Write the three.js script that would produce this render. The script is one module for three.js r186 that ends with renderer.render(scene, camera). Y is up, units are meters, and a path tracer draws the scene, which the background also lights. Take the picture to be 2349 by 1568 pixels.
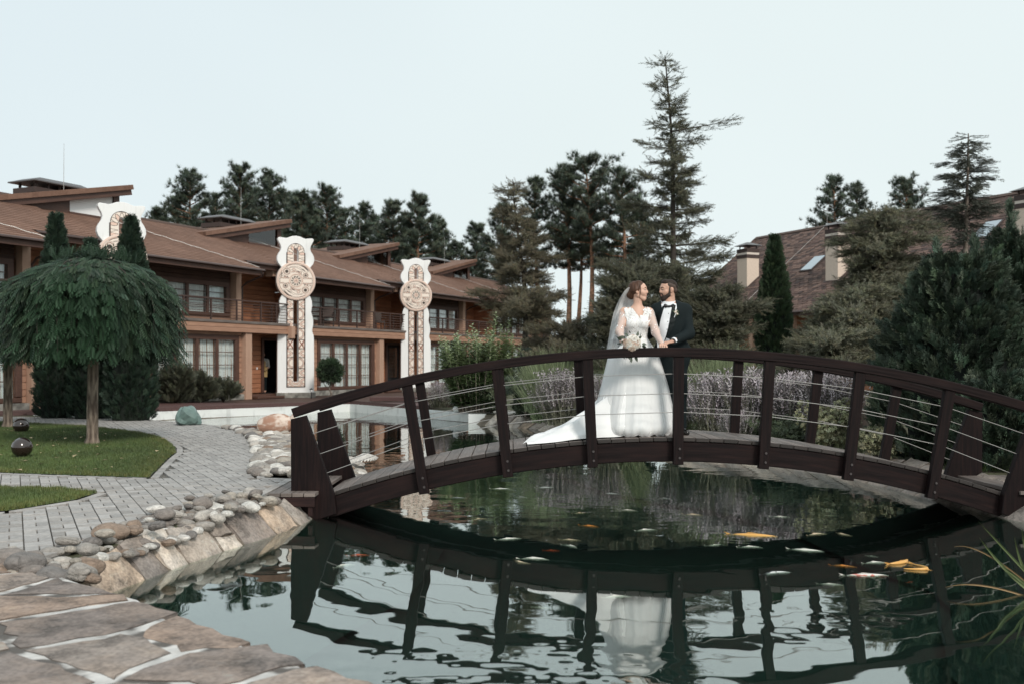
import * as THREE from 'three';
import { mergeGeometries, mergeVertices } from 'three/addons/utils/BufferGeometryUtils.js';
import { RoundedBoxGeometry } from 'three/addons/geometries/RoundedBoxGeometry.js';
import { MarchingCubes } from 'three/addons/objects/MarchingCubes.js';

// ---------------------------------------------------------------- camera, sky, sun, exposure
const scene = new THREE.Scene();
const EYE = 1.38, FOC = 2284;                       // eye height in metres; focal length for a picture 2349 wide
const camera = new THREE.PerspectiveCamera(2 * Math.atan(784 / FOC) * 180 / Math.PI, 1024 / 683, 0.1, 2000);
camera.position.set(0, EYE, 0);
camera.setViewOffset(2349, 1568, 0, -50, 2349, 1568);  // lens shift: verticals stay upright
camera.focus = 11.3; camera.userData.fStop = 2.4;
scene.add(camera);

const SUN = new THREE.Vector3(0.36, 0.60, 0.71).normalize();
function CLOUD(a, e) { return 0.5 + 0.25 * Math.sin(a * 7 + 3 * Math.sin(e * 9 + a * 2)) + 0.25 * Math.sin(e * 23 + 2 * Math.sin(a * 11 + e * 5)); }
{
  const w = 512, h = 256, data = new Float32Array(w * h * 4);
  const ax = new THREE.Vector3(-0.66, 0.52, -0.55).normalize(), p = new THREE.Vector3();
  for (let j = 0; j < h; j++) for (let i = 0; i < w; i++) {
    const up = ((j + 0.5) / h - 0.5) * Math.PI, ro = ((i + 0.5) / w - 0.5) * 2 * Math.PI;
    p.set(Math.cos(up) * Math.cos(ro), Math.sin(up), Math.cos(up) * Math.sin(ro));
    const e = Math.max(0, p.y), z = Math.pow(e, 0.75);
    const blue = THREE.MathUtils.smoothstep(p.dot(ax), 0.55, 1.0);
    let c = [0.828 - 0.05 * z, 0.918 - 0.04 * z, 0.916 - 0.01 * z];
    c = [c[0] - 0.06 * blue, c[1] - 0.05 * blue, c[2] - 0.015 * blue];
    const cl = 1 + 0.028 * (CLOUD(ro, up) - 0.5); c = c.map((q) => q * cl);
    const g = Math.max(0, p.dot(SUN)); const glow = 0.35 * Math.pow(g, 6);
    const k = p.y < 0 ? 0.55 : 1;
    const o = (j * w + i) * 4;
    data[o] = (c[0] + glow) * k; data[o + 1] = (c[1] + glow * 0.95) * k; data[o + 2] = (c[2] + glow * 0.85) * k; data[o + 3] = 1;
  }
  const t = new THREE.DataTexture(data, w, h, THREE.RGBAFormat, THREE.FloatType);
  t.mapping = THREE.EquirectangularReflectionMapping; t.magFilter = THREE.LinearFilter; t.minFilter = THREE.LinearFilter; t.needsUpdate = true;
  scene.background = t; scene.environment = t;
}
const sun = new THREE.DirectionalLight(new THREE.Color(1.0, 0.93, 0.84), 2.3);
sun.position.copy(SUN).multiplyScalar(80).add(new THREE.Vector3(0, 0, -25)); sun.target.position.set(0, 0, -25);
sun.castShadow = true; sun.shadow.radius = 26; sun.shadow.mapSize.set(4096, 4096);
Object.assign(sun.shadow.camera, { left: -45, right: 45, top: 45, bottom: -45, near: 1, far: 200 });
sun.name = 'sun'; scene.add(sun, sun.target);
const EXPOSURE = 1.0;

// ---------------------------------------------------------------- helpers
const V = (x, y, z) => new THREE.Vector3(x, y, z);
const P = (px, py, d) => V((px - 1174.5) * d / FOC, EYE + (834 - py) * d / FOC, -d);       // photo position + distance -> point
const PX = (px, d) => (px - 1174.5) * d / FOC;
const PY = (py, d) => EYE + (834 - py) * d / FOC;
function rng(a) { return () => { a = (a + 0x6d2b79f5) | 0; let t = Math.imul(a ^ (a >>> 15), 1 | a); t = (t + Math.imul(t ^ (t >>> 7), 61 | t)) ^ t; return ((t ^ (t >>> 14)) >>> 0) / 4294967296; }; }
let R = rng(7);
const rr = (a, b) => a + (b - a) * R();
const gs = () => (R() + R() + R() - 1.5) / 1.5;
const lerp = THREE.MathUtils.lerp, clamp = THREE.MathUtils.clamp, sstep = THREE.MathUtils.smoothstep;
const used = {};
function numbered(n) { if (!(n in used)) { used[n] = 0; return n; } used[n]++; return n + '_' + String(used[n]).padStart(3, '0'); }
function shadow(m) { m.castShadow = true; m.receiveShadow = true; return m; }
function tag(o, label, category, group) { o.userData.label = label; if (category) o.userData.category = category; if (group) o.userData.group = group; return o; }
function thing(name, label, category, pos = [0, 0, 0], ry = 0, group) {
  const o = new THREE.Group(); o.name = numbered(name); o.position.set(...pos); o.rotation.y = ry; scene.add(o);
  return tag(o, label, category, group);
}
function mesh(name, g, mat, parent) { const m = shadow(new THREE.Mesh(g, mat)); m.name = name; parent.add(m); return m; }
function part(name, parent) { const g = new THREE.Group(); g.name = name; parent.add(g); return g; }
function struct(name, g, mat) { const m = mesh(numbered(name), g, mat, scene); m.userData.kind = 'structure'; return m; }
function stuffPart(name, g, mat, parent) { const m = mesh(name, g, mat, parent); m.userData.kind = 'stuff'; return m; }

function flat(g) { // non indexed, position normal uv only
  g = g.index ? g.toNonIndexed() : g;
  if (!g.attributes.normal) g.computeVertexNormals();
  for (const k of Object.keys(g.attributes)) if (!['position', 'normal', 'uv'].includes(k)) g.deleteAttribute(k);
  if (!g.attributes.uv) g.setAttribute('uv', new THREE.BufferAttribute(new Float32Array(g.attributes.position.count * 2), 2));
  g.morphAttributes = {}; g.clearGroups();
  return g;
}
const merge = (l) => mergeGeometries(l.map(flat));
const TMP = new THREE.Matrix4();
function mv(g, x = 0, y = 0, z = 0, rx = 0, ry = 0, rz = 0) {
  TMP.makeRotationFromEuler(new THREE.Euler(rx, ry, rz, 'YXZ')); TMP.setPosition(x, y, z); g.applyMatrix4(TMP); return g;
}
const box = (w, h, d, x, y, z, ry = 0, rx = 0, rz = 0) => mv(flat(new THREE.BoxGeometry(w, h, d)), x, y, z, rx, ry, rz);
const cham = (w, h, d, c, x = 0, y = 0, z = 0, ry = 0, rx = 0, rz = 0) => mv(flat(new RoundedBoxGeometry(w, h, d, 1, c)), x, y, z, rx, ry, rz);
// uv in metres from the dominant axis of the normal; grain: which axis the texture's u runs along
function muv(g, s = 1, grain = 'x', ou = 0, ov = 0) {
  g = flat(g); const p = g.attributes.position, n = g.attributes.normal, uv = g.attributes.uv;
  for (let i = 0; i < p.count; i++) {
    const ax = Math.abs(n.getX(i)), ay = Math.abs(n.getY(i)), az = Math.abs(n.getZ(i));
    let q = ax > ay && ax > az ? { y: p.getY(i), z: p.getZ(i) } : ay > az ? { x: p.getX(i), z: p.getZ(i) } : { x: p.getX(i), y: p.getY(i) };
    let u, v; const ks = Object.keys(q);
    if (ks.includes(grain)) { u = q[grain]; v = q[ks.find((k) => k !== grain)]; } else { u = q[ks[0]]; v = q[ks[1]]; }
    uv.setXY(i, u * s + ou, v * s + ov);
  }
  return g;
}
// tapered tube through points
function limb(pts, r0, r1, sides = 6, cap = false, rfn = null) {
  const pos = [], nor = [], uv = [], idx = [], n = pts.length, t = V(), a = V(), b = V(); let len = 0;
  const ref = V(0.31, 0.2, 0.93).normalize();
  for (let i = 0; i < n; i++) {
    t.subVectors(pts[Math.min(i + 1, n - 1)], pts[Math.max(i - 1, 0)]).normalize();
    if (i) len += pts[i].distanceTo(pts[i - 1]);
    a.crossVectors(t, Math.abs(t.dot(ref)) > 0.95 ? V(1, 0, 0) : ref).normalize(); b.crossVectors(t, a).normalize();
    const f = i / (n - 1), r = rfn ? rfn(f) : lerp(r0, r1, f);
    for (let k = 0; k <= sides; k++) {
      const th = k / sides * Math.PI * 2, c = Math.cos(th), s = Math.sin(th);
      const nx = a.x * c + b.x * s, ny = a.y * c + b.y * s, nz = a.z * c + b.z * s;
      pos.push(pts[i].x + nx * r, pts[i].y + ny * r, pts[i].z + nz * r); nor.push(nx, ny, nz); uv.push(k / sides * Math.max(1, Math.round(r0 * 6.3 * 2)) * 0.5, len);
    }
  }
  for (let i = 0; i < n - 1; i++) for (let k = 0; k < sides; k++) { const q = i * (sides + 1) + k; idx.push(q, q + 1, q + sides + 1, q + 1, q + sides + 2, q + sides + 1); }
  if (cap) for (const e of [0, n - 1]) { const c = pos.length / 3; pos.push(pts[e].x, pts[e].y, pts[e].z); const tt = e ? t : V().subVectors(pts[0], pts[1]).normalize(); nor.push(tt.x, tt.y, tt.z); uv.push(0, 0); for (let k = 0; k < sides; k++) { const q = e * (sides + 1) + k; idx.push(c, q, q + 1); } }
  const g = new THREE.BufferGeometry(); g.setAttribute('position', new THREE.Float32BufferAttribute(pos, 3)); g.setAttribute('normal', new THREE.Float32BufferAttribute(nor, 3)); g.setAttribute('uv', new THREE.Float32BufferAttribute(uv, 2)); g.setIndex(idx);
  return flat(g);
}
// parametric grid surface f(u,v)->Vector3
function grid(nu, nv, f, uvf) {
  const pos = [], uv = [], idx = [];
  for (let j = 0; j <= nv; j++) for (let i = 0; i <= nu; i++) { const p = f(i / nu, j / nv); pos.push(p.x, p.y, p.z); const q = uvf ? uvf(i / nu, j / nv, p) : [i / nu, j / nv]; uv.push(q[0], q[1]); }
  for (let j = 0; j < nv; j++) for (let i = 0; i < nu; i++) { const q = j * (nu + 1) + i; idx.push(q, q + 1, q + nu + 1, q + 1, q + nu + 2, q + nu + 1); }
  const g = new THREE.BufferGeometry(); g.setAttribute('position', new THREE.Float32BufferAttribute(pos, 3)); g.setAttribute('uv', new THREE.Float32BufferAttribute(uv, 2)); g.setIndex(idx); g.computeVertexNormals();
  return g;
}
function tris(pos) { const g = new THREE.BufferGeometry(); g.setAttribute('position', new THREE.Float32BufferAttribute(pos, 3)); g.setAttribute('uv', new THREE.Float32BufferAttribute(new Float32Array(pos.length / 3 * 2), 2)); g.computeVertexNormals(); return g; }
function poly2(pts, y, hole) { // flat sheet, pts [x, d]; y up
  const s = new THREE.Shape(pts.map(([x, d]) => new THREE.Vector2(x, d)));
  if (hole) s.holes.push(new THREE.Path(hole.map(([x, d]) => new THREE.Vector2(x, d))));
  const g = new THREE.ShapeGeometry(s); g.rotateX(-Math.PI / 2); g.translate(0, y, 0);
  const p = g.attributes.position, uv = g.attributes.uv, n = g.attributes.normal; for (let i = 0; i < p.count; i++) { uv.setXY(i, p.getX(i), p.getZ(i)); n.setXYZ(i, 0, 1, 0); }
  return flat(g);
}
function inPoly(x, y, pts) { let c = false; for (let i = 0, j = pts.length - 1; i < pts.length; j = i++) { const [a, b] = pts[i], [e, f] = pts[j]; if (b > y !== f > y && x < (e - a) * (y - b) / (f - b) + a) c = !c; } return c; }
function segDist(x, y, a, b) { const dx = b[0] - a[0], dy = b[1] - a[1], t = clamp(((x - a[0]) * dx + (y - a[1]) * dy) / (dx * dx + dy * dy), 0, 1); return Math.hypot(x - a[0] - dx * t, y - a[1] - dy * t); }
function edgeDist(x, y, pts) { let m = 1e9; for (let i = 0; i < pts.length; i++) m = Math.min(m, segDist(x, y, pts[i], pts[(i + 1) % pts.length])); return m; }

// periodic noise and computed textures
const PERM = (() => { const r = rng(99), a = []; for (let i = 0; i < 65536; i++) a.push(r()); return a; })();
function vnoise(x, y, px, py, s = 0) {
  const ix = Math.floor(x), iy = Math.floor(y), fx = x - ix, fy = y - iy, u = fx * fx * (3 - 2 * fx), v = fy * fy * (3 - 2 * fy);
  const h = (i, j) => PERM[((((i % px) + px) % px) * 131 + (((j % py) + py) % py) * 7919 + s * 3571) & 65535];
  return lerp(lerp(h(ix, iy), h(ix + 1, iy), u), lerp(h(ix, iy + 1), h(ix + 1, iy + 1), u), v);
}
function fbm(u, v, fx, fy, oct = 4, s = 0) { let a = 0, w = 0.5, t = 0; for (let o = 0; o < oct; o++) { a += w * vnoise(u * fx, v * fy, fx, fy, s + o); t += w; w *= 0.5; fx *= 2; fy *= 2; } return a / t; }
const toB = (c) => { c = clamp(c, 0, 1); return Math.round(255 * (c <= 0.0031308 ? c * 12.92 : 1.055 * Math.pow(c, 1 / 2.4) - 0.055)); };
function ctex(w, h, fn) {
  const d = new Uint8Array(w * h * 4); for (let j = 0; j < h; j++) for (let i = 0; i < w; i++) { const c = fn((i + 0.5) / w, (j + 0.5) / h), o = (j * w + i) * 4; d[o] = toB(c[0]); d[o + 1] = toB(c[1]); d[o + 2] = toB(c[2]); d[o + 3] = 255; }
  const t = new THREE.DataTexture(d, w, h); t.colorSpace = THREE.SRGBColorSpace; return tset(t);
}
function gtex(w, h, fn) { const d = new Float32Array(w * h * 4); for (let j = 0; j < h; j++) for (let i = 0; i < w; i++) { const c = fn((i + 0.5) / w, (j + 0.5) / h), o = (j * w + i) * 4; d[o] = d[o + 1] = d[o + 2] = c; d[o + 3] = 1; } return tset(new THREE.DataTexture(d, w, h, THREE.RGBAFormat, THREE.FloatType)); }
function tset(t) { t.wrapS = t.wrapT = THREE.RepeatWrapping; t.magFilter = t.minFilter = THREE.LinearFilter; t.needsUpdate = true; return t; }
const scale3 = (c, k) => [c[0] * k, c[1] * k, c[2] * k], mix3 = (a, b, t) => [lerp(a[0], b[0], t), lerp(a[1], b[1], t), lerp(a[2], b[2], t)];
function std(c, o = {}) { const m = new THREE.MeshStandardMaterial({ roughness: 0.75, ...o }); m.color.setRGB(...c); return m; }
function phys(c, o = {}) { const m = new THREE.MeshPhysicalMaterial({ roughness: 0.75, ...o }); m.color.setRGB(...c); return m; }

// instanced clumps
const QY = V(0, 1, 0), q1 = new THREE.Quaternion(), q2 = new THREE.Quaternion();
function mtx(pos, dir, roll, s) { const q = new THREE.Quaternion().setFromUnitVectors(QY, dir); q2.setFromAxisAngle(QY, roll); q.multiply(q2); return new THREE.Matrix4().compose(pos, q, typeof s === 'number' ? V(s, s, s) : s); }
function inst(name, g, mat, mats, cols, parent) {
  const m = shadow(new THREE.InstancedMesh(g, mat, mats.length)); m.name = name; const c = new THREE.Color();
  mats.forEach((x, i) => { m.setMatrixAt(i, x); const k = cols ? cols[i] : 1; if (typeof k === 'number') c.setRGB(k, k, k); else c.setRGB(...k); m.setColorAt(i, c); });
  m.userData.kind = 'stuff'; parent.add(m); return m;
}
// ---------------------------------------------------------------- materials
function woodTex(base, dark, streak = 1, size = 512) { // grain runs along u
  return ctex(size, size, (u, v) => { const g = fbm(u, v, 3, 48, 4, 11), b = fbm(u, v, 2, 3, 3, 5), f = fbm(u, v, 6, 128, 2, 21); let t = clamp((g * 0.6 + f * 0.4 - 0.35) * 1.6 * streak + (b - 0.5) * 0.6, 0, 1); return mix3(dark, base, t); });
}
const bumpGrain = gtex(256, 256, (u, v) => fbm(u, v, 3, 40, 3, 31));
const bumpFine = gtex(512, 512, (u, v) => fbm(u, v, 24, 24, 5, 41));
const bumpCoarse = gtex(512, 512, (u, v) => fbm(u, v, 5, 5, 7, 51));
const roughNoise = gtex(256, 256, (u, v) => 0.55 + 0.4 * fbm(u, v, 6, 6, 4, 61));
const rep = (t, x, y) => { const c = t.clone(); c.repeat.set(x, y); c.needsUpdate = true; return c; };
const M = {};
M.bridge = phys([0.36, 0.32, 0.335], { specularIntensity: 0.3, map: woodTex([0.050, 0.027, 0.024], [0.015, 0.009, 0.010], 1.3), bumpMap: bumpGrain, bumpScale: 0.002, roughness: 0.62 });
M.bridgeEdge = phys([0.5, 0.48, 0.5], { specularIntensity: 0.3, map: woodTex([0.075, 0.040, 0.034], [0.035, 0.02, 0.02]), bumpMap: bumpGrain, bumpScale: 0.002, roughness: 0.6 });
const plankTex = woodTex([0.30, 0.265, 0.245], [0.15, 0.125, 0.115]);
M.plank = [0.68, 0.8, 0.9, 1.0].map((k) => std([k, k * 0.97, k * 0.95], { vertexColors: true, map: plankTex, bumpMap: bumpGrain, bumpScale: 0.003, roughness: 0.6 }));
M.cable = std([0.30, 0.29, 0.28], { metalness: 0.3, roughness: 0.5 });
M.steel = std([0.06, 0.05, 0.05], { metalness: 0.3, roughness: 0.5 });
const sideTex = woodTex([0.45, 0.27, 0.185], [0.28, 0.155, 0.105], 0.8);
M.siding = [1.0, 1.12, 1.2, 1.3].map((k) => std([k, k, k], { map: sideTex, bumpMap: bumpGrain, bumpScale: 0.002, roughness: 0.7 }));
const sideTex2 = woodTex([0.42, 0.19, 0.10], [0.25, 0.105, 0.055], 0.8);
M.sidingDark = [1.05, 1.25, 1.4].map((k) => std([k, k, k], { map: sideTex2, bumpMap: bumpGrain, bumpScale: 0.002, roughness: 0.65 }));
M.beam = std([1, 1, 1], { map: woodTex([0.54, 0.36, 0.265], [0.40, 0.25, 0.18], 0.6), bumpMap: bumpGrain, bumpScale: 0.002, roughness: 0.75 });
M.frame = std([1, 1, 1], { map: woodTex([0.125, 0.062, 0.042], [0.07, 0.034, 0.025]), roughness: 0.55 });
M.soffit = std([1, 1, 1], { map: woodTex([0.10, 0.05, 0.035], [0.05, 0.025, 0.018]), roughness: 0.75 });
M.gutter = std([0.055, 0.030, 0.024], { roughness: 0.4 });
M.deck = [0.85, 1, 1.15].map((k) => std([k, k, k], { map: woodTex([0.135, 0.068, 0.062], [0.075, 0.038, 0.036], 1, 256), roughness: 0.65 }));
const roofTex = (a, b, cols, rows, stag) => ctex(1024, 1024, (u, v) => { const r = Math.floor(v * rows), cc = u * cols + (r % 2) * 0.5 + PERM[(r * 91) & 65535] * stag, c = Math.floor(cc), h = PERM[(((c % cols) + cols) % cols * 577 + r * 1933) & 65535], g = fbm(u, v, 96, 96, 2, 71), w = fbm(u, v, 4, 4, 3, 81); return mix3(a, b, clamp(h * 0.45 + g * 0.45 + (w - 0.5) * 0.8, 0, 1)); });
M.roof = std([1, 1, 1], { map: rep(roofTex([0.120, 0.063, 0.043], [0.215, 0.122, 0.087], 24, 24, 0.6), 1 / 6, 1 / 6), bumpMap: rep(bumpFine, 0.5, 0.5), bumpScale: 0.004, roughness: 0.9 });
M.shingle = [[0.078, 0.050, 0.042], [0.125, 0.079, 0.064], [0.100, 0.061, 0.052], [0.155, 0.098, 0.080], [0.055, 0.037, 0.033]].map((c) => std(c, { bumpMap: rep(bumpFine, 2, 2), bumpScale: 0.003, roughness: 0.92 }));
M.ridge = std([0.085, 0.055, 0.045], { roughness: 0.9 });
M.bark1 = std([1, 1, 1], { map: ctex(256, 512, (u, v) => { const g = fbm(u, v, 14, 6, 4, 91), c = fbm(u, v, 3, 3, 3, 95); return mix3([0.09, 0.065, 0.05], [0.36, 0.29, 0.23], clamp((g - 0.3) * 2 * (0.5 + c), 0, 1)); }), bumpMap: gtex(256, 512, (u, v) => fbm(u, v, 14, 6, 4, 91)), bumpScale: 0.02, roughness: 0.9 });
M.barkPine = std([1, 1, 1], { map: ctex(128, 256, (u, v) => { const g = fbm(u, v, 6, 12, 4, 101); return mix3([0.16, 0.08, 0.05], [0.44, 0.24, 0.15], clamp((g - 0.3) * 2, 0, 1)); }), roughness: 0.9 });
M.barkDark = std([0.045, 0.035, 0.03], { roughness: 0.9 });
M.barkGrey = std([1, 1, 1], { map: ctex(128, 256, (u, v) => { const g = fbm(u, v, 5, 16, 4, 105); return mix3([0.09, 0.07, 0.055], [0.24, 0.20, 0.17], clamp((g - 0.3) * 2, 0, 1)); }), roughness: 0.9 });
M.plaster = std([1, 1, 1], { map: ctex(512, 512, (u, v) => { const s = fbm(u, v, 5, 2, 4, 111), d = fbm(u, v, 40, 6, 3, 115); const k = 0.80 - 0.10 * sstep(s, 0.55, 0.8) - 0.05 * sstep(d, 0.6, 0.8); return [k, k * 1.0, k * 0.995]; }), bumpMap: rep(bumpFine, 1, 1), bumpScale: 0.002, roughness: 0.8 });
M.plasterPool = std([1, 1, 1], { map: ctex(1024, 256, (u, v) => { const d = fbm(u, v, 60, 3, 4, 121), b = fbm(u, v, 8, 4, 4, 125); let k = 0.70 - 0.12 * sstep(d, 0.5, 0.8) - 0.08 * sstep(b, 0.5, 0.8); k *= lerp(0.55, 1, sstep(v + (b - 0.5) * 0.2, 0.02, 0.22)); return [k * 0.98, k, k * 0.99]; }), roughness: 0.8 });
M.concrete = std([1, 1, 1], { map: ctex(256, 256, (u, v) => { const k = 0.27 + 0.16 * (fbm(u, v, 8, 8, 5, 131) - 0.5) * 2; return [k, k * 0.98, k * 0.93]; }), bumpMap: rep(bumpFine, 2, 2), bumpScale: 0.004, roughness: 0.9 });
M.plinth = std([1, 1, 1], { map: ctex(256, 256, (u, v) => { const k = 0.2 + 0.2 * (fbm(u, v, 5, 5, 5, 135) - 0.5) * 2; return [k * 1.05, k, k * 0.9]; }), bumpMap: rep(bumpCoarse, 1, 1), bumpScale: 0.01, roughness: 0.9 });
M.soil = std([1, 1, 1], { map: ctex(512, 512, (u, v) => { const a = fbm(u, v, 20, 20, 5, 141), b = fbm(u, v, 3, 3, 3, 145); return mix3(mix3([0.035, 0.03, 0.02], [0.11, 0.085, 0.055], a), [0.05, 0.065, 0.025], sstep(b, 0.45, 0.65) * 0.6); }), bumpMap: bumpFine, bumpScale: 0.02, roughness: 0.95 });
M.turf = std([1, 1, 1], { map: ctex(512, 512, (u, v) => { const a = fbm(u, v, 60, 60, 3, 151), b = fbm(u, v, 3, 3, 4, 155); return mix3([0.04, 0.065, 0.022], [0.085, 0.115, 0.04], clamp(a * 0.7 + b * 0.5 - 0.1, 0, 1)); }), roughness: 0.95 });
M.grit = std([1, 1, 1], { map: ctex(256, 256, (u, v) => { const a = fbm(u, v, 40, 40, 3, 161); return mix3([0.07, 0.065, 0.055], [0.17, 0.16, 0.145], a); }), roughness: 0.95 });
M.bed = std([1, 1, 1], { map: rep(ctex(512, 512, (u, v) => { const a = fbm(u, v, 6, 6, 5, 171); return mix3([0.003, 0.022, 0.020], [0.012, 0.050, 0.042], a); }), 0.25, 0.25), roughness: 0.9 });
M.bankStone = std([1, 1, 1], { map: rep(ctex(512, 512, (u, v) => { const a = fbm(u, v, 6, 6, 5, 175); return mix3([0.05, 0.045, 0.035], [0.20, 0.16, 0.12], a); }), 0.6, 0.6), bumpMap: bumpCoarse, bumpScale: 0.03, roughness: 0.85 });
const paverTex = ctex(512, 512, (u, v) => { const a = fbm(u, v, 40, 40, 4, 181), b = fbm(u, v, 4, 4, 4, 185); const k = 0.305 + 0.16 * (a - 0.5) + 0.16 * (b - 0.5); return [k * 1.05, k, k * 0.965]; });
M.paver = [0.9, 1.0, 1.08, 1.18].map((k, i) => std([k * (i % 2 ? 1 : 1.02), k, k * (i % 2 ? 1 : 0.98)], { map: paverTex, bumpMap: rep(bumpFine, 2, 2), bumpScale: 0.003, roughness: 0.85 }));
// natural stones: veined, several tones
const stoneTex = ctex(1024, 1024, (u, v) => { const a = fbm(u, v, 4, 5, 6, 191), b = fbm(u, v, 12, 14, 4, 195), vn = Math.abs(fbm(u, v, 5, 7, 5, 198) - 0.5); const hf = fbm(u, v, 60, 60, 3, 197); const k = 0.66 + 0.85 * (a - 0.5) + 0.55 * (b - 0.5) + 0.6 * (hf - 0.5); let c = mix3([k * 0.95, k * 0.88, k * 0.84], [k * 1.03, k * 0.91, k * 0.82], sstep(fbm(u, v, 3, 3, 4, 199), 0.45, 0.65)); return mix3(c, [0.95, 0.93, 0.9], (1 - sstep(vn, 0.004, 0.022)) * 0.34); });
M.flag = [[0.35, 0.315, 0.29], [0.29, 0.26, 0.245], [0.40, 0.35, 0.315], [0.26, 0.23, 0.215], [0.37, 0.30, 0.255]].map((c) => std(c, { map: stoneTex, bumpMap: rep(bumpCoarse, 1, 1), bumpScale: 0.022, roughness: 0.8 }));
M.slab = [[0.60, 0.57, 0.53], [0.47, 0.445, 0.415], [0.31, 0.29, 0.275], [0.58, 0.50, 0.42], [0.34, 0.31, 0.29], [0.68, 0.65, 0.60]].map((c) => std(c, { map: stoneTex, bumpMap: rep(bumpCoarse, 2, 2), bumpScale: 0.02, roughness: 0.8 }));
const pebTex = ctex(512, 512, (u, v) => { const a = fbm(u, v, 8, 8, 5, 201), vn = Math.abs(fbm(u, v, 6, 6, 5, 205) - 0.5); const k = 0.72 + 0.6 * (a - 0.5) + .35 * (fbm(u, v, 50, 50, 3, 207) - .5); return mix3([k, k * 0.97, k * 0.93], [0.98, 0.97, 0.95], (1 - sstep(vn, 0.005, 0.03)) * 0.45); });
M.pebble = [[0.56, 0.53, 0.50], [0.38, 0.355, 0.335], [0.27, 0.24, 0.225], [0.74, 0.73, 0.71], [0.32, 0.24, 0.19], [0.22, 0.205, 0.20], [0.46, 0.42, 0.375], [0.80, 0.78, 0.76]].map((c) => std(c, { map: pebTex, bumpMap: rep(bumpCoarse, 1, 1), bumpScale: 0.02, roughness: 0.75 }));
M.mortar = std([1, 1, 1], { map: ctex(256, 256, (u, v) => { const a = fbm(u, v, 10, 10, 5, 211); const w = sstep(fbm(u, v, 5, 5, 4, 215), 0.32, 0.50); return mix3([0.10, 0.088, 0.08], scale3([0.56, 0.54, 0.52], 0.6 + 0.7 * a), w); }), bumpMap: bumpFine, bumpScale: 0.012, roughness: 0.9 });
M.glass = phys([0.92, 0.95, 0.95], { transmission: 1, thickness: 0, roughness: 0.03, ior: 1.7 });
M.curtain = std([0.84, 0.84, 0.83], { roughness: 0.9 });
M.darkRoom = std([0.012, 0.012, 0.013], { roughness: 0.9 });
M.white = std([0.80, 0.80, 0.80], { roughness: 0.7 });
M.black = std([0.02, 0.02, 0.022], { roughness: 0.45 });
M.orb = phys([0.035, 0.022, 0.018], { roughness: 0.08, clearcoat: 1, clearcoatRoughness: 0.03, metalness: 0.35 });
M.railing = std([0.075, 0.045, 0.038], { roughness: 0.5, metalness: 0.2 });
M.wicker = std([0.05, 0.035, 0.03], { roughness: 0.7 });
M.chim = std([1, 1, 1], { map: ctex(256, 256, (u, v) => { const k = 0.95 + 0.1 * (fbm(u, v, 30, 30, 3, 221) - 0.5) * 2; return [0.66 * k, 0.545 * k, 0.455 * k]; }), bumpMap: rep(bumpFine, 1, 1), bumpScale: 0.006, roughness: 0.9 });
M.chimDark = std([0.05, 0.032, 0.028], { roughness: 0.7 });
M.chimBand = std([0.62, 0.55, 0.49], { roughness: 0.8 });
M.capMetal = std([0.13, 0.12, 0.12], { roughness: 0.45, metalness: 0.5 });
M.wire = std([0.45, 0.43, 0.41], { roughness: 0.4, metalness: 0.7 });
// foliage: base colours; copies vary
const leafMat = (c, rough = 0.65, o = {}) => std(c, { roughness: rough, side: THREE.DoubleSide, ...o });
M.pineLeaf = leafMat([0.095, 0.125, 0.092]);
M.larchLeaf = leafMat([0.125, 0.115, 0.075]);
M.larchDark = leafMat([0.092, 0.096, 0.062]);
M.larchGrey = leafMat([0.140, 0.146, 0.098]);
M.firLeaf = leafMat([0.055, 0.060, 0.045]);
M.thujaLeaf = leafMat([0.020, 0.042, 0.026]);
M.thujaLight = leafMat([0.034, 0.062, 0.030]);
M.cypLeaf = leafMat([0.042, 0.068, 0.047]);
M.weepLeaf = phys([0.027, 0.050, 0.031], { roughness: 0.5, specularIntensity: 0.45, side: THREE.DoubleSide });
M.juniper = leafMat([0.060, 0.068, 0.045]);
M.shrubLeaf = leafMat([0.185, 0.225, 0.135]);
M.hedgeLeaf = leafMat([0.055, 0.075, 0.040]);
M.lavender = leafMat([0.36, 0.325, 0.335]);
M.lavStem = leafMat([0.20, 0.20, 0.145]);
M.grassBlade = leafMat([0.075, 0.115, 0.035]);
M.iris = phys([0.095, 0.125, 0.05], { roughness: 0.5, side: THREE.DoubleSide });
M.dryLeaf = leafMat([0.42, 0.33, 0.2]); M.dryBlade = leafMat([0.24, 0.165, 0.085]);
M.water = phys([0.78, 0.85, 0.81], { transmission: 1, thickness: 0, roughness: 0.0, ior: 2.333 });
// ---------------------------------------------------------------- ground, pond, paths, lawns, terrace
const WATER_Y = -0.3;
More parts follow.
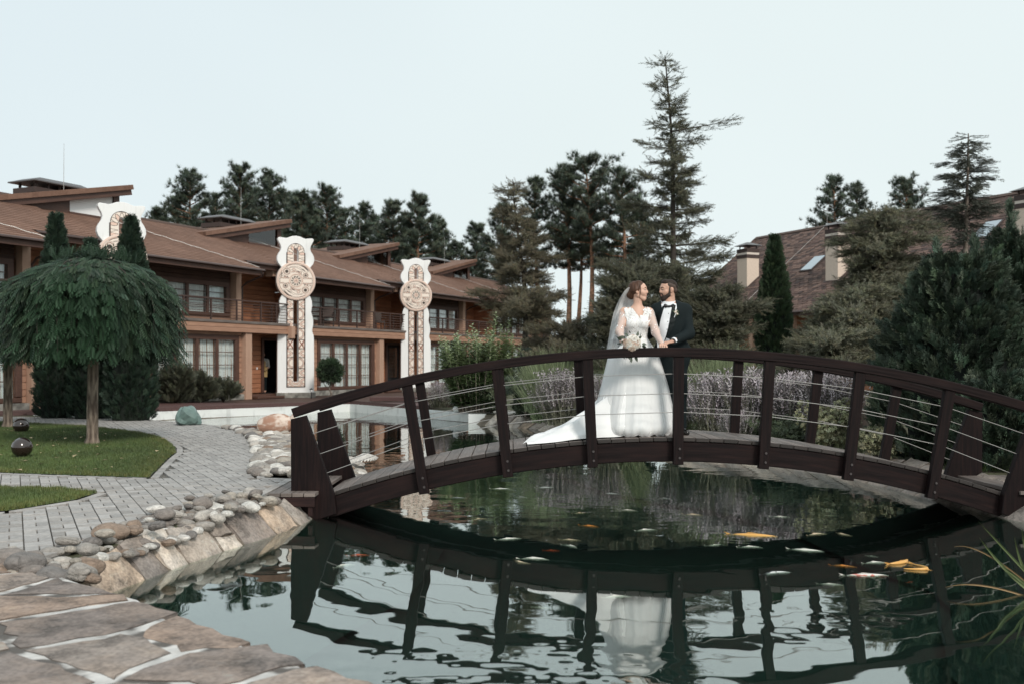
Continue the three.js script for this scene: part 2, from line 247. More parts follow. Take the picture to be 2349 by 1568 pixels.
// waterline of the pond [x, distance], how far the bank runs back from it
const POND = [
  [-0.68, 4.28, .02], [-1.44, 5.0, .02], [-1.91, 5.45, .02], [-2.5, 6.08, .03], [-2.97, 7.2, .27], [-2.65, 8.7, .27], [-2.20, 10.2, .30], [-2.05, 12.5, .35], [-2.3, 15.2, .5], [-2.8, 17, .55],
  [-4.0, 19.6, .6], [-6.0, 22.2, .6], [-8.5, 24.6, .5], [-11.5, 26.6, .3], [-13.2, 27.6, .05], [-10.65, 29.55, .05], [-5.75, 35.3, .05], [-1.15, 28.4, .05], [-.77, 27.3, .4], [.62, 25.4, .7], [1.67, 23.1, .7],
  [2.3, 20.6, .7], [2.8, 18.6, .7], [3.5, 17.35, .7], [4.22, 16.5, .7], [4.76, 15, .7], [5.02, 13.9, .7], [5.13, 12.66, .7], [5.25, 11.4, .6], [5.5, 10.2, .5], [5.3, 9.0, .4], [4.8, 8.1, .3], [4.45, 7.2, .3], [4.4, 6.0, .3], [4.6, 4.8, .3], [4.3, 3.4, .2], [2.6, 2.7, .05], [0.8, 3.1, .02]];
const NP = POND.length;
function offs(i, dist) { // point i pushed outward by dist
  const a = POND[(i + NP - 1) % NP], b = POND[(i + 1) % NP], dx = b[0] - a[0], dy = b[1] - a[1], l = Math.hypot(dx, dy);
  return [POND[i][0] - dy / l * dist, POND[i][1] + dx / l * dist];
}
// the list runs clockwise seen from above with distance upward, so outward is to the left of travel
const POND_HOLE = POND.map((p, i) => offs(i, p[2]));
const bankAt = (i) => POND_HOLE[i];
// one ground sheet out to the horizon with the pond cut out
{
  const big = [[-700, -60], [700, -60], [700, 900], [-700, 900]];
  struct('ground', poly2(big, -0.045, POND_HOLE), M.soil);
  // banks and bed
  const rings = [[1, 0], [1, 1], [0.5, 2], [0, -0.31], [-0.55, -0.62], [-1.2, -0.95]], top = (i) => i >= 4 && i <= 6 ? -0.11 : -0.05, yOf = (y, i) => y === 0 ? -0.045 : y === 1 ? top(i) : y === 2 ? (top(i) - 0.31) / 2 : y;
  const pts = rings.map(([k, y]) => POND.map((p, i) => { const o = k > 0 ? offs(i, p[2] * k) : offs(i, (p[2] < 0.1 ? -0.03 : k)); return V(o[0], yOf(y, i), -o[1]); }));
  const pos = []; const uvs = [];
  for (let r = 0; r < rings.length - 1; r++) for (let i = 0; i < NP; i++) { const j = (i + 1) % NP, A = pts[r][i], B = pts[r][j], C = pts[r + 1][i], D = pts[r + 1][j]; for (const q of [A, C, B, B, C, D]) { pos.push(q.x, q.y, q.z); uvs.push(q.x + q.y * 0.7, q.z + q.y * 0.7); } }
  const g = new THREE.BufferGeometry(); g.setAttribute('position', new THREE.Float32BufferAttribute(pos, 3)); g.setAttribute('uv', new THREE.Float32BufferAttribute(uvs, 2)); g.computeVertexNormals();
  struct('pond_bank', g, M.bankStone);
  const g2 = g.clone(); g.setDrawRange(0, NP * 18); const cut = NP * 18 * 3, p2 = pos.slice(cut), b2 = new THREE.BufferGeometry(); b2.setAttribute('position', new THREE.Float32BufferAttribute(p2, 3)); b2.setAttribute('uv', new THREE.Float32BufferAttribute(uvs.slice(NP * 18 * 2), 2)); b2.computeVertexNormals(); struct('pond_bank', b2, M.bed);
  struct('pond_bed', grid(60, 60, (u, v) => V(lerp(-15, 7, u), -1.02 + 0.14 * (fbm(u, v, 9, 9, 3, 300) - 0.5), -lerp(1.5, 37, v)), (u, v) => [u * 22, v * 35]), M.bed);
}
// water
{
  const x0 = -14, x1 = 8, d0 = 1.5, d1 = 37.5, N = 2048;
  const RINGS = [[2.2, 9.6, .25], [5.0, 8.45, .6], [4.1, 9.6, .45], [3.6, 10.3, .4], [0.1, 9.9, .3], [-1.7, 21.0, .5], [2.2, 13, .4], [0.6, 11.6, .3], [2.9, 8.9, .45]];
  const h = gtex(N, N, (u, v) => {
    const x = lerp(x0, x1, u), d = lerp(d1, d0, v);       // v runs away from the eye
    // long low swell stretched across the view, finer wind ripple in patches
    const far = sstep(d, 9.2, 11.0) * (1 - 0.55 * sstep(d, 20, 28));
    const patch = sstep(fbm(u, v, 7, 11, 3, 320), 0.42, 0.66);
    const near = sstep(6.9 + 0.35 * (x + 1) - d, 0.0, 1.8) * sstep(fbm(u, v, 9, 14, 3, 326), 0.36, 0.6);
    let z = 0.52 * (fbm(u, v, 30, 44, 3, 330) - 0.5);
    z += 0.30 * (0.10 + 0.9 * far * (0.35 + 0.65 * patch)) * (fbm(u, v, 60, 150, 3, 340) - 0.5);
    z += 1.3 * near * (fbm(u, v, 80, 130, 3, 350) - 0.5);
    for (const [rx, rd, s] of RINGS) { const q = Math.hypot(x - rx, (d - rd)); if (q < 1.3) z += 0.045 * s * Math.sin(q * 46) * Math.exp(-q * 2.6); }
    return 0.5 + z * 0.5;
  });
  h.wrapS = h.wrapT = THREE.ClampToEdgeWrapping;
  M.water.bumpMap = h; M.water.bumpScale = 0.020;
  const g = poly2(POND.map((p, i) => offs(i, p[2] < 0.1 ? p[2] : 0.03)), WATER_Y, null), p = g.attributes.position, uv = g.attributes.uv;
  for (let i = 0; i < p.count; i++) uv.setXY(i, (p.getX(i) - x0) / (x1 - x0), (d1 + p.getZ(i)) / (d1 - d0));
  struct('water', g, M.water); struct('water', g.clone().translate(0, -0.004, 0), M.water);
}
// lawns
const LAWN1 = [[-13.4, 24.3], [-9.39, 22.1], [-7.46, 20], [-6.6, 18.7], [-6.0, 17.4], [-5.55, 16.4], [-5.25, 15.5], [-5.05, 14.6], [-4.75, 13.4], [-4.42, 12.1], [-5.25, 12.3], [-6.5, 12.66], [-9, 13.2], [-16, 14.4], [-19, 24.5]];
const LAWN2 = [[-4.46, 10.65], [-5.0, 11.0], [-5.73, 11.1], [-9, 11.5], [-12, 11.7], [-9, 9.1], [-6, 9.0], [-4.75, 9.35], [-4.45, 10.1]];
const PATH = [[-3.45, 6.75], [-3.33, 7.3], [-3.2, 8.98], [-3.08, 10.2], [-2.62, 10.45], [-2.62, 12.0], [-3.0, 12.1], [-3.2, 12.9], [-3.6, 14.6], [-4.26, 16.9], [-4.9, 19.0], [-5.7, 20.9], [-7.1, 23.0], [-9.0, 24.7], [-10.4, 25.6], [-13, 26.6], [-16, 27.2], [-24, 27.5], [-24, 6.5]];
struct('paving_bed', poly2(PATH, -0.026, null), M.grit);
{
  const lawn = struct('lawn', poly2(LAWN1, 0.004, null), M.turf), lawn2 = struct('lawn', poly2(LAWN2, 0.004, null), M.turf);
  const tuft = (() => { const r = rng(3), p = []; for (let i = 0; i < 12; i++) { const a = r() * 6.28, b = r() * 6.28, o = r() * 0.025, h = 0.025 + r() * 0.03, l = 0.02 * r(), x = Math.cos(b) * o, z = Math.sin(b) * o, w = 0.0028; p.push(x - Math.sin(a) * w, 0, z + Math.cos(a) * w, x + Math.sin(a) * w, 0, z - Math.cos(a) * w, x + Math.cos(a) * l, h, z + Math.sin(a) * l); } return tris(p); })();
  R = rng(17);
  for (const [pl, parent, n, bb] of [[LAWN1, lawn, 60000, [-13.5, -4.3, 12, 24.4]], [LAWN2, lawn2, 12000, [-7.5, -4.4, 8.9, 11.6]]]) {
    const ms = [], cs = [];
    for (let i = 0; i < n; i++) { const x = rr(bb[0], bb[1]), d = lerp(bb[2], bb[3], Math.pow(R(), 1.25)); if (!inPoly(x, d, pl)) continue; const dry = sstep(0.5 - edgeDist(x, d, pl), 0, 0.5) * R(), k = 0.35 + 1.25 * fbm(((x + 30) / 9) % 1, (d / 9) % 1, 6, 6, 4, 400) * (0.6 + R() * 0.8) + dry * .25; ms.push(mtx(V(x, 0.003, -d), V(gs() * 0.2, 1, gs() * 0.2).normalize(), R() * 6.3, rr(0.7, 1.25))); cs.push([k * rr(0.9, 1.2) * (1 + dry * .4), k, k * rr(0.8, 1.05)]); }
    inst('grass', tuft, M.grassBlade, ms, cs, parent);
  }
  // fallen leaves on the lawn: small pale flecks
  const lf = tris([0, 0, 0, 0.012, 0.006, 0.014, 0, 0.004, 0.045, 0, 0, 0, 0, 0.004, 0.045, -0.012, 0.007, 0.016]);
  const ms = [], cs = []; for (let i = 0; i < 200; i++) { const x = rr(-11, -4.6), d = rr(12.2, 21); if (inPoly(x, d, LAWN1)) { ms.push(mtx(V(x, 0.035, -d), V(gs() * .3, 1, gs() * .3).normalize(), R() * 6.3, rr(1.0, 2.4))); cs.push(rr(0.5, 1.3)); } }
  inst('fallen_leaf', lf, M.dryLeaf, ms, cs, lawn);
}
// pavers in basket weave, the nearest 300 as pieces of their own
{
  const path = new THREE.Group(); path.name = 'paved_path'; path.userData.kind = 'structure'; scene.add(path);
  const ang = 26.6 * Math.PI / 180, ca = Math.cos(ang), sa = Math.sin(ang), S = 0.205; R = rng(23);
  const paverGeo = [0, 1, 2].map((k) => muv(cham(S - 0.009, 0.05, S / 2 - 0.009, 0.004), 1, 'x', k * 0.37, k * 0.21));
  const list = [];
  const kerbs = [LAWN1, LAWN2];
  for (let i = -90; i < 60; i++) for (let j = 0; j < 130; j++) {
    const cx = -3 + (i * S) * ca - (j * S) * sa, cd = 5 + (i * S) * sa + (j * S) * ca;
    if (cx < -14 || cd > 26 || (cx - 1174.5 / FOC * 0) / cd * FOC + 1174.5 < -60) continue;
    for (let k = 0; k < 2; k++) {
      const o = (k - 0.5) * S / 2, turn = (i + j) % 2 ? Math.PI / 2 : 0, lx = turn ? o : 0, ly = turn ? 0 : o, x = cx + lx * ca - ly * sa, d = cd + lx * sa + ly * ca;
      if (!inPoly(x, d, PATH) || edgeDist(x, d, PATH) < 0.12) continue;
      if (kerbs.some((p) => inPoly(x, d, p) || edgeDist(x, d, p) < 0.16)) continue;
      list.push([d, x, ang + turn, rr(-0.0035, 0.0035), rr(-0.006, 0.006), rr(-.006, .006)]);
    }
  }
  // kerb stones round the lawns and along the pebbles
  const edge = (pl, closed, o, w, l) => { const n = closed ? pl.length : pl.length - 1; for (let i = 0; i < n; i++) { const a = pl[i], b = pl[(i + 1) % pl.length], L = Math.hypot(b[0] - a[0], b[1] - a[1]), m = Math.max(1, Math.round(L / l)), nx = -(b[1] - a[1]) / L, nd = (b[0] - a[0]) / L; for (let k = 0; k < m; k++) { const t = (k + 0.5) / m, x = lerp(a[0], b[0], t) + nx * o, d = lerp(a[1], b[1], t) + nd * o; if (x > -14 && d < 26) list.push([d, x, Math.atan2(b[1] - a[1], b[0] - a[0]), rr(-0.002, 0.003), 0, 0, true]); } } };
  edge(LAWN1, true, 0.07, 0.1, 0.205); edge(LAWN2, true, -0.07, 0.1, 0.205); edge(PATH.slice(0, 16), false, 0.055, 0.1, 0.205);
  list.sort((a, b) => a[0] - b[0]);
  const vis = ([d, x]) => { const px = x / d * FOC + 1174.5, py = 834 + EYE / d * FOC; return px > -20 && py < 1600; };
  let c = 0; const ms = [], cs = [];
  for (const [d, x, a, y, tx, tz] of list) {
    const k = Math.floor(R() * 4);
    if (vis([d, x]) && c < 300) { const m = mesh('paver', paverGeo[c % 3], M.paver[k], path); m.position.set(x, -0.025 + y, -d); m.rotation.set(tx, a, tz, 'YXZ'); c++; }
    else { ms.push(new THREE.Matrix4().compose(V(x, -0.025 + y, -d), new THREE.Quaternion().setFromEuler(new THREE.Euler(tx, a, tz, 'YXZ')), V(1, 1, 1))); cs.push([0.86, 0.98, 1.06, 1.16][k]); }
  }
  inst('paver_field', paverGeo[0], M.paver[1], ms, cs, path);
}
// irregular stone pieces: voronoi cells inside a polygon, shrunk by a joint
function clipHalf(poly, a, b, c) { const o = []; for (let i = 0; i < poly.length; i++) { const p = poly[i], q = poly[(i + 1) % poly.length], sp = a * p[0] + b * p[1] - c, sq = a * q[0] + b * q[1] - c; if (sp <= 0) o.push(p); if ((sp < 0 && sq > 0) || (sp > 0 && sq < 0)) { const t = sp / (sp - sq); o.push([lerp(p[0], q[0], t), lerp(p[1], q[1], t)]); } } return o; }
function voronoi(seeds, bound, joint) {
  return seeds.map((s, i) => { let p = bound; for (let j = 0; j < seeds.length && p.length; j++) { if (j === i) continue; const q = seeds[j], dx = q[0] - s[0], dy = q[1] - s[1], l = Math.hypot(dx, dy); if (l > 3.2) continue; p = clipHalf(p, dx / l, dy / l, (dx * (s[0] + q[0]) + dy * (s[1] + q[1])) / 2 / l - joint / 2); } return p; });
}
const polyArea = (p) => { let a = 0; for (let i = 0; i < p.length; i++) { const q = p[(i + 1) % p.length]; a += p[i][0] * q[1] - q[0] * p[i][1]; } return a / 2; };
function wobble(poly, amp, step, r) { const o = []; for (let i = 0; i < poly.length; i++) { const a = poly[i], b = poly[(i + 1) % poly.length], L = Math.hypot(b[0] - a[0], b[1] - a[1]), n = Math.max(1, Math.round(L / step)); for (let k = 0; k < n; k++) { const t = k / n; o.push([lerp(a[0], b[0], t) + (r() - .5) * amp, lerp(a[1], b[1], t) + (r() - .5) * amp]); } } return o; }
// slab with chamfered worn top: outline in x,z plane about its centre, thickness th
function stonePiece(poly, th, cham_, r, dome = 0.006) {
  if (polyArea(poly) < 0) poly = poly.slice().reverse();
  const n = poly.length; let cx = 0, cy = 0; for (const p of poly) { cx += p[0] / n; cy += p[1] / n; }
  const ring = (k, y, jy) => poly.map((p) => { const dx = p[0] - cx, dy = p[1] - cy, l = Math.hypot(dx, dy), f = Math.max(0, (l - k) / l); return V(cx + dx * f, y + (r() - .5) * jy, -(cy + dy * f)); });
  const rs = [ring(0, -th, 0), ring(0, -cham_ * 1.2, 0.004), ring(cham_ * 0.7, -cham_ * 0.3, 0.004), ring(cham_ * 2.2, 0, 0.006)];
  const l2 = poly.map((p) => V(lerp(cx, p[0], 0.5), dome * (0.4 + r() * 1.2), -lerp(cy, p[1], 0.5))); rs.push(l2);
  const pos = []; const tri = (a, b, c) => pos.push(a.x, a.y, a.z, b.x, b.y, b.z, c.x, c.y, c.z);
  for (let k = 0; k < rs.length - 1; k++) for (let i = 0; i < n; i++) { const j = (i + 1) % n; tri(rs[k][i], rs[k][j], rs[k + 1][i]); tri(rs[k][j], rs[k + 1][j], rs[k + 1][i]); }
  const c = V(cx, dome, -cy), top = rs[rs.length - 1]; for (let i = 0; i < n; i++) tri(top[i], top[(i + 1) % n], c);
  let g = new THREE.BufferGeometry(); g.setAttribute('position', new THREE.Float32BufferAttribute(pos, 3));
  g = mergeVertices(g, 1e-4); g.computeVertexNormals(); return { g: muv(g, 1, 'x', r(), r()), cx, cy };
}
{ // foreground terrace of flagstones with pale mortar
  const terr = new THREE.Group(); terr.name = 'stone_terrace'; terr.userData.kind = 'structure'; scene.add(terr);
  const outline = [[-6.2, 7.9], [-3.62, 6.85], [-3.1, 6.62], [-2.56, 6.12], [-2.2, 5.84], [-1.93, 5.44], [-1.46, 4.99], [-1.05, 4.66], [-0.76, 4.24], [0.75, 2.92], [0.4, 1.2], [-6.2, 1.2]];
  mesh('mortar', muv(poly2(outline, -0.0045, null), 1, 'x'), M.mortar, terr);
  // riser under the edge
  const wall = []; for (let i = 3; i < 10; i++) { const a = outline[i - 1], b = outline[i]; for (const q of [[a, -.012], [a, -0.7], [b, -.012], [b, -.012], [a, -0.7], [b, -0.7]]) wall.push(q[0][0], q[1], -q[0][1]); }
  mesh('riser', muv(tris(wall)), M.bankStone, terr);
  const r = rng(31), seeds = [];
  const fixed = [[-1.9, 4.75], [-1.35, 4.55], [-0.95, 4.15], [-2.35, 5.3], [-2.75, 5.75], [-1.5, 4.0], [-2.2, 4.35], [-3.3, 6.3], [-2.75, 6.15], [-3.5, 5.65], [-2.9, 4.9]];
  seeds.push(...fixed);
  for (let t = 0; t < 4000 && seeds.length < 85; t++) { const p = [lerp(-6, 0.7, r()), lerp(1.4, 7.6, r())]; if (inPoly(p[0], p[1], outline) && seeds.every((q) => Math.hypot(p[0] - q[0], (p[1] - q[1]) * 1.15) > 0.46)) seeds.push(p); }
  // the outline is not convex: clip cells against its bounding box and keep those inside, trimmed along the water edge
  const bb = [[-6.2, 1.2], [0.9, 1.2], [0.9, 7.9], [-6.2, 7.9]];
  voronoi(seeds, bb, 0.06).forEach((p, i) => {
    for (const [a, b] of [[[-3.62, 6.85], [-2.56, 6.12]], [[-2.56, 6.12], [0.72, 2.95]]]) { const dx = b[0] - a[0], dy = b[1] - a[1], l = Math.hypot(dx, dy), nx = -dy / l, ny = dx / l; p = clipHalf(p, nx, ny, nx * a[0] + ny * a[1] + 0.03); if (p.length < 3) return; }
    if (p.length < 3 || Math.abs(polyArea(p)) < 0.02) return;
    const s = stonePiece(wobble(p, 0.06, 0.13, r), 0.06, 0.005, r, 0.004); const m = mesh('flagstone', s.g, M.flag[i % 5], terr); m.position.y = -0.002 + r() * 0.006;
  });
}
// sloped slabs along the left bank and the far right bank, pebbles above them
function bankFrame(list, k) { // list of indices into POND: polyline of waterline and top edge, evaluated at k in [0,1] by arc length
  const pts = list.map((i) => ({ w: POND[i], t: POND_HOLE[i] })); const L = [0]; for (let i = 1; i < pts.length; i++) L.push(L[i - 1] + Math.hypot(pts[i].w[0] - pts[i - 1].w[0], pts[i].w[1] - pts[i - 1].w[1]));
  const s = k * L[L.length - 1]; let i = 0; while (i < pts.length - 2 && L[i + 1] < s) i++; const t = (s - L[i]) / (L[i + 1] - L[i]);
  return { w: [lerp(pts[i].w[0], pts[i + 1].w[0], t), lerp(pts[i].w[1], pts[i + 1].w[1], t)], t: [lerp(pts[i].t[0], pts[i + 1].t[0], t), lerp(pts[i].t[1], pts[i + 1].t[1], t)], len: L[L.length - 1] };
}
function slabBank(name, list, width, seed, over = 0.04, mats = M.slab, top = 0) {
  const b = new THREE.Group(); b.name = numbered(name); b.userData.kind = 'structure'; scene.add(b); const r = rng(seed), len = bankFrame(list, 0).len; let s = 0;
  while (s < len - 0.1) {
    const w = Math.min(len - s, width * (0.65 + r() * 0.7)), k0 = (s + 0.010 + .012 * r()) / len, k1 = (s + w - 0.010 - .012 * r()) / len, skew = (r() - .5) * 0.06 / len;
    const A = bankFrame(list, clamp(k0, 0, 1)), B = bankFrame(list, clamp(k1, 0, 1)), A2 = bankFrame(list, clamp(k0 + skew, 0, 1)), B2 = bankFrame(list, clamp(k1 + skew, 0, 1));
    const rows = r() < 0.25 ? [[0, 0.48], [0.53, 1]] : [[0, 0.86 + r() * 0.2]];
    for (const [f0, f1] of rows) {
      const pt = (F, f) => V(lerp(F.w[0], F.t[0], f), lerp(-0.36, top, f), -lerp(F.w[1], F.t[1], f));
      const q = [pt(A, f0), pt(B, f0), pt(B2, f1), pt(A2, f1)], c = q.reduce((a, v) => a.add(v), V()).multiplyScalar(0.25);
      const ex = V().subVectors(q[1], q[0]).normalize(), up = V().subVectors(q[3], q[0]), n = V().crossVectors(ex, up).normalize(); if (n.y < 0) n.negate(); const ez = V().crossVectors(ex, n).normalize();
      const loc = q.map((v) => { const d = V().subVectors(v, c); return [d.dot(ex), -d.dot(ez)]; });
      const sp = stonePiece(wobble(loc, 0.042, 0.11, r), 0.07, 0.008, r, 0.012), m = mesh('slab', sp.g, mats[Math.floor(r() * mats.length)], b);
      m.matrixAutoUpdate = false; m.matrix.makeBasis(ex, n, ez); m.matrix.setPosition(c.x + n.x * over, c.y + n.y * over, c.z + n.z * over);
    }
    s += w;
  }
  return b;
}
slabBank('stone_edging', [4, 5, 6, 7], 0.47, 41, 0.035, M.slab, -0.055);
slabBank('stone_edging', [7, 8, 9], 0.5, 43);
slabBank('stone_edging', [18, 19, 20, 21, 22], 0.55, 45);
slabBank('stone_edging', [22, 23, 24, 25, 26, 27, 28, 29, 30], 0.5, 47, 0.04, [M.slab[1], M.slab[2], M.slab[4], M.slab[2]]);
// pebbles
const pebGeo = [0, 1, 2, 3, 4, 5].map((k) => { const r = rng(500 + k); let g = new THREE.IcosahedronGeometry(1, 3); g.deleteAttribute('uv'); g.deleteAttribute('normal'); g = mergeVertices(g, 1e-4); const p = g.attributes.position, o = [r() * 9, r() * 9]; for (let i = 0; i < p.count; i++) { const x = p.getX(i), y = p.getY(i), z = p.getZ(i), f = 0.84 + 0.32 * vnoise(x * 1.3 + 5 + o[0], z * 1.3 + y * 1.1 + 5 + o[1], 64, 64, 7 + k); p.setXYZ(i, x * f, y * f, z * f); } g.computeVertexNormals(); return muv(g, 0.5, 'x', k * .3, k * .2); });
const pebPalette = [0, 0, 1, 3, 6, 7, 1, 1, 6, 2, 2, 4, 5];
{
  const bank = new THREE.Group(); bank.name = 'pebble_bank'; bank.userData.kind = 'structure'; scene.add(bank); R = rng(53);
  const put = (x, y, d, s, mi) => { const m = mesh('pebble', pebGeo[Math.floor(R() * 6)], M.pebble[mi ?? pebPalette[Math.floor(R() * 13)]], bank); m.position.set(x, y, -d); m.scale.set(s * rr(0.85, 1.35), s * rr(0.45, 0.68), s * rr(0.75, 1.0)); m.rotation.set(gs() * .3, R() * 6.3, gs() * .3); };
  // between slab tops and the paving, near
  const band = [[-3.62, 6.72], [-3.36, 7.25], [-3.24, 8.98], [-3.08, 10.25], [-2.7, 10.4], [-2.38, 10.25], [-2.80, 8.72], [-3.12, 7.25], [-2.72, 6.35], [-3.1, 6.66]];
  const done = []; for (let i = 0; i < 6000 && done.length < 260; i++) { const x = rr(-3.7, -2.4), d = rr(6.4, 10.4), s = rr(0.04, 0.10) * (d < 7.4 ? 1.2 : 1); if ((inPoly(x, d, band) || edgeDist(x, d, band) < 0.05) && done.every((q) => Math.hypot(q[0] - x, q[1] - d) > (q[2] + s) * 0.72)) { done.push([x, d, s]); put(x, -0.03 + rr(0, 0.035) - .09 * (1 - sstep(segDist(x, d, [-2.97, 7.2], [-2.65, 8.7]) , .18, .38)) * (d > 6.9 ? 1 : 0), d, s); } }
  for (let i = 0; i < 26; i++) { const q = done[Math.floor(R() * done.length)]; put(q[0] + gs() * .05, 0.035 + rr(0, .03), q[1] + gs() * .05, rr(0.045, 0.085)); }
  put(-3.2, 0.04, 7.95, 0.12, 4); put(-3.08, 0.03, 8.1, 0.08, 4); put(-3.05, 0.06, 8.75, 0.10, 2); put(-2.95, 0.06, 9.45, 0.10, 2); put(-3.5, 0.03, 6.9, 0.13, 2); put(-3.3, 0.03, 6.75, 0.12, 5);
  // behind, along the curving path
  const back = new THREE.Group(); back.name = 'pebble_bank_001'; used.pebble_bank = 1; back.userData.kind = 'structure'; scene.add(back); let c = 0; const ms = [], cs = [];
  const region = [[-2.62, 12.3], [-3.0, 12.2], [-3.25, 13], [-3.65, 14.7], [-4.3, 17], [-4.95, 19.1], [-5.75, 21], [-7.15, 23.1], [-9, 24.8], [-8.5, 24.4], [-6.1, 22.0], [-4.15, 19.5], [-2.9, 17], [-2.4, 15.2], [-2.15, 12.5]];
  const pts = []; for (let i = 0; i < 9000 && pts.length < 950; i++) { const x = rr(-9, -2), d = rr(12.2, 24.8); if (inPoly(x, d, region) || (edgeDist(x, d, region) < 0.12)) { if (pts.every((q) => Math.hypot(q[0] - x, q[1] - d) > 0.085)) pts.push([x, d]); } }
  pts.sort((a, b) => a[1] - b[1]);
  for (const [x, d] of pts) {
    let dw = 1e9; for (const L of [[7, 8], [8, 9], [9, 10], [10, 11], [11, 12]]) dw = Math.min(dw, segDist(x, d, POND[L[0]], POND[L[1]])); const y = lerp(-0.30, 0.0, clamp(dw / 0.6, 0, 1)), s = rr(0.075, 0.13), mi = pebPalette[Math.floor(R() * 13)];
    if (c < 300) { const m = mesh('pebble', pebGeo[Math.floor(R() * 6)], M.pebble[mi], back); m.position.set(x, y + rr(0, .05), -d); m.scale.set(s * rr(.9, 1.4), s * rr(.45, .7), s); m.rotation.set(gs() * .3, R() * 6.3, gs() * .3); c++; }
    else { ms.push(new THREE.Matrix4().compose(V(x, y + rr(0, .05), -d), new THREE.Quaternion().setFromEuler(new THREE.Euler(gs() * .3, R() * 6.3, gs() * .3)), V(s * rr(.9, 1.4), s * rr(.45, .7), s))); const c3 = M.pebble[mi].color; cs.push([c3.r * 1.5, c3.g * 1.5, c3.b * 1.5]); }
  }
  inst('pebble_field', pebGeo[1], std([0.66, 0.66, 0.66], { map: pebTex, roughness: 0.8 }), ms, cs, back);
  // far bank pebbles above the slabs
  const fb = new THREE.Group(); fb.name = 'pebble_bank_002'; used.pebble_bank = 2; fb.userData.kind = 'structure'; scene.add(fb);
  for (let k = 0; k < 1; k += 0.007) { const F = bankFrame([18, 19, 20, 21], k), m = mesh('pebble', pebGeo[Math.floor(R() * 6)], M.pebble[[0, 3, 7, 6, 1][Math.floor(R() * 5)]], fb), s = rr(0.07, 0.14); m.position.set(F.t[0] + rr(-.05, .35), 0.03, -(F.t[1] + rr(-.05, .35))); m.scale.set(s * 1.2, s * .6, s); m.rotation.y = R() * 6; }
}
// concrete kerb at the bridge foot, white basin wall
{
  const kerb = thing('concrete_kerb', 'grey concrete kerb block at the path edge beside the left bridge foot', 'kerb', [-2.86, 0, -10.42]);
  mesh('kerb_block', muv(cham(0.52, 0.36, 0.14, 0.012, 0, -0.17, 0), 1), M.concrete, kerb);
  const wl = [[-13.2, 27.6], [-10.65, 29.55], [-5.75, 35.3], [-1.15, 28.4]], wall = thing('basin_wall', 'white rendered retaining wall round the upper end of the pond', 'wall', [0, 0, 0]);
  const o = (p, q, k) => { const L = Math.hypot(q[0] - p[0], q[1] - p[1]); return [(q[1] - p[1]) / L * k, -(q[0] - p[0]) / L * k]; };
  for (let i = 0; i < 3; i++) {
    const a = wl[i], b = wl[i + 1], L = Math.hypot(b[0] - a[0], b[1] - a[1]), g = new THREE.BoxGeometry(L + (i === 2 ? 0 : 0.12), 0.9, 0.24, Math.ceil(L), 1, 1), p = g.attributes.position, uv = g.attributes.uv, nn = g.attributes.normal;
    for (let k = 0; k < p.count; k++) uv.setXY(k, p.getX(k) / 8 + i * .3, clamp((p.getY(k) + 0.15) / 0.6, 0.02, 0.98));
    const m = mesh('wall_panel', flat(g), M.plasterPool, wall); const [nx, nd] = o(a, b, -0.10); m.position.set((a[0] + b[0]) / 2 + nx, -0.49, -((a[1] + b[1]) / 2 + nd)); m.rotation.y = Math.atan2(b[1] - a[1], b[0] - a[0]);
  }
  mesh('end_pier', muv(cham(0.5, 0.92, 0.5, 0.01, -0.98, -0.49, -28.2), 0.2), M.plasterPool, wall);
}
// ---------------------------------------------------------------- the arched footbridge
const BX = 1.71, ZN = -10.93, ZF = -12.33;            // crown, near face, far face
const RR = 13.1, RCY = 1.558 - RR, RD = 11.6, DCY = 0.573 - RD;
const railPt = (a, r = RR) => V(BX + r * Math.sin(a), RCY + r * Math.cos(a), 0);
const deckPt = (a, r = RD) => V(BX + r * Math.sin(a), DCY + r * Math.cos(a), 0);
function arcBar(fn, a0, a1, n, rOut, rIn, z0, z1) { // curved bar, rectangular section with small chamfers
  const c = 0.008, sec = [[rOut, z0 - c], [rOut - c, z0], [rIn + c, z0], [rIn, z0 - c], [rIn, z1 + c], [rIn + c, z1], [rOut - c, z1], [rOut, z1 + c]];
  const pos = [], nor = [], uv = [];
  const put = (a, k) => { const p = fn(a, sec[k][0]); return V(p.x, p.y, sec[k][1]); };
  for (let i = 0; i < n; i++) { const a = lerp(a0, a1, i / n), b = lerp(a0, a1, (i + 1) / n);
    for (let k = 0; k < 8; k++) { const k2 = (k + 1) % 8, A = put(a, k), B = put(b, k), C = put(b, k2), D = put(a, k2); for (const [q, aa, kk] of [[A, a, 0], [D, a, 1], [B, b, 0], [B, b, 0], [D, a, 1], [C, b, 1]]) { pos.push(q.x, q.y, q.z); uv.push(aa * rOut, (k + kk) * 0.11); } } }
  for (const [a, f] of [[a0, 1], [a1, -1]]) for (let k = 1; k < 7; k++) { const t = [put(a, 0), put(a, k), put(a, k + 1)]; if (f < 0) t.reverse(); for (const q of t) { pos.push(q.x, q.y, q.z); uv.push(q.y, q.z); } }
  const g = new THREE.BufferGeometry(); g.setAttribute('position', new THREE.Float32BufferAttribute(pos, 3)); g.setAttribute('uv', new THREE.Float32BufferAttribute(uv, 2)); g.computeVertexNormals(); return flat(g);
}
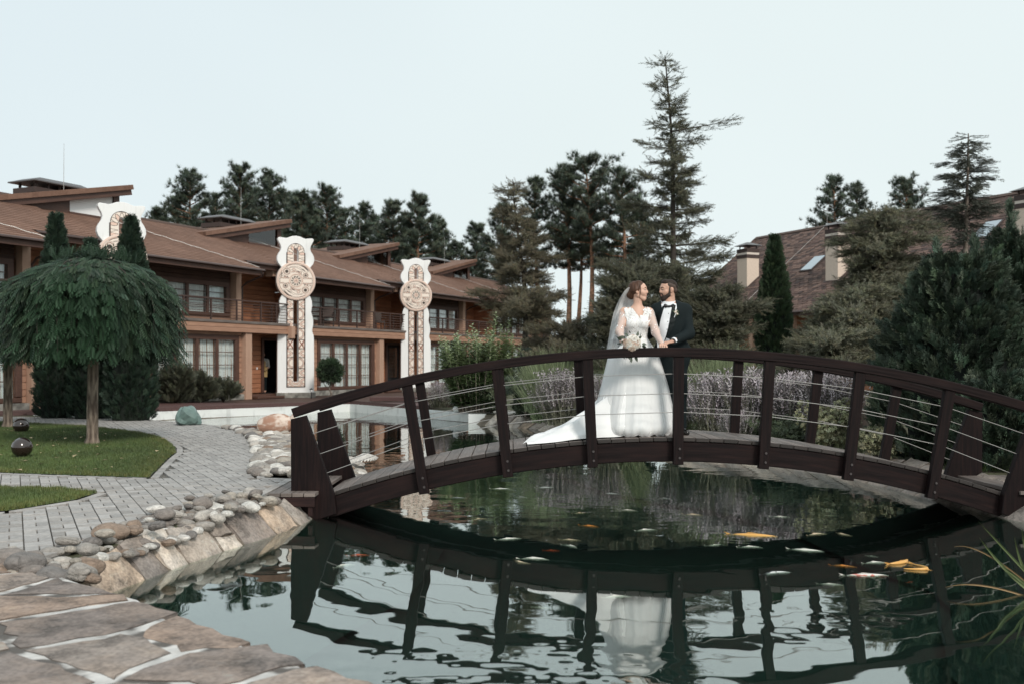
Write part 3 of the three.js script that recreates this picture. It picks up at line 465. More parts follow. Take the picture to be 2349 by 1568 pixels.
{
  const br = thing('footbridge', 'dark brown arched timber footbridge with cable railings spanning the pond', 'bridge', [0, 0, 0]);
  const A0 = -0.3196, A1 = 0.3196, D0 = -0.334, D1 = 0.334;
  // deck planks across the bridge
  R = rng(61); const np = 50, pw = RD * (D1 - D0) / np;
  const pg = [0, 1, 2, 3].map((k) => { const g = muv(cham(pw - 0.009, 0.042, 1.42, 0.005), 1, 'z', k * 0.31, k * 0.23), n = g.attributes.normal, c = []; for (let i = 0; i < n.count; i++) { const e = Math.abs(n.getZ(i)) > 0.6; c.push(e ? .13 : 1, e ? .115 : 1, e ? .115 : 1); } g.setAttribute('color', new THREE.Float32BufferAttribute(c, 3)); return g; });
  for (let i = 0; i < np; i++) { const a = lerp(D0, D1, (i + 0.5) / np), p = deckPt(a, RD - 0.021), m = mesh('plank', pg[i % 4], M.plank[Math.floor(R() * 4)], br); m.position.set(p.x, p.y + rr(-.002, .002), -11.64); m.rotation.z = -a; }
  for (const [z0, z1] of [[ZN - 0.015, ZN - 0.085], [ZF + 0.085, ZF + 0.015]]) mesh('beam', arcBar(deckPt, D0, D1, 40, RD - 0.045, RD - 0.265, z0, z1), M.bridge, br);
  mesh('beam', arcBar(deckPt, D0, D1, 40, RD - 0.045, RD - 0.2, -11.58, -11.68), M.bridge, br);
  // rails
  const railMesh = []; for (const zc of [ZN + 0.03, ZF - 0.03]) mesh('handrail', arcBar(railPt, A0, A1, 48, RR, RR - 0.102, zc + 0.075, zc - 0.075), M.bridge, br);
  // posts
  const cableR = [0.285, 0.50, 0.705], sides = [[ZN + 0.045, 1], [ZF - 0.045, -1]];
  for (const [zc, sg] of sides) {
    const hole = [];
    for (let k = -3; k <= 3; k++) {
      const a = 0.0086 + 0.0767 * k, t = railPt(a, RR - 0.098), b = deckPt(a * 1.075, RD - 0.29), d = V().subVectors(t, b), L = d.length(), m = mesh('post', muv(cham(0.112, L, 0.09, 0.007), 1, 'y', k * .3), M.bridge, br);
      m.position.set((t.x + b.x) / 2, (t.y + b.y) / 2, zc); m.rotation.z = -Math.atan2(d.x, d.y);
      hole.push([a, t, d.clone().normalize()]);
      for (const h of [0.075, 0.175]) { const bg = mesh('bolt', flat(mv(new THREE.CylinderGeometry(0.013, 0.014, 0.012, 8), 0, 0, 0, Math.PI / 2)), M.steel, m); bg.position.set(0.012, -L / 2 + h, sg * 0.05); }
    }
    // end boards: broad tapering panels
    const prof = [[-2.406, 0.775], [-2.255, 0.812], [-1.945, -0.05], [-1.92, -0.245], [-2.34, -0.385], [-2.40, -0.32]];
    for (const s of [1, -1]) {
      const sh = new THREE.Shape(prof.map(([x, y]) => new THREE.Vector2(s > 0 ? x : 2 * BX - x, y))), g = new THREE.ExtrudeGeometry(sh, { depth: 0.085, bevelEnabled: true, bevelThickness: 0.006, bevelSize: 0.006, bevelSegments: 1 });
      const m = mesh('end_board', muv(g, 1, 'y'), M.bridge, br); m.position.z = zc - 0.0425;
    }
    // cables: straight from post to post
    const ends = [{ a: -0.287, p: (r) => V(-2.27 + r * 0.37, 0.80 - r * 1.02, 0) }, ...hole.map((h) => ({ p: (r) => h[1].clone().addScaledVector(h[2], -(r - 0.1)) })), { p: (r) => V(2 * BX + 2.27 - r * 0.37, 0.80 - r * 1.02, 0) }];
    for (const cr of cableR) { const rel = cr, pts = ends.map((e, i) => { const q = e.p(i === 0 || i === ends.length - 1 ? rel - 0.1 : rel); q.z = zc; return q; }); mesh('cable', limb(pts, 0.0042, 0.0042, 6), M.cable, br); }
  }
  // left landing
  const lp = thing('landing_platform', 'small dark timber landing at the left foot of the footbridge', 'platform', [-2.36, 0, -11.5]);
  for (let i = 0; i < 4; i++) mesh('plank', muv(cham(0.118, 0.04, 1.75, 0.005), 1, 'z', i * .3), M.plank[i], lp).position.set(-0.18 + i * 0.125, -0.02, 0);
  mesh('frame_board', muv(cham(0.5, 0.10, 0.05, 0.005, 0, -0.095, 0.85), 1), M.bridgeEdge, lp); mesh('frame_board', muv(cham(0.05, 0.2, 0.05, 0.005, -0.22, -0.15, 0.83), 1, 'y'), M.bridgeEdge, lp); mesh('frame_board', muv(cham(0.05, 0.2, 0.05, 0.005, 0.2, -0.15, 0.83), 1, 'y'), M.bridgeEdge, lp);
  mesh('frame_board', muv(cham(0.5, 0.10, 0.05, 0.005, 0, -0.095, -0.85), 1), M.bridgeEdge, lp);
  const lr = thing('landing_platform', 'small dark timber landing at the right foot of the footbridge', 'platform', [5.78, 0, -11.6]);
  for (let i = 0; i < 5; i++) mesh('plank', muv(cham(0.118, 0.04, 1.6, 0.005), 1, 'z', i * .3), M.plank[i % 4], lr).position.set(-0.2 + i * 0.125, -0.02, 0);
}
// ---------------------------------------------------------------- row of timber houses with painted stelae
const TH = Math.atan2(0.903, 0.43);
const UNIT = (k) => [-9.04 + 4.0 * (k - 2), 0, -(41.5 + 8.9 * (k - 2))];
// sash window with panels and glazing bars, in the plane z, as a part with sub-parts
function windowPart(parent, s0, s1, y0, y1, z, panels, rows, fr = M.frame, curtain = true, seed = 1) {
  const w = part('window', parent), r = rng(seed), W = s1 - s0, H = y1 - y0, b = 0.13;
  const fg = [cham(W, b + .05, 0.10, 0.008, (s0 + s1) / 2, y1 - b / 2, z), cham(W, b, 0.12, 0.008, (s0 + s1) / 2, y0 + b / 2, z), cham(b + .08, H - 2 * b - .05, 0.10, 0.008, s0 + b / 2 + .03, (y0 + y1) / 2, z), cham(b + .08, H - 2 * b - .05, 0.10, 0.008, s1 - b / 2 - .03, (y0 + y1) / 2, z)];
  const pw = (W - 2 * b) / panels, sash = [], bars = [];
  for (let i = 0; i < panels; i++) {
    const a = s0 + b + i * pw, c = a + pw; if (i) sash.push(cham(0.13, H - 2 * b, 0.075, 0.006, a, (y0 + y1) / 2, z));
    for (let k = 1; k < rows; k++) bars.push(box(pw - .16, 0.028, 0.03, a + pw / 2, lerp(y0 + b, y1 - b, k / rows), z - 0.02));
    const gl = mesh('pane', box(pw - 0.13, H - 2 * b, 0.006, a + pw / 2, (y0 + y1) / 2, z - 0.035 + i * 0.0), M.glass, w);
    if (curtain) {
      const ph = r() * 9, fq = 40 + r() * 25, gather = r() < 0.5 ? 1 : -1, amp = 0.045;
      mesh('curtain', grid(44, 5, (u, v) => { const t = u + gather * 0.06 * Math.sin(u * 3.1) * (1 - v); return V(lerp(a + 0.02, c - 0.02, clamp(t, 0, 1)), lerp(y0 + b * .7, y1 - b * .6, v), z - 0.16 + amp * Math.sin(u * fq + ph + v * 1.2) * (0.6 + 0.5 * Math.sin(u * 17 + ph)) + 0.012 * Math.sin(u * fq * 2.3)); }), M.curtain, w);
    }
  }
  mesh('frame', merge([...fg, ...sash]), fr, w); bars.forEach((b) => mesh('glazing_bar', b, fr, w));
  return w;
}
function boards(parent, s0, s1, y0, y1, z, mats, h = 0.19, seed = 3, axis = 's') {
  const r = rng(seed), n = Math.max(1, Math.round((y1 - y0) / h)), hh = (y1 - y0) / n;
  for (let i = 0; i < n; i++) { const g = axis === 's' ? muv(cham(s1 - s0, hh - 0.012, 0.06, 0.01), 1, 'x', r(), r()) : muv(cham(0.06, hh - 0.012, s1 - s0, 0.01), 1, 'z', r(), r()); const m = mesh('siding_board', g, mats[Math.floor(r() * mats.length)], parent); if (axis === 's') m.position.set((s0 + s1) / 2, y0 + (i + .5) * hh, z); else m.position.set(z, y0 + (i + .5) * hh, (s0 + s1) / 2); }
}
function buildUnit(k, label, o = {}) {
  const u = thing('row_house', label, 'house', UNIT(k), TH, 'timber row houses round the pond'), sd = 700 + k * 31;
  const D = M.sidingDark, S = M.siding;
  // carcass behind the boards
  const shell = [box(5.4, 2.75, 0.1, 4.0, 1.4, -0.5), box(9.7, 4.9, 0.12, 4.9, 2.5, -8.0), box(0.12, 5.6, 5.4, 0.1, 2.8, -5.2), box(9.7, 0.12, 6.6, 4.9, 2.72, -4.7), box(6.4, 0.1, 0.1, 3.6, 3.0, -1.12), box(3.9, 2.8, 0.05, 9.05, 4.4, -2.42), box(2.0, 2.7, 0.05, 7.85, 1.4, -1.40), box(.8, 2.7, .05, 10.65, 1.4, -1.40), box(5.2, 2.3, .05, 4.0, 4.1, -1.42)];
  mesh('wall', muv(merge(shell)), D[0], u);
  mesh('stone_plinth', muv(merge([cham(5.7, 0.22, 0.2, 0.015, 4.1, 0.11, -0.24)])), M.plinth, u);
  // ground floor bay
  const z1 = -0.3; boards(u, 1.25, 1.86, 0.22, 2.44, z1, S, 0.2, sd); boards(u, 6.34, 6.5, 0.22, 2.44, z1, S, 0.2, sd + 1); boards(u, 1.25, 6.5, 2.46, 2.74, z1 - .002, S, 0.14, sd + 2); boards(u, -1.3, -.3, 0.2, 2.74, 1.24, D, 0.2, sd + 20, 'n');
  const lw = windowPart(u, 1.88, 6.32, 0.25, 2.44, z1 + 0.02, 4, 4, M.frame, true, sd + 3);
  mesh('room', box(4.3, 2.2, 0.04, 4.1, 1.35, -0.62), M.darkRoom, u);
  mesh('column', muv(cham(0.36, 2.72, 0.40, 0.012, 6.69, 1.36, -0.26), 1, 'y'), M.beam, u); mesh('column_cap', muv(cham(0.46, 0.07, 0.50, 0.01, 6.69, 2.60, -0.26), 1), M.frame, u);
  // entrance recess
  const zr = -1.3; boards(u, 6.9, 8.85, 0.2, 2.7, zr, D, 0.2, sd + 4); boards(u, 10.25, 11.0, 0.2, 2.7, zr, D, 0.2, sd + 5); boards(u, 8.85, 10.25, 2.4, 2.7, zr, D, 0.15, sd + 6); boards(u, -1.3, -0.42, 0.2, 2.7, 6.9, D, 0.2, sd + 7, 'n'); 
  const door = part('entrance_door', u); mesh('frame', muv(merge([cham(0.12, 2.2, 0.14, 0.01, 8.91, 1.3, zr + .04), cham(0.12, 2.2, 0.14, 0.01, 10.19, 1.3, zr + .04), cham(1.4, 0.12, 0.14, 0.01, 9.55, 2.40, zr + .04)]), 1, 'y'), M.frame, door);
  if (o.open) { const leaf = mesh('door_leaf', muv(cham(0.06, 2.1, 0.7, 0.01, 9.02, 1.25, zr - .4), 1, 'y'), D[0], door); mesh('handle', box(0.05, 0.03, 0.12, 9.06, 1.2, zr - .2), M.steel, door); }
  else { mesh('door_leaf', muv(cham(1.2, 2.1, 0.05, 0.01, 9.55, 1.28, zr), 1, 'y'), M.darkRoom, door); mesh('pane', box(0.8, 1.5, 0.006, 9.55, 1.45, zr + .045), M.glass, door); mesh('handle', box(0.03, 0.14, 0.05, 9.08, 1.2, zr + .06), M.steel, door); }
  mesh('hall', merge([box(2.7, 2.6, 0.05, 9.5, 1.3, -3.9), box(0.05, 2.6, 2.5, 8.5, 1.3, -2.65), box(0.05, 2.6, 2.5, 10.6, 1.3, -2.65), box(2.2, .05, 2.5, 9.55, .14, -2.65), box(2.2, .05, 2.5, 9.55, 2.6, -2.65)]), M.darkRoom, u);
  mesh('step', muv(merge([cham(4.0, 0.16, 0.9, 0.02, 9.0, 0.08, -0.85), cham(3.6, 0.10, 0.4, 0.02, 9.0, 0.05, -0.25)])), M.frame, u);
  // balcony
  for (let i = 0; i < 2; i++) { const m = mesh('fascia_board', muv(cham(9.55, 0.165, 0.07, 0.01), 1, 'x', i * .3), S[i + 1], u); m.position.set(4.9, 2.66 + i * 0.172, -0.02); }
  mesh('balcony_floor', muv(cham(9.7, 0.10, 1.15, 0.01, 4.9, 2.965, -0.52), 1), M.plank[1], u);
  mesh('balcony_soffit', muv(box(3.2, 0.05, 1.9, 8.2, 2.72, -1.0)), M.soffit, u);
  mesh('beam_end', muv(cham(0.22, 0.5, 0.2, 0.012, 9.1, 2.66, 0.10), 1, 'y'), M.beam, u);
  // railing
  const rl = part('railing', u), ys = [3.09, 3.21, 3.33, 3.45, 3.57, 3.68];
  for (const s of [0.35, 1.75, 3.15, 4.55, 5.95, 7.35, 8.3, 9.2]) mesh('post', box(0.055, 0.82, 0.055, s, 3.40, -0.03), M.railing, rl);
  mesh('top_rail', box(8.95, 0.05, 0.075, 4.78, 3.80, -0.03), M.railing, rl);
  for (const y of ys) mesh('bar', box(8.85, 0.022, 0.022, 4.78, y, -0.03), M.railing, rl);
  const side = [box(0.06, 0.05, 1.9, 9.2, 3.80, -1.0), ...ys.map((y) => box(0.02, 0.022, 1.9, 9.2, y, -1.0)), box(.055, .82, .055, 9.2, 3.4, -1.0)]; mesh('side_rail', merge(side), M.railing, rl);
  // upper storey
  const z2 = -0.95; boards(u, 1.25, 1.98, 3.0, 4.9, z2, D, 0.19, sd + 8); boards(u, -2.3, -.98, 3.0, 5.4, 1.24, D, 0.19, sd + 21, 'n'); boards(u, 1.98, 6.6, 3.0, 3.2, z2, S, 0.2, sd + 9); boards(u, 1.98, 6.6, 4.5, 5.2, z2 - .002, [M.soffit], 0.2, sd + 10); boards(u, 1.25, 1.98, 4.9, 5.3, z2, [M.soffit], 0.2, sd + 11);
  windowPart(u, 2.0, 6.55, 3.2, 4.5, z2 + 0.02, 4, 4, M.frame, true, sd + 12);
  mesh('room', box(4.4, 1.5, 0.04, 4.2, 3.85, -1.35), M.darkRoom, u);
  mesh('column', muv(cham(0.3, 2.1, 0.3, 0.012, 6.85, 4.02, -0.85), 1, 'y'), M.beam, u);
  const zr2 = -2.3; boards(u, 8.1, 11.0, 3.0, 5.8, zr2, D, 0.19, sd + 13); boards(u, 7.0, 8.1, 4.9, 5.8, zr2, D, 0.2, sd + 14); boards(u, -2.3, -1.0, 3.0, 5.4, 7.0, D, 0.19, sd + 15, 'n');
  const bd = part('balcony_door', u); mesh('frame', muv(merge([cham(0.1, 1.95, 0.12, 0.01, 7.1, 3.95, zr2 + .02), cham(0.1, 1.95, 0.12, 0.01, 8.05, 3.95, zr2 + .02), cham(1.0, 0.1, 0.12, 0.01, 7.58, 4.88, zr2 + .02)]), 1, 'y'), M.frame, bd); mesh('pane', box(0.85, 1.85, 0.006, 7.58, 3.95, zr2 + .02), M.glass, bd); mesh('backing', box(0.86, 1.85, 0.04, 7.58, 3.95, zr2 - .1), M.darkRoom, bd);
  // roof: one slope with a deep eave over the bay and a cut-back eave over the recess
  const sl = 0.4271, roofY = (z) => 4.95 + sl * (0.3 - z), zr_ = -4.5, ang = Math.atan(sl);
  const slope = (s0, s1, za, zb, lift, th) => { const L = Math.hypot(za - zb, roofY(zb) - roofY(za)), g = new THREE.BoxGeometry(s1 - s0, th, L); mv(g, (s0 + s1) / 2, (roofY(za) + roofY(zb)) / 2 + lift, (za + zb) / 2, ang); return flat(g); };
  const roof = part('roof', u);
  mesh('decking', muv(merge([slope(-0.25, 6.95, 0.3, -0.6, 0.02, 0.1), slope(-0.25, 9.51, -0.6, zr_, 0.02, 0.1)])), M.soffit, roof);
  // courses of shingles: each course one thin lapped strip
  const rows = 24, courses = []; for (let i = 0; i < rows; i++) { const za = lerp(0.36, zr_, i / rows), zb = lerp(0.36, zr_, (i + 1.12) / rows), s1 = za > -0.5 ? 6.98 : 9.51, g = slope(-0.25, s1, za, zb, 0.085 + 0.010, 0.014); mv(g, 0, 0, 0); const L = (za - zb) * 0.012; const p = g.attributes.position, uv = g.attributes.uv; for (let q = 0; q < p.count; q++) { uv.setXY(q, p.getX(q) + i * 0.137 + k * 3.3, i * 0.25 + (p.getZ(q) - zb) / (za - zb) * 0.25); if (p.getZ(q) > (za + zb) / 2) p.setY(q, p.getY(q) + 0.016); } courses.push(g); }
  stuffPart('shingle_courses', merge(courses), M.roof, roof);
  mesh('back_slope', muv(mv(flat(new THREE.BoxGeometry(9.76, 0.12, 4.6)), 4.63, 6.22, -6.55, -ang * 0.95)), M.roof, roof);
  mesh('ridge_cap', muv(mv(flat(new THREE.CylinderGeometry(0.13, 0.13, 9.76, 8, 1, false, 0, Math.PI * 2)), 4.63, roofY(zr_) + 0.05, zr_, 0, 0, Math.PI / 2)), M.ridge, roof);
  mesh('fascia', muv(merge([cham(7.2, 0.2, 0.05, 0.008, 3.35, roofY(.3) - 0.06, 0.34), cham(2.56, 0.18, 0.05, 0.008, 8.24, roofY(-.6) - .06, -0.57), box(0.05, 0.2, 0.95, 6.95, roofY(-.15) - .05, -.15, 0, ang)])), M.frame, roof);
  const gut = (s0, s1, y, z) => mv(flat(new THREE.CylinderGeometry(0.075, 0.075, s1 - s0, 10, 1, true, 0, Math.PI)), (s0 + s1) / 2, y, z, 0, Math.PI, Math.PI / 2);
  mesh('gutter', merge([gut(-0.25, 6.98, roofY(.3) + 0.02, 0.44), gut(6.98, 9.51, roofY(-.6) + 0.02, -0.47), limb([V(6.9, roofY(.3) - .02, .44), V(6.9, 4.78, .42), V(6.95, 4.55, -.4), V(7.05, 4.4, -.72), V(7.05, 2.95, -.72)], 0.045, 0.045, 7)]), M.gutter, roof);
  mesh('soffit', muv(merge([box(7.1, 0.03, 1.3, 3.4, 4.9, -0.3, 0, ang * 0.35), box(0.12, 0.16, 1.2, 0.6, 4.82, -.3), box(0.24, 0.24, 0.5, 9.3, 5.02, -0.75)])), M.soffit, roof);
  mesh('rafter_end', muv(cham(0.24, 0.26, 0.4, 0.01, 9.05, 5.1, -0.9), 1, 'z'), M.beam, roof);
  // wedge dormer over the next unit's boundary: face towards the pond, roof rising along the row
  if (!o.noDormer) {
    const dm = part('dormer', u), s0 = 8.2 - 9.76, s1 = 13.3 - 9.76, zf = -3.55, zb = -7.5, yb = (s) => roofY(zf) + 0.05, yt = (s) => lerp(roofY(zf) + 0.1, 7.82, (s - s0) / (s1 - s0));
    const face = [], w0 = lerp(s0, s1, 0.56), w1 = s1 - 0.28;
    const tri2 = (a) => { const n = []; for (let i = 1; i < a.length - 1; i++) n.push(...a[0], ...a[i], ...a[i + 1]); return n; };
    const pS = (s, y) => [s, y, zf];
    const wallF = [...tri2([pS(s0, yb(s0) - .6), pS(w0, yb(w0) - .6), pS(w0, yt(w0)), pS(s0, yt(s0))]), ...tri2([pS(w1, yb(w1) - .6), pS(s1, yb(s1) - .6), pS(s1, yt(s1)), pS(w1, yt(w1))]), ...tri2([pS(w0, yt(w0) - .16), pS(w1, yt(w1) - .16), pS(w1, yt(w1)), pS(w0, yt(w0))]), ...tri2([[s1, yb(s1) - .6, zf], [s1, yb(s1) - .6, zb], [s1, yt(s1), zb], [s1, yt(s1), zf]]), ...tri2([[s0, yb(s0) - .6, zb], [s1, yb(s1) - .6, zb], [s1, yt(s1), zb], [s0, yt(s0), zb]])];
    mesh('dormer_wall', muv(tris(wallF), 1), M.frame, dm);
    mesh('dormer_pane', tris(tri2([[w0, yb(w0) + .12, zf - .06], [w1, yb(w1) + .12, zf - .06], [w1, yt(w1) - .16, zf - .06], [w0, yt(w0) - .16, zf - .06]])), o.blind ? M.white : M.glass, dm);
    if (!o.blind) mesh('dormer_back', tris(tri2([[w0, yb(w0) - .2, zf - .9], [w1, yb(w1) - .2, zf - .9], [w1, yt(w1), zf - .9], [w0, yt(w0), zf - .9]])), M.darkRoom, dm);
    mesh('dormer_sill', muv(merge([cham(w1 - w0 + .1, 0.1, 0.08, 0.008, (w0 + w1) / 2, yb(0) + .07, zf + .02)])), M.frame, dm);
    const L = Math.hypot(s1 - s0 + .5, yt(s1) - yt(s0)), al = Math.atan2(yt(s1) - yt(s0), s1 - s0);
    mesh('dormer_roof', muv(mv(flat(new RoundedBoxGeometry(L + .1, 0.18, 4.5, 1, 0.01)), (s0 + s1) / 2 + .02, (yt(s0) + yt(s1)) / 2 + 0.13, (zf + zb) / 2 + .12, 0, 0, al), 1), M.roof, dm);
    mesh('dormer_fascia', muv(mv(flat(new RoundedBoxGeometry(L + .06, 0.36, 0.05, 1, 0.008)), (s0 + s1) / 2 + .02, (yt(s0) + yt(s1)) / 2 + 0.02, zf + .28, 0, 0, al), 1), M.frame, dm);
    mesh('dormer_fascia', muv(mv(flat(new RoundedBoxGeometry(L + .08, 0.09, 0.06, 1, 0.008)), (s0 + s1) / 2 + .02, (yt(s0) + yt(s1)) / 2 + 0.17, zf + .31, 0, 0, al), 1), M.bridgeEdge, dm);
    // long low chimney with bands and a flat cap on feet
    const ch = part('chimney', u), cs = 11.75 - 9.76, cz = -5.3;
    mesh('chimney_stack', muv(box(2.2, 1.5, 0.95, cs, 6.94, cz)), M.chim, ch);
    mesh('chimney_band', merge([cham(2.32, 0.16, 1.1, 0.01, cs, 7.22, cz), cham(2.36, 0.2, 1.14, 0.01, cs, 7.58, cz)]), M.chimDark, ch);
    const feet = []; for (let i = 0; i < 5; i++) for (const q of [-.42, .42]) feet.push(box(0.07, 0.22, 0.07, cs - 1.0 + i * 0.5, 7.77, cz + q)); stuffPart('chimney_cap_feet', merge(feet), M.chimDark, ch);
    mesh('chimney_cap', merge([cham(2.6, 0.05, 1.4, 0.01, cs, 7.89, cz), mv(flat(new THREE.CylinderGeometry(0.7, 1.0, 0.14, 4, 1)), 0, 0, 0, 0, Math.PI / 4).scale(1.8, 1, 0.95).translate(cs, 7.98, cz)]), M.capMetal, ch);
    const rod = part('lightning_rod', u); mesh('rod', limb([V(1.75, 6.9, -4.4), V(1.76, 8.2, -4.4), V(1.77, 9.35, -4.4)], 0.014, 0.006, 5), M.wire, rod);
    const wr = []; for (let i = 0; i <= 22; i++) { const t = i / 22, s = 1.75 - 9.76 + 9.76 + lerp(0, 5.1, t), z = lerp(-4.4, 0.3, t); wr.push(V(s, roofY(z) + 0.16 + (i % 2) * 0.025, z)); } mesh('conductor_wire', limb(wr, 0.013, 0.013, 5), M.wire, rod);
  }
  return u;
}
const HOUSES = [
  buildUnit(0, 'timber row house at the left edge of the photo, behind the weeping trees'),
  buildUnit(1, 'timber row house between the leftmost and middle white carved pillars, porch door open', { open: true, blind: true }),
  buildUnit(2, 'timber row house between the middle and rightmost white carved pillars, round clipped tree before it'),
  buildUnit(3, 'timber row house right of the rightmost white carved pillar, half hidden by a larch'),
  buildUnit(4, 'far end timber row house glimpsed through the larch branches', { }),
];
// porch sign and switch on house 1
{ const u = HOUSES[1], s = mesh('door_sign', muv(mv(flat(new THREE.ExtrudeGeometry((() => { const q = new THREE.Shape(); for (let i = 0; i <= 40; i++) { const a = i / 40 * 6.2832, x = .24 * Math.sign(Math.cos(a)) * Math.pow(Math.abs(Math.cos(a)), .45), y = .12 * Math.sign(Math.sin(a)) * Math.pow(Math.abs(Math.sin(a)), .45) + .012 * Math.sin(a * 9); i ? q.lineTo(x, y) : q.moveTo(x, y); } return q; })(), { depth: 0.03, bevelEnabled: false })), 8.05, 1.72, -1.27)), std([0.36, 0.12, 0.05], { roughness: 0.6 }), u); mesh('light_switch', cham(0.08, 0.09, 0.02, 0.004, 8.6, 1.2, -1.265), M.white, u); }
// gable end closing the row
{ const u = HOUSES[4]; mesh('gable_wall', muv(tris([9.5, 0, -0.4, 9.5, 0, -8, 9.5, 5.4, -8, 9.5, 0, -0.4, 9.5, 5.4, -8, 9.5, 6.9, -4.5, 9.5, 0, -0.4, 9.5, 6.9, -4.5, 9.5, 5.2, -0.4])), M.sidingDark[1], u); }

// timber terrace between basin and houses
{
  const dk = thing('timber_terrace', 'dark red boarded terrace along the houses and above the white basin wall', 'terrace');
  const pl = [[-16, 26.5], [-13.3, 27.7], [-10.75, 29.6], [-5.75, 35.45], [-2.9, 31.15], [-2.0, 33.2], [-1.5, 38], [-3.2, 48.5], [-6.2, 52.5], [-9.2, 41.9], [-12.9, 33.3], [-15.5, 29]];
  mesh('terrace_base', muv(poly2(pl, -0.012, null)), M.soffit, dk);
  R = rng(71); const dir = [-(0.903), 0.43], u = [0.43, 0.903]; let c = 0; 
  // boards run across the view, cut to the outline
  for (let t = -40; t < 60; t++) {
    const d0 = 26 + t * 0.148; if (d0 > 52.5) break; const xs = []; for (let i = 0; i < pl.length; i++) { const a = pl[i], b = pl[(i + 1) % pl.length]; if ((a[1] > d0) !== (b[1] > d0)) xs.push(lerp(a[0], b[0], (d0 - a[1]) / (b[1] - a[1]))); } xs.sort((a, b) => a - b);
    for (let i = 0; i + 1 < xs.length; i += 2) { const w = xs[i + 1] - xs[i]; if (w < 0.1) continue; const m = mesh('deck_board', muv(box(w, 0.035, 0.138, 0, 0, 0), 1, 'x', R(), R()), M.deck[Math.floor(R() * 3)], dk); m.position.set((xs[i] + xs[i + 1]) / 2, 0.01 + rr(-.002, .002), -d0); }
  }
  for (const [a, b] of [[[-16, 26.5], [-13.3, 27.7]], [[-13.3, 27.7], [-10.75, 29.6]], [[-10.75, 29.6], [-5.75, 35.45]], [[-5.75, 35.45], [-2.9, 31.15]], [[-2.9, 31.15], [-2.0, 33.2]]]) { const L = Math.hypot(b[0] - a[0], b[1] - a[1]), m = mesh('edge_board', muv(cham(L, 0.13, 0.05, 0.008)), M.deck[0], dk); m.position.set((a[0] + b[0]) / 2, 0.02, -(a[1] + b[1]) / 2); m.rotation.y = Math.atan2(b[1] - a[1], b[0] - a[0]); }
  const tw = muv(cham(2.6, 0.16, 0.4, 0.02), 1); const stp = mesh('terrace_step', tw, M.deck[1], dk); stp.position.set(-3.9, 0.1, -36.5); stp.rotation.y = -0.1;
}
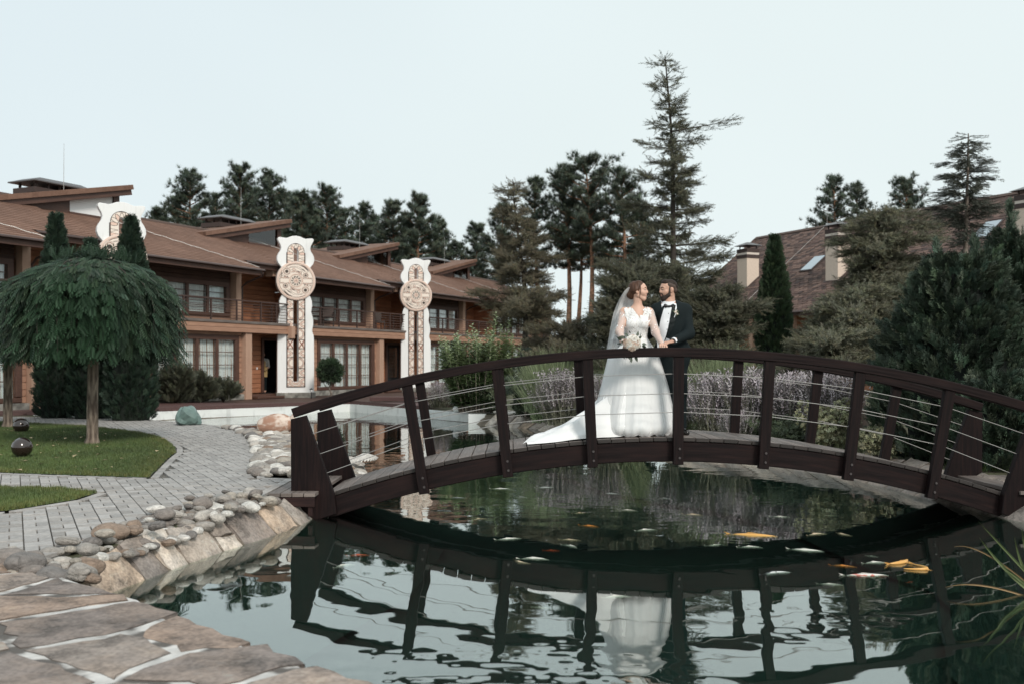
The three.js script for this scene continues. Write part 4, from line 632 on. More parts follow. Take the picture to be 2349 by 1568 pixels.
// carved and painted stelae
function stelaOrnament() { // canvases: band and disc
  const bandC = document.createElement('canvas'); bandC.width = 256; bandC.height = 2048; const c = bandC.getContext('2d');
  const peach = '#eccdbd', cream = '#f4e6da', ink = '#3a2622', rust = '#9c5d4a';
  c.fillStyle = cream; c.fillRect(0, 0, 256, 2048);
  // canvas y grows downward; 0 = band top. one metre = 2048/6.05
  const line = (pts, w = 4, col = ink) => { c.strokeStyle = col; c.lineWidth = w; c.beginPath(); pts.forEach(([x, y], i) => i ? c.lineTo(x, y) : c.moveTo(x, y)); c.stroke(); };
  const fillp = (pts, col) => { c.fillStyle = col; c.beginPath(); pts.forEach(([x, y], i) => i ? c.lineTo(x, y) : c.moveTo(x, y)); c.closePath(); c.fill(); c.strokeStyle = ink; c.lineWidth = 4; c.stroke(); };
  for (const side of [0, 1]) {
    const x0 = side ? 168 : 8, x1 = side ? 248 : 88, inn = side ? x0 : x1, out = side ? x1 : x0; let y = 560, n = 0;
    const seq = ['z', 'x', 'z', 'o', 'z', 'o', 'x', 'z', 'o', 'z'];
    while (y < 1950) {
      const t = seq[n % seq.length], h = t === 'o' ? 150 : 120; n++;
      if (t === 'z') { fillp([[out, y], [inn, y + h * .5], [out, y + h]], peach); fillp([[out, y + h * .28], [lerp(out, inn, .6), y + h * .5], [out, y + h * .72]], cream); line([[inn, y], [lerp(out, inn, .45), y + h * .22]]); line([[inn, y + h], [lerp(out, inn, .45), y + h * .78]]); }
      else if (t === 'x') { line([[out, y], [inn, y + h]], 14, rust); line([[inn, y], [out, y + h]], 14, rust); line([[out, y], [inn, y + h]], 3); line([[inn, y], [out, y + h]], 3); fillp([[out, y + h * .25], [lerp(out, inn, .4), y + h * .5], [out, y + h * .75]], peach); }
      else { for (const [r, col] of [[74, peach], [56, cream]]) { c.fillStyle = col; c.strokeStyle = ink; c.lineWidth = 5; c.beginPath(); c.ellipse(inn, y + h / 2, r * (x1 - x0) / 78, r * h / 150, 0, 0, 7); c.save(); c.clip(); c.restore(); c.fill(); c.stroke(); } }
      line([[x0, y], [x1, y]], 5); line([[x0, y + h], [x1, y + h]], 5); y += h + 6;
    }
    line([[x0 - 2, 0], [x0 - 2, 2048]], 5); line([[x1 + 2, 540], [x1 + 2, 1962]], 5);
    // arch rays
    for (let i = 0; i < 6; i++) fillp([[out, 200 + i * 44], [inn, 212 + i * 44], [out, 236 + i * 44]], i % 2 ? peach : cream);
  }
  c.fillStyle = cream; c.fillRect(88, 1966, 80, 82); for (const r of [110, 84, 58, 32]) { c.fillStyle = r % 4 ? peach : cream; c.strokeStyle = ink; c.lineWidth = 5; c.beginPath(); c.arc(128, 1968, r * .8, 0, Math.PI); c.fill(); c.stroke(); }
  for (let i = -3; i <= 3; i++) { c.save(); c.translate(128, 150); c.rotate(i * 0.5); c.fillStyle = i % 2 ? peach : cream; c.strokeStyle = ink; c.lineWidth = 5; c.beginPath(); c.ellipse(0, -88, 20, 44, 0, 0, 7); c.fill(); c.stroke(); c.restore(); }
  c.strokeStyle = ink; c.lineWidth = 14; c.strokeRect(3, 3, 250, 2042);
  const discC = document.createElement('canvas'); discC.width = discC.height = 1024; const d = discC.getContext('2d'); d.translate(512, 512);
  const ring = (x, y, r, col, w = 7) => { d.beginPath(); d.arc(x, y, r, 0, 7); if (col) { d.fillStyle = col; d.fill(); } if (w) { d.strokeStyle = '#4a3028'; d.lineWidth = w; d.stroke(); } };
  d.fillStyle = peach; d.fillRect(-512, -512, 1024, 1024); ring(0, 0, 500, peach, 0); ring(0, 0, 455, cream, 8);
  // dark leaf shaped gaps and flowing ribbons
  const dark = '#4b403b', leaf = (r0, a0, a1, w) => { d.fillStyle = dark; d.beginPath(); for (let i = 0; i <= 24; i++) { const t = i / 24, a = lerp(a0, a1, t), r = r0 + w * Math.sin(Math.PI * t); d[i ? 'lineTo' : 'moveTo'](Math.cos(a) * r, Math.sin(a) * r); } for (let i = 24; i >= 0; i--) { const t = i / 24, a = lerp(a0, a1, t), r = r0 - w * .3 * Math.sin(Math.PI * t); d.lineTo(Math.cos(a) * r, Math.sin(a) * r); } d.fill(); };
  const ribbon = (rot, ra, rb, a0, a1, w, col) => { d.save(); d.rotate(rot); for (const [ww, cc] of [[w + 14, '#4a3028'], [w, col]]) { d.strokeStyle = cc; d.lineWidth = ww; d.lineCap = 'round'; d.beginPath(); for (let i = 0; i <= 40; i++) { const t = i / 40, a = lerp(a0, a1, t), r = lerp(ra, rb, t); d[i ? 'lineTo' : 'moveTo'](Math.cos(a) * r, Math.sin(a) * r); } d.stroke(); } d.restore(); };
  for (const k of [0, Math.PI]) { for (const [r0, a0, a1, w] of [[425, -1.5, -.55, 24], [400, -2.7, -1.75, 22], [235, -1.9, -.9, 26], [330, -.35, .3, 30], [420, .25, .8, 20], [300, -2.95, -2.4, 26], [250, .1, .6, 22], [345, -1.25, -.75, 16]]) leaf(r0, a0 + k, a1 + k, w); ribbon(k, 405, 212, -2.75, -0.1, 58, cream); ribbon(k, 306, 208, -2.9, -0.9, 20, peach); ribbon(k, 425, 385, -2.1, -0.75, 46, cream); ribbon(k, 330, 420, 0.25, 0.95, 30, peach); ribbon(k, 225, 400, -0.25, 0.55, 26, cream); }
  for (const s of [-1, 1]) { d.fillStyle = cream; d.strokeStyle = '#4a3028'; d.lineWidth = 8; d.beginPath(); d.rect(s > 0 ? 175 : -430, -58, 255, 116); d.fill(); d.stroke(); d.fillStyle = peach; for (const q of [-82, 58]) { d.beginPath(); d.rect(s > 0 ? 185 : -420, q, 235, 24); d.fill(); d.stroke(); } }
  for (const [x, y, r] of [[-250, -245, 118], [250, 250, 118], [255, -150, 82], [-285, 140, 82]]) { ring(x, y, r, cream); ring(x, y, r * .78, peach); ring(x, y, r * .62, cream); ring(x, y, r * .42, '#4b403b'); }
  for (const [x, y, r] of [[-60, -300, 40], [60, 300, 40], [120, -225, 30], [-130, 235, 30], [395, 120, 18], [-400, -110, 18]]) { ring(x, y, r, peach, 6); ring(x, y, r * .5, cream, 4); }
  ring(0, 0, 190, peach, 9); ring(0, 0, 160, cream, 7); ring(0, 0, 136, '#4b403b', 4);
  for (let i = 0; i < 10; i++) { d.save(); d.rotate(i * .6283); d.fillStyle = i % 2 ? '#f1e6da' : cream; d.beginPath(); d.ellipse(0, -112, 14, 34, .6, 0, 7); d.fill(); d.restore(); }
  ring(0, 0, 84, cream, 7); ring(0, 0, 62, peach, 5); for (let i = 0; i < 3; i++) { d.save(); d.rotate(i * 2.1); d.strokeStyle = '#4a3028'; d.lineWidth = 6; d.beginPath(); d.arc(18, 0, 26, 0, 3.6); d.stroke(); d.restore(); }
  ring(0, 0, 478, null, 7);
  const mk = (cv) => { const t = new THREE.CanvasTexture(cv); t.colorSpace = THREE.SRGBColorSpace; t.magFilter = THREE.LinearFilter; return t; };
  return [std([0.86, 0.86, 0.86], { map: mk(bandC), roughness: 0.75 }), std([0.86, 0.86, 0.86], { map: mk(discC), roughness: 0.75 })];
}
{
  const [bandM, discM] = stelaOrnament();
  const half = [[0, .735], [1.2, .735], [2.2, .73], [2.34, .715], [2.45, .675], [2.53, .655], [2.62, .668], [2.78, .70], [2.95, .70], [3.12, .672], [3.24, .635], [3.31, .62], [3.4, .63], [3.55, .655], [3.72, .65], [3.86, .61], [4.0, .53], [4.15, .42], [4.57, .36], [4.98, .42], [5.14, .58], [5.28, .695], [5.42, .745], [5.56, .735], [5.68, .68], [5.80, .60], [5.92, .575], [6.04, .61], [6.15, .67], [6.24, .715], [6.30, .715], [6.33, .67], [6.32, .52], [6.30, .40], [6.33, .30], [6.39, .15], [6.41, 0]];
  const outline = [...half.map(([y, x]) => [x, y]), ...half.slice(0, -1).reverse().map(([y, x]) => [-x, y])];
  const slotPath = (s) => { s.moveTo(-.105, .44); s.lineTo(.105, .44); s.lineTo(.105, 3.85); s.lineTo(-.105, 3.85); s.closePath(); return s; }, archPath = (s) => { s.moveTo(-.10, 5.2); s.lineTo(.10, 5.2); s.lineTo(.10, 5.82); for (let i = 0; i <= 10; i++) { const a = i / 10 * Math.PI; s.lineTo(.10 * Math.cos(a), 5.82 + .10 * Math.sin(a)); } s.closePath(); return s; };
  const body = new THREE.Shape(outline.map(([x, y]) => new THREE.Vector2(x, y))); body.holes.push(slotPath(new THREE.Path()), archPath(new THREE.Path()));
  const bodyG = muv(new THREE.ExtrudeGeometry(body, { depth: 0.26, bevelEnabled: true, bevelThickness: 0.012, bevelSize: 0.012, bevelSegments: 2 }), 0.35, 'x').translate(0, 0, -0.13);
  const band = new THREE.Shape([[-.37, .24], [.37, .24], [.37, 5.72]].map(([x, y]) => new THREE.Vector2(x, y))); for (let i = 0; i <= 16; i++) { const a = i / 16 * Math.PI; band.lineTo(.335 * Math.cos(a), 5.76 + .335 * Math.sin(a)); } band.lineTo(-.37, 5.72); band.closePath(); band.holes.push(slotPath(new THREE.Path()), archPath(new THREE.Path()));
  const bandG = flat(new THREE.ExtrudeGeometry(band, { depth: 0.016, bevelEnabled: false })).translate(0, 0, 0.1425), bp = bandG.attributes.position; for (let i = 0; i < bp.count; i++) bandG.attributes.uv.setXY(i, (bp.getX(i) + .37) / .74, clamp((bp.getY(i) - .24) / 5.86, 0.002, 0.998));
  const line = (x, y, w, h) => box(w, h, 0.02, x, y, 0.146);
  const rimG = merge([line(-.378, 2.98, .016, 5.48), line(.378, 2.98, .016, 5.48), line(0, .232, .77, .016), line(-.108, 2.15, .012, 3.4), line(.108, 2.15, .012, 3.4), limb(Array.from({ length: 17 }, (_, i) => V(.345 * Math.cos(i / 16 * Math.PI), 5.76 + .345 * Math.sin(i / 16 * Math.PI), .146)), .011, .011, 6)]);
  const discG = flat(new THREE.ExtrudeGeometry((() => { const s = new THREE.Shape(); s.absarc(0, 0, .775, 0, Math.PI * 2); return s; })(), { depth: 0.36, bevelEnabled: true, bevelThickness: 0.02, bevelSize: 0.02, bevelSegments: 2, curveSegments: 64 })).translate(0, 4.57, -0.17);
  const faceG = flat(new THREE.CircleGeometry(.775, 64)).translate(0, 4.57, .2145);
  // raised rings and eyes on the disc
  const tor = (x, y, r, t = .011) => flat(new THREE.TorusGeometry(r, t, 6, 32)).translate(x * .775 / 512, 4.57 - y * .775 / 512, .216);
  const reliefG = merge([tor(0, 0, .735, .014), tor(0, 0, .288), tor(0, 0, .205, .008), ...[[-250, -245, 118], [250, 250, 118], [255, -150, 82], [-285, 140, 82]].flatMap(([x, y, r]) => [tor(x, y, r * .775 / 512, .009), tor(x, y, r * .42 * .775 / 512, .008)])]);
  const discSide = std([0.72, 0.62, 0.56], { roughness: 0.8 }), ink = std([0.045, 0.028, 0.024], { roughness: 0.7 });
  const labels = ['white carved pillar with painted disc, its shaft hidden behind the dark columnar conifers', 'white carved pillar with painted disc standing beside the open porch door', 'white carved pillar with painted disc nearest the larch, rightmost of the three'];
  const at = [P(277, 924, 32.4), P(677, 907, 41.0), P(953, 896, 49.6)];
  const proto = new THREE.Group();
  mesh('pillar_body', bodyG, M.plaster, proto); mesh('ornament_band', bandG, bandM, proto); mesh('band_outline', rimG, ink, proto); mesh('disc', discG, discSide, proto); mesh('disc_face', faceG, discM, proto); mesh('disc_relief', reliefG, std([0.72, 0.61, 0.54], { roughness: 0.8 }), proto); mesh('plinth', muv(cham(1.6, 0.22, 0.46, 0.012, 0, -0.10, 0), 1), M.plinth, proto);
  labels.forEach((l, i) => { const t = proto.clone(); t.name = numbered('carved_pillar'); t.position.set(at[i].x, 0.2, at[i].z); t.rotation.y = Math.atan2(-at[i].x, -at[i].z) + 0.16; scene.add(t); tag(t, l, 'pillar', 'white carved pillars before the row houses'); });
  // blank white return wall left of the third pillar
  const rw = thing('white_partition', 'plain white partition beside the dark doorway and the rightmost carved pillar', 'wall', [P(927, 893, 49.9).x, 0, -49.9], Math.atan2(5, 50)); mesh('partition_panel', muv(cham(0.36, 2.5, 0.18, 0.012, 0, 1.3, 0), .4), M.plaster, rw);
}
// ---------------------------------------------------------------- big shingle-roofed house on the right
{
  const h = thing('shingled_house', 'long house at the right with a steep brown shingle roof and cream chimneys', 'house', [15.9, 0, -64.7], Math.atan2(-0.902, 0.432));
  const sl = 5.4 / 7, ang = Math.atan(sl), LEN = 27, ry = (z) => 9.5 - sl * Math.abs(z), SL = Math.hypot(7, 5.4);
  const onRoof = (s, z, lift) => V(s, ry(z) + lift * Math.cos(ang), z + lift * Math.sin(ang));
  const roof = part('roof', h);
  mesh('roof_deck', muv(merge([mv(flat(new THREE.BoxGeometry(LEN, 0.16, SL)), LEN / 2, (9.5 + 4.1) / 2 - .1, 3.5, ang), mv(flat(new THREE.BoxGeometry(LEN, 0.16, SL)), LEN / 2, (9.5 + 4.1) / 2 - .1, -3.5, -ang)])), M.shingle[0], roof);
  // shingle tabs, lapped courses
  R = rng(83); const W = 0.34, C = 0.205, geo = [0, 1, 2].map((k) => { const w = W * [0.96, 0.8, 0.9][k]; const s = new THREE.Shape([[-w / 2, -.16], [-w / 2 + .035, -.2], [w / 2 - .035, -.2], [w / 2, -.16], [w / 2, .12], [-w / 2, .12]].map(([x, y]) => new THREE.Vector2(x, y))); return muv(new THREE.ExtrudeGeometry(s, { depth: 0.016, bevelEnabled: false }), 1, 'x', k * .3); });
  const all = []; const rows = Math.floor(SL / C);
  for (let r = 0; r < rows; r++) for (let c = 0; c < LEN / W; c++) { const z = (r + .5) / rows * 7, s = (c + (r % 2) * 0.5 + (R() - .5) * 0.12) * W; if (s > LEN - .1) continue; all.push([s, z, Math.floor(R() * 5), Math.floor(R() * 3), (R() < .5 ? 0.012 : 0)]); }
  const qd = new THREE.Quaternion().setFromEuler(new THREE.Euler(-Math.PI / 2 + ang - 0.06, 0, 0));
  const wpx = (s, z) => { const x = 15.9 + .432 * s - .902 * z, d = 64.7 - .902 * s - .432 * z; return [x / d * FOC + 1174.5, 834 - (ry(z) - EYE) * FOC / d, d]; };
  const seen = all.filter(([s, z]) => { const p = wpx(s, z); return p[0] > 1760 && p[0] < 1905 && p[1] > 560; }).sort((a, b) => wpx(a[0], a[1])[2] - wpx(b[0], b[1])[2]).slice(0, 300); const mark = new Set(seen);
  for (const [s, z, m, g, l] of seen) { const q = mesh('shingle', geo[g], M.shingle[m], roof); q.position.copy(onRoof(s, z, 0.02 + l)); q.quaternion.copy(qd); }
  const ms = [], cs = []; for (const a of all) if (!mark.has(a)) { ms.push(new THREE.Matrix4().compose(onRoof(a[0], a[1], 0.02 + a[4]), qd, V(1, 1, 1))); const c = M.shingle[a[2]].color; cs.push([c.r * 9, c.g * 9, c.b * 9]); }
  inst('shingle_field', geo[0], std([0.111, 0.111, 0.111], { roughness: .92, bumpMap: bumpFine, bumpScale: 0.003 }), ms, cs, roof);
  mesh('ridge_cap', muv(merge([cham(LEN, 0.05, 0.26, 0.01, LEN / 2, 9.5, 0.12, 0, ang), cham(LEN, 0.05, 0.26, 0.01, LEN / 2, 9.5, -0.12, 0, -ang)])), M.ridge, roof);
  mesh('gutter', merge([mv(flat(new THREE.CylinderGeometry(.08, .08, LEN, 10, 1, true, 0, Math.PI)), LEN / 2, 4.0, 7.1, 0, Math.PI, Math.PI / 2), box(LEN, .2, .04, LEN / 2, 3.95, 6.98)]), M.gutter, roof);
  mesh('barge_board', muv(merge([mv(flat(new THREE.BoxGeometry(.06, .3, SL)), -.02, 6.7, 3.5, ang), mv(flat(new THREE.BoxGeometry(.06, .3, SL)), -.02, 6.7, -3.5, -ang)])), M.frame, roof);
  mesh('gable_wall', muv(tris([.3, 0, -6, .3, 0, 6, .3, 4.6, 6, .3, 0, -6, .3, 4.6, 6, .3, 9.2, 0, .3, 0, -6, .3, 9.2, 0, .3, 4.6, -6])), M.chim, h);
  boards(h, 0.3, LEN, 0.1, 4.4, 5.8, M.sidingDark, 0.24, 91);
  for (let i = 0; i < 4; i++) windowPart(h, 3.2 + i * 6, 5.6 + i * 6, 1.5, 2.9, 5.86, 3, 3, M.frame, true, 95 + i);
  for (let i = 0; i < 8; i++) mesh('post', muv(cham(0.3, 3.9, 0.3, 0.01, 1.5 + i * 3.2, 1.95, 6.75), 1, 'y'), M.beam, h);
  const chimney = (s, z, top, w = 0.88) => { const c = part('chimney', h), y0 = ry(z) - 0.6; mesh('chimney_stack', muv(box(w, top - y0 - .55, w, s, (y0 + top - .55) / 2, z)), M.chim, c); mesh('chimney_band', merge([cham(w + .08, .2, w + .08, .01, s, top - .45, z), cham(w + .06, .22, w + .06, .01, s, top - .11, z)]), M.chimDark, c); mesh('chimney_collar', box(w + .02, .14, w + .02, s, top - .28, z), M.chimBand, c); mesh('chimney_flashing', merge([mv(flat(new THREE.BoxGeometry(w + .25, .05, w * 1.5)), s, ry(z) + .05, z, z < 0 ? -ang : ang)]), M.chimDark, c);
    stuffPart('cap_legs', merge([[-1, -1], [1, -1], [-1, 1], [1, 1]].map(([a, b]) => box(.05, .22, .05, s + a * w * .38, top + .1, z + b * w * .38))), M.chimDark, c); mesh('chimney_cap', mv(flat(new THREE.CylinderGeometry(0.12, w * .98, .22, 4, 1)), s, top + .3, z, 0, Math.PI / 4), M.capMetal, c); };
  chimney(4.6, 4.4, 8.1); chimney(12.1, 4.6, 8.35); chimney(23.4, 4.8, 8.4); chimney(8.9, -1.6, 9.75, 1.0);
  const sky = (s, z) => { const w = part('skylight', h), g = part('x', h); h.remove(g); const pl = (wd, L, th, lift) => { const q = flat(new THREE.BoxGeometry(wd, th, L)); return mv(q, ...onRoof(s, z, lift).toArray(), ang); }; mesh('frame', merge([pl(1.0, 1.5, .1, .06)]), M.chimDark, w); mesh('pane', pl(.84, 1.32, .012, .125), std([0.5, 0.55, 0.58], { roughness: 0.05, metalness: 0.75 }), w); };
  sky(9.05, 3.44); sky(13.9, 4.4); sky(19.5, 2.6);
  const rod = part('lightning_rod', h); mesh('rod', limb([V(6.4, 9.4, 0), V(6.4, 10.6, 0)], .012, .006, 5), M.wire, rod); const wr = []; for (let i = 0; i <= 14; i++) { const z = i / 14 * 7; wr.push(V(6.4 + i * .02, ry(z) + .12 + (i % 2) * .02, z)); } mesh('conductor_wire', limb(wr, .012, .012, 5), M.wire, rod); const wr2 = []; for (let i = 0; i <= 14; i++) { const z = i / 14 * 7; wr2.push(V(13.4 + i * .02, ry(z) + .12 + (i % 2) * .02, z)); } mesh('conductor_wire', limb(wr2, .012, .012, 5), M.wire, rod);
}
// ---------------------------------------------------------------- foliage clumps (each is instanced many times inside one plant)
function needle(p, bx, by, bz, dx, dy, dz, len, w) { // thin triangle
  const d = V(dx, dy, dz).normalize(), s = V().crossVectors(d, Math.abs(d.y) > .9 ? V(1, 0, 0) : QY).normalize().multiplyScalar(w / 2);
  p.push(bx - s.x, by - s.y, bz - s.z, bx + s.x, by + s.y, bz + s.z, bx + d.x * len, by + d.y * len, bz + d.z * len);
}
const G = {};
{
  let r = rng(201), p = []; for (let i = 0; i < 44; i++) { const a = r() * 6.283, e = -0.25 + r() * 1.6; needle(p, 0, 0.1 * r(), 0, Math.cos(a) * Math.cos(e), Math.sin(e), Math.sin(a) * Math.cos(e), 0.6 + r() * 0.5, 0.075); } G.pine = tris(p);
  r = rng(202); p = []; for (let i = 0; i < 84; i++) { const t = r(), a = r() * 6.283, c = 0.6 + r() * .7, o = .10 * (1 - t); needle(p, 0.12 * Math.sin(t * 3) * t + Math.cos(a * 3) * o, t, Math.sin(a * 3) * o, Math.cos(a) * c, 0.75, Math.sin(a) * c, 0.10 + r() * .10, 0.021); } needle(p, 0, 0, 0, 0.02, 1, 0, 1.05, 0.03); G.larch = tris(p);
  r = rng(203); p = []; for (let i = 0; i < 60; i++) { const t = r(), a = r() * 6.283; needle(p, 0, t, 0, Math.cos(a), 0.7, Math.sin(a), 0.10 + r() * .06, 0.022); } needle(p, 0, 0, 0, 0, 1, 0.02, 1.05, 0.035); G.fir = tris(p);
  // flat fan of scaly fingers
  const fan = (seed, n, spread, w) => { const q = rng(seed), o = []; for (let i = 0; i < n; i++) { const t = 0.1 + 0.85 * i / n, side = i % 2 ? 1 : -1, a = side * (spread * (0.7 + q() * .5)), L = (0.48 - 0.34 * t) * (0.8 + q() * .5); const dx = Math.sin(a), dy = Math.cos(a), z0 = (q() - .5) * .08; for (let k = 0; k < 3; k++) { const u = k / 3, bx = dx * L * u, by = t + dy * L * u, z = z0 + (q() - .5) * .1, ww = w * (1 - u * .4), l2 = L * .5; o.push(bx - dy * ww, by + dx * ww, z, bx + dy * ww, by - dx * ww, z, bx + dx * l2, by + dy * l2, z + (q() - .5) * .12); } } o.push(-w * .8, 0, 0, w * .8, 0, 0, 0, 1.08, .04); return tris(o); };
  G.thuja = fan(204, 12, 0.75, 0.065); G.cyp = fan(205, 18, 0.7, 0.05); G.jun = fan(206, 12, 0.55, 0.05);
  // pinnate leaf: 13 leaflets, slightly folded, hanging tip at +y
  p = []; for (let i = 0; i < 13; i++) { const last = i === 12, t = last ? 0.9 : 0.14 + Math.floor(i / 2) * 0.135, s = i % 2 ? 1 : -1, a = last ? 0 : s * 0.95, dx = Math.sin(a), dy = Math.cos(a), L = last ? .24 : .29 - .10 * Math.abs(t - .45), w = .050, bx = dx * .015, by = t, z = 0; const m = [bx + dx * L * .5, by + dy * L * .5, -.02], tip = [bx + dx * L, by + dy * L, -.07], l = [m[0] - dy * w, m[1] + dx * w, -.045], q = [m[0] + dy * w, m[1] - dx * w, -.045], b = [bx, by, z], mm = [m[0], m[1], .012]; p.push(...b, ...mm, ...l, ...l, ...mm, ...tip, ...b, ...q, ...mm, ...mm, ...q, ...tip); } p.push(-.01, 0, 0, .01, 0, 0, 0, 1, -.01); G.pinnate = tris(p);
  // leafy upright shoot with lance leaves
  r = rng(207); p = []; for (let i = 0; i < 30; i++) { const t = 0.02 + i / 30, a = i * 2.4, c = lerp(1, .55, t), L = lerp(.20, .09, t) * (0.8 + r() * .4), dx = Math.cos(a) * c, dz = Math.sin(a) * c, d = V(dx, .75, dz).normalize(), s = V().crossVectors(d, QY).normalize().multiplyScalar(L * .14), m = d.clone().multiplyScalar(L * .45).add(V(0, t, 0)), e = d.clone().multiplyScalar(L).add(V(0, t - L * .12, 0)); p.push(0, t, 0, m.x + s.x, m.y + s.y, m.z + s.z, m.x - s.x, m.y - s.y, m.z - s.z, m.x + s.x, m.y + s.y, m.z + s.z, e.x, e.y, e.z, m.x - s.x, m.y - s.y, m.z - s.z); } needle(p, 0, 0, 0, 0, 1, .01, 1, .02); G.shoot = tris(p);
  r = rng(208); p = []; for (let i = 0; i < 16; i++) { const a = r() * 6.283, e = r() * 1.4 - .2, o = V(gsr(r) * .4, gsr(r) * .4, gsr(r) * .4), d = V(Math.cos(a) * Math.cos(e), Math.sin(e), Math.sin(a) * Math.cos(e)), s = V().crossVectors(d, Math.abs(d.y) > .9 ? V(1, 0, 0) : QY).normalize().multiplyScalar(.13), m = d.clone().multiplyScalar(.28).add(o), t = d.clone().multiplyScalar(.6).add(o); p.push(o.x, o.y, o.z, m.x + s.x, m.y + s.y, m.z + s.z, m.x - s.x, m.y - s.y, m.z - s.z, m.x + s.x, m.y + s.y, m.z + s.z, t.x, t.y, t.z, m.x - s.x, m.y - s.y, m.z - s.z); } G.leaves = tris(p);
  r = rng(209); p = []; for (let k = 0; k < 3; k++) { const bx = (r() - .5) * .2, bz = (r() - .5) * .2; for (let i = 0; i < 13; i++) { const t = .38 + .62 * i / 13, a = r() * 6.283; needle(p, bx * t, t, bz * t, Math.cos(a), .8, Math.sin(a), .045 + .025 * r(), .022); } } G.lavTop = tris(p); p = []; for (let k = 0; k < 3; k++) needle(p, (r() - .5) * .04, 0, (r() - .5) * .04, (r() - .5) * .2, 1, (r() - .5) * .2, 1, .014); for (let i = 0; i < 10; i++) { const a = r() * 6.283; needle(p, 0, r() * .4, 0, Math.cos(a), .9, Math.sin(a), .12, .03); } G.lavStem = tris(p);
  r = rng(210); p = []; for (let i = 0; i < 14; i++) needle(p, (r() - .5) * .25, 0, (r() - .5) * .25, (r() - .5) * .9, 1, (r() - .5) * .9, .7 + r() * .4, .02); G.broom = tris(p);
}
function gsr(r) { return (r() + r() + r() - 1.5) / 1.5; }
const UPV = V(0, 1, 0);
// Scots pine: bare warm trunk, irregular limbs ending in needle pads
function pine(label, px, topPy, d, wpx, basePy, o = {}) {
  const sc = d / FOC, x = PX(px, d), top = PY(topPy, d), rw = wpx * sc / 2, cb = PY(basePy, d);
  const t = thing('pine_tree', label, 'pine tree', [x, 0, -d], 0, o.group); R = rng(o.seed ?? Math.floor(px * 7 + d));
  const lean = gs() * 0.25, tr = []; for (let i = 0; i <= 7; i++) { const f = i / 7; tr.push(V(lean * f + 0.18 * Math.sin(f * 5 + px), f * top * 0.97, 0.15 * Math.sin(f * 4 + px))); }
  mesh('trunk', limb(tr, 0.17 + top * 0.006, 0.03, 8), M.barkPine, t);
  const at = (h) => { const f = clamp(h / (top * .97), 0, 1) * 7, i = Math.min(6, Math.floor(f)); return tr[i].clone().lerp(tr[i + 1], f - i); };
  const limbs = [], ms = [], cs = []; const n = o.limbs ?? 26;
  for (let i = 0; i < n; i++) {
    const f = Math.pow((i + R() * .8) / n, 0.85), h = lerp(cb, top, f), a = i * 2.4 + R() * 1.2, prof = o.round ? Math.sqrt(Math.max(0.05, 1 - Math.pow(f * 1.02, 3))) * (0.55 + 0.45 * sstep(f, 0, .3)) : Math.pow(1 - f, 0.55) * 0.95 + 0.10, L = rw * prof * rr(0.6, 1.1);
    const p0 = at(h - L * .1), up = lerp(-0.05, 0.75, f) + gs() * .15, dir = V(Math.cos(a), up, Math.sin(a)).normalize(), p1 = p0.clone().addScaledVector(dir, L * .55).add(V(0, -.04 * L, 0)), p2 = p0.clone().addScaledVector(dir, L).add(V(0, .08 * L, 0));
    limbs.push(limb([p0, p1, p2], 0.02 + L * .018, 0.008, 5));
    const k = Math.max(8, Math.round(L * (o.dense ?? 7) * 1.7));
    for (let q = 0; q < k; q++) { const w = Math.pow(R(), .6), c = w < .55 ? p0.clone().lerp(p1, w / .55) : p1.clone().lerp(p2, (w - .55) / .45), sp = 0.14 + 0.36 * w * Math.min(L, 1.8); c.add(V(gs() * sp, gs() * sp * .6 + .08, gs() * sp)); const s = rr(.20, .38) * (o.tuft ?? 1); ms.push(mtx(c, V(gs() * .7 + dir.x * .4, .9, gs() * .7 + dir.z * .4).normalize(), R() * 6.3, s)); const b = rr(.6, 1.25) * (0.85 + .25 * (c.y - cb) / (top - cb + .1)); cs.push([b * rr(.9, 1.2), b, b * rr(.85, 1.1)]); }
  }
  for (let q = 0; q < 14; q++) { const c = at(top - R() * 1.2).add(V(gs() * .2, 0.1, gs() * .2)); ms.push(mtx(c, V(gs() * .4, 1, gs() * .4).normalize(), R() * 6.3, rr(.25, .42) * (o.tuft ?? 1))); cs.push(rr(.8, 1.2)); }
  mesh('branchwork', merge(limbs), o.barkLimb ?? M.barkPine, t); inst('crown', G.pine, M.pineLeaf, ms, cs, t); return t;
}
const gB = 'pines behind the row house roofs', gC = 'red trunked pines in the centre';
[
  [365, 478, 84, 60, 560, 'small thin pine behind the first row house dormer, leftmost of the pines'], [440, 392, 76, 105, 560, 'open crowned pine behind the roof, second from the left'], [548, 380, 74, 115, 560, 'tallest dense pine behind the second row house chimney'], [612, 398, 78, 100, 560, 'pine just right of the tallest pine behind the roofs'],
  [690, 445, 72, 100, 590, 'pine behind the middle white pillar top'], [745, 432, 76, 110, 600, 'broad dark pine right of the middle white pillar'], [832, 468, 82, 80, 600, 'thin topped pine behind the third chimney'], [905, 462, 78, 95, 610, 'pine behind the third dormer'], [962, 448, 76, 100, 610, 'tall pine above the rightmost white pillar'], [1012, 505, 84, 60, 610, 'small pine right of the rightmost white pillar'], [1096, 516, 80, 75, 640, 'lone small pine left of the brown larch'], [1152, 470, 74, 90, 640, 'pine with its top just left of the brown larch top'],
].forEach(([px, ty, d, w, b, l], i) => pine(l, px, ty, d, w * 1.5, b + 40, { dense: 13, limbs: 44, seed: 900 + i, group: gB, tuft: 1.2 }));
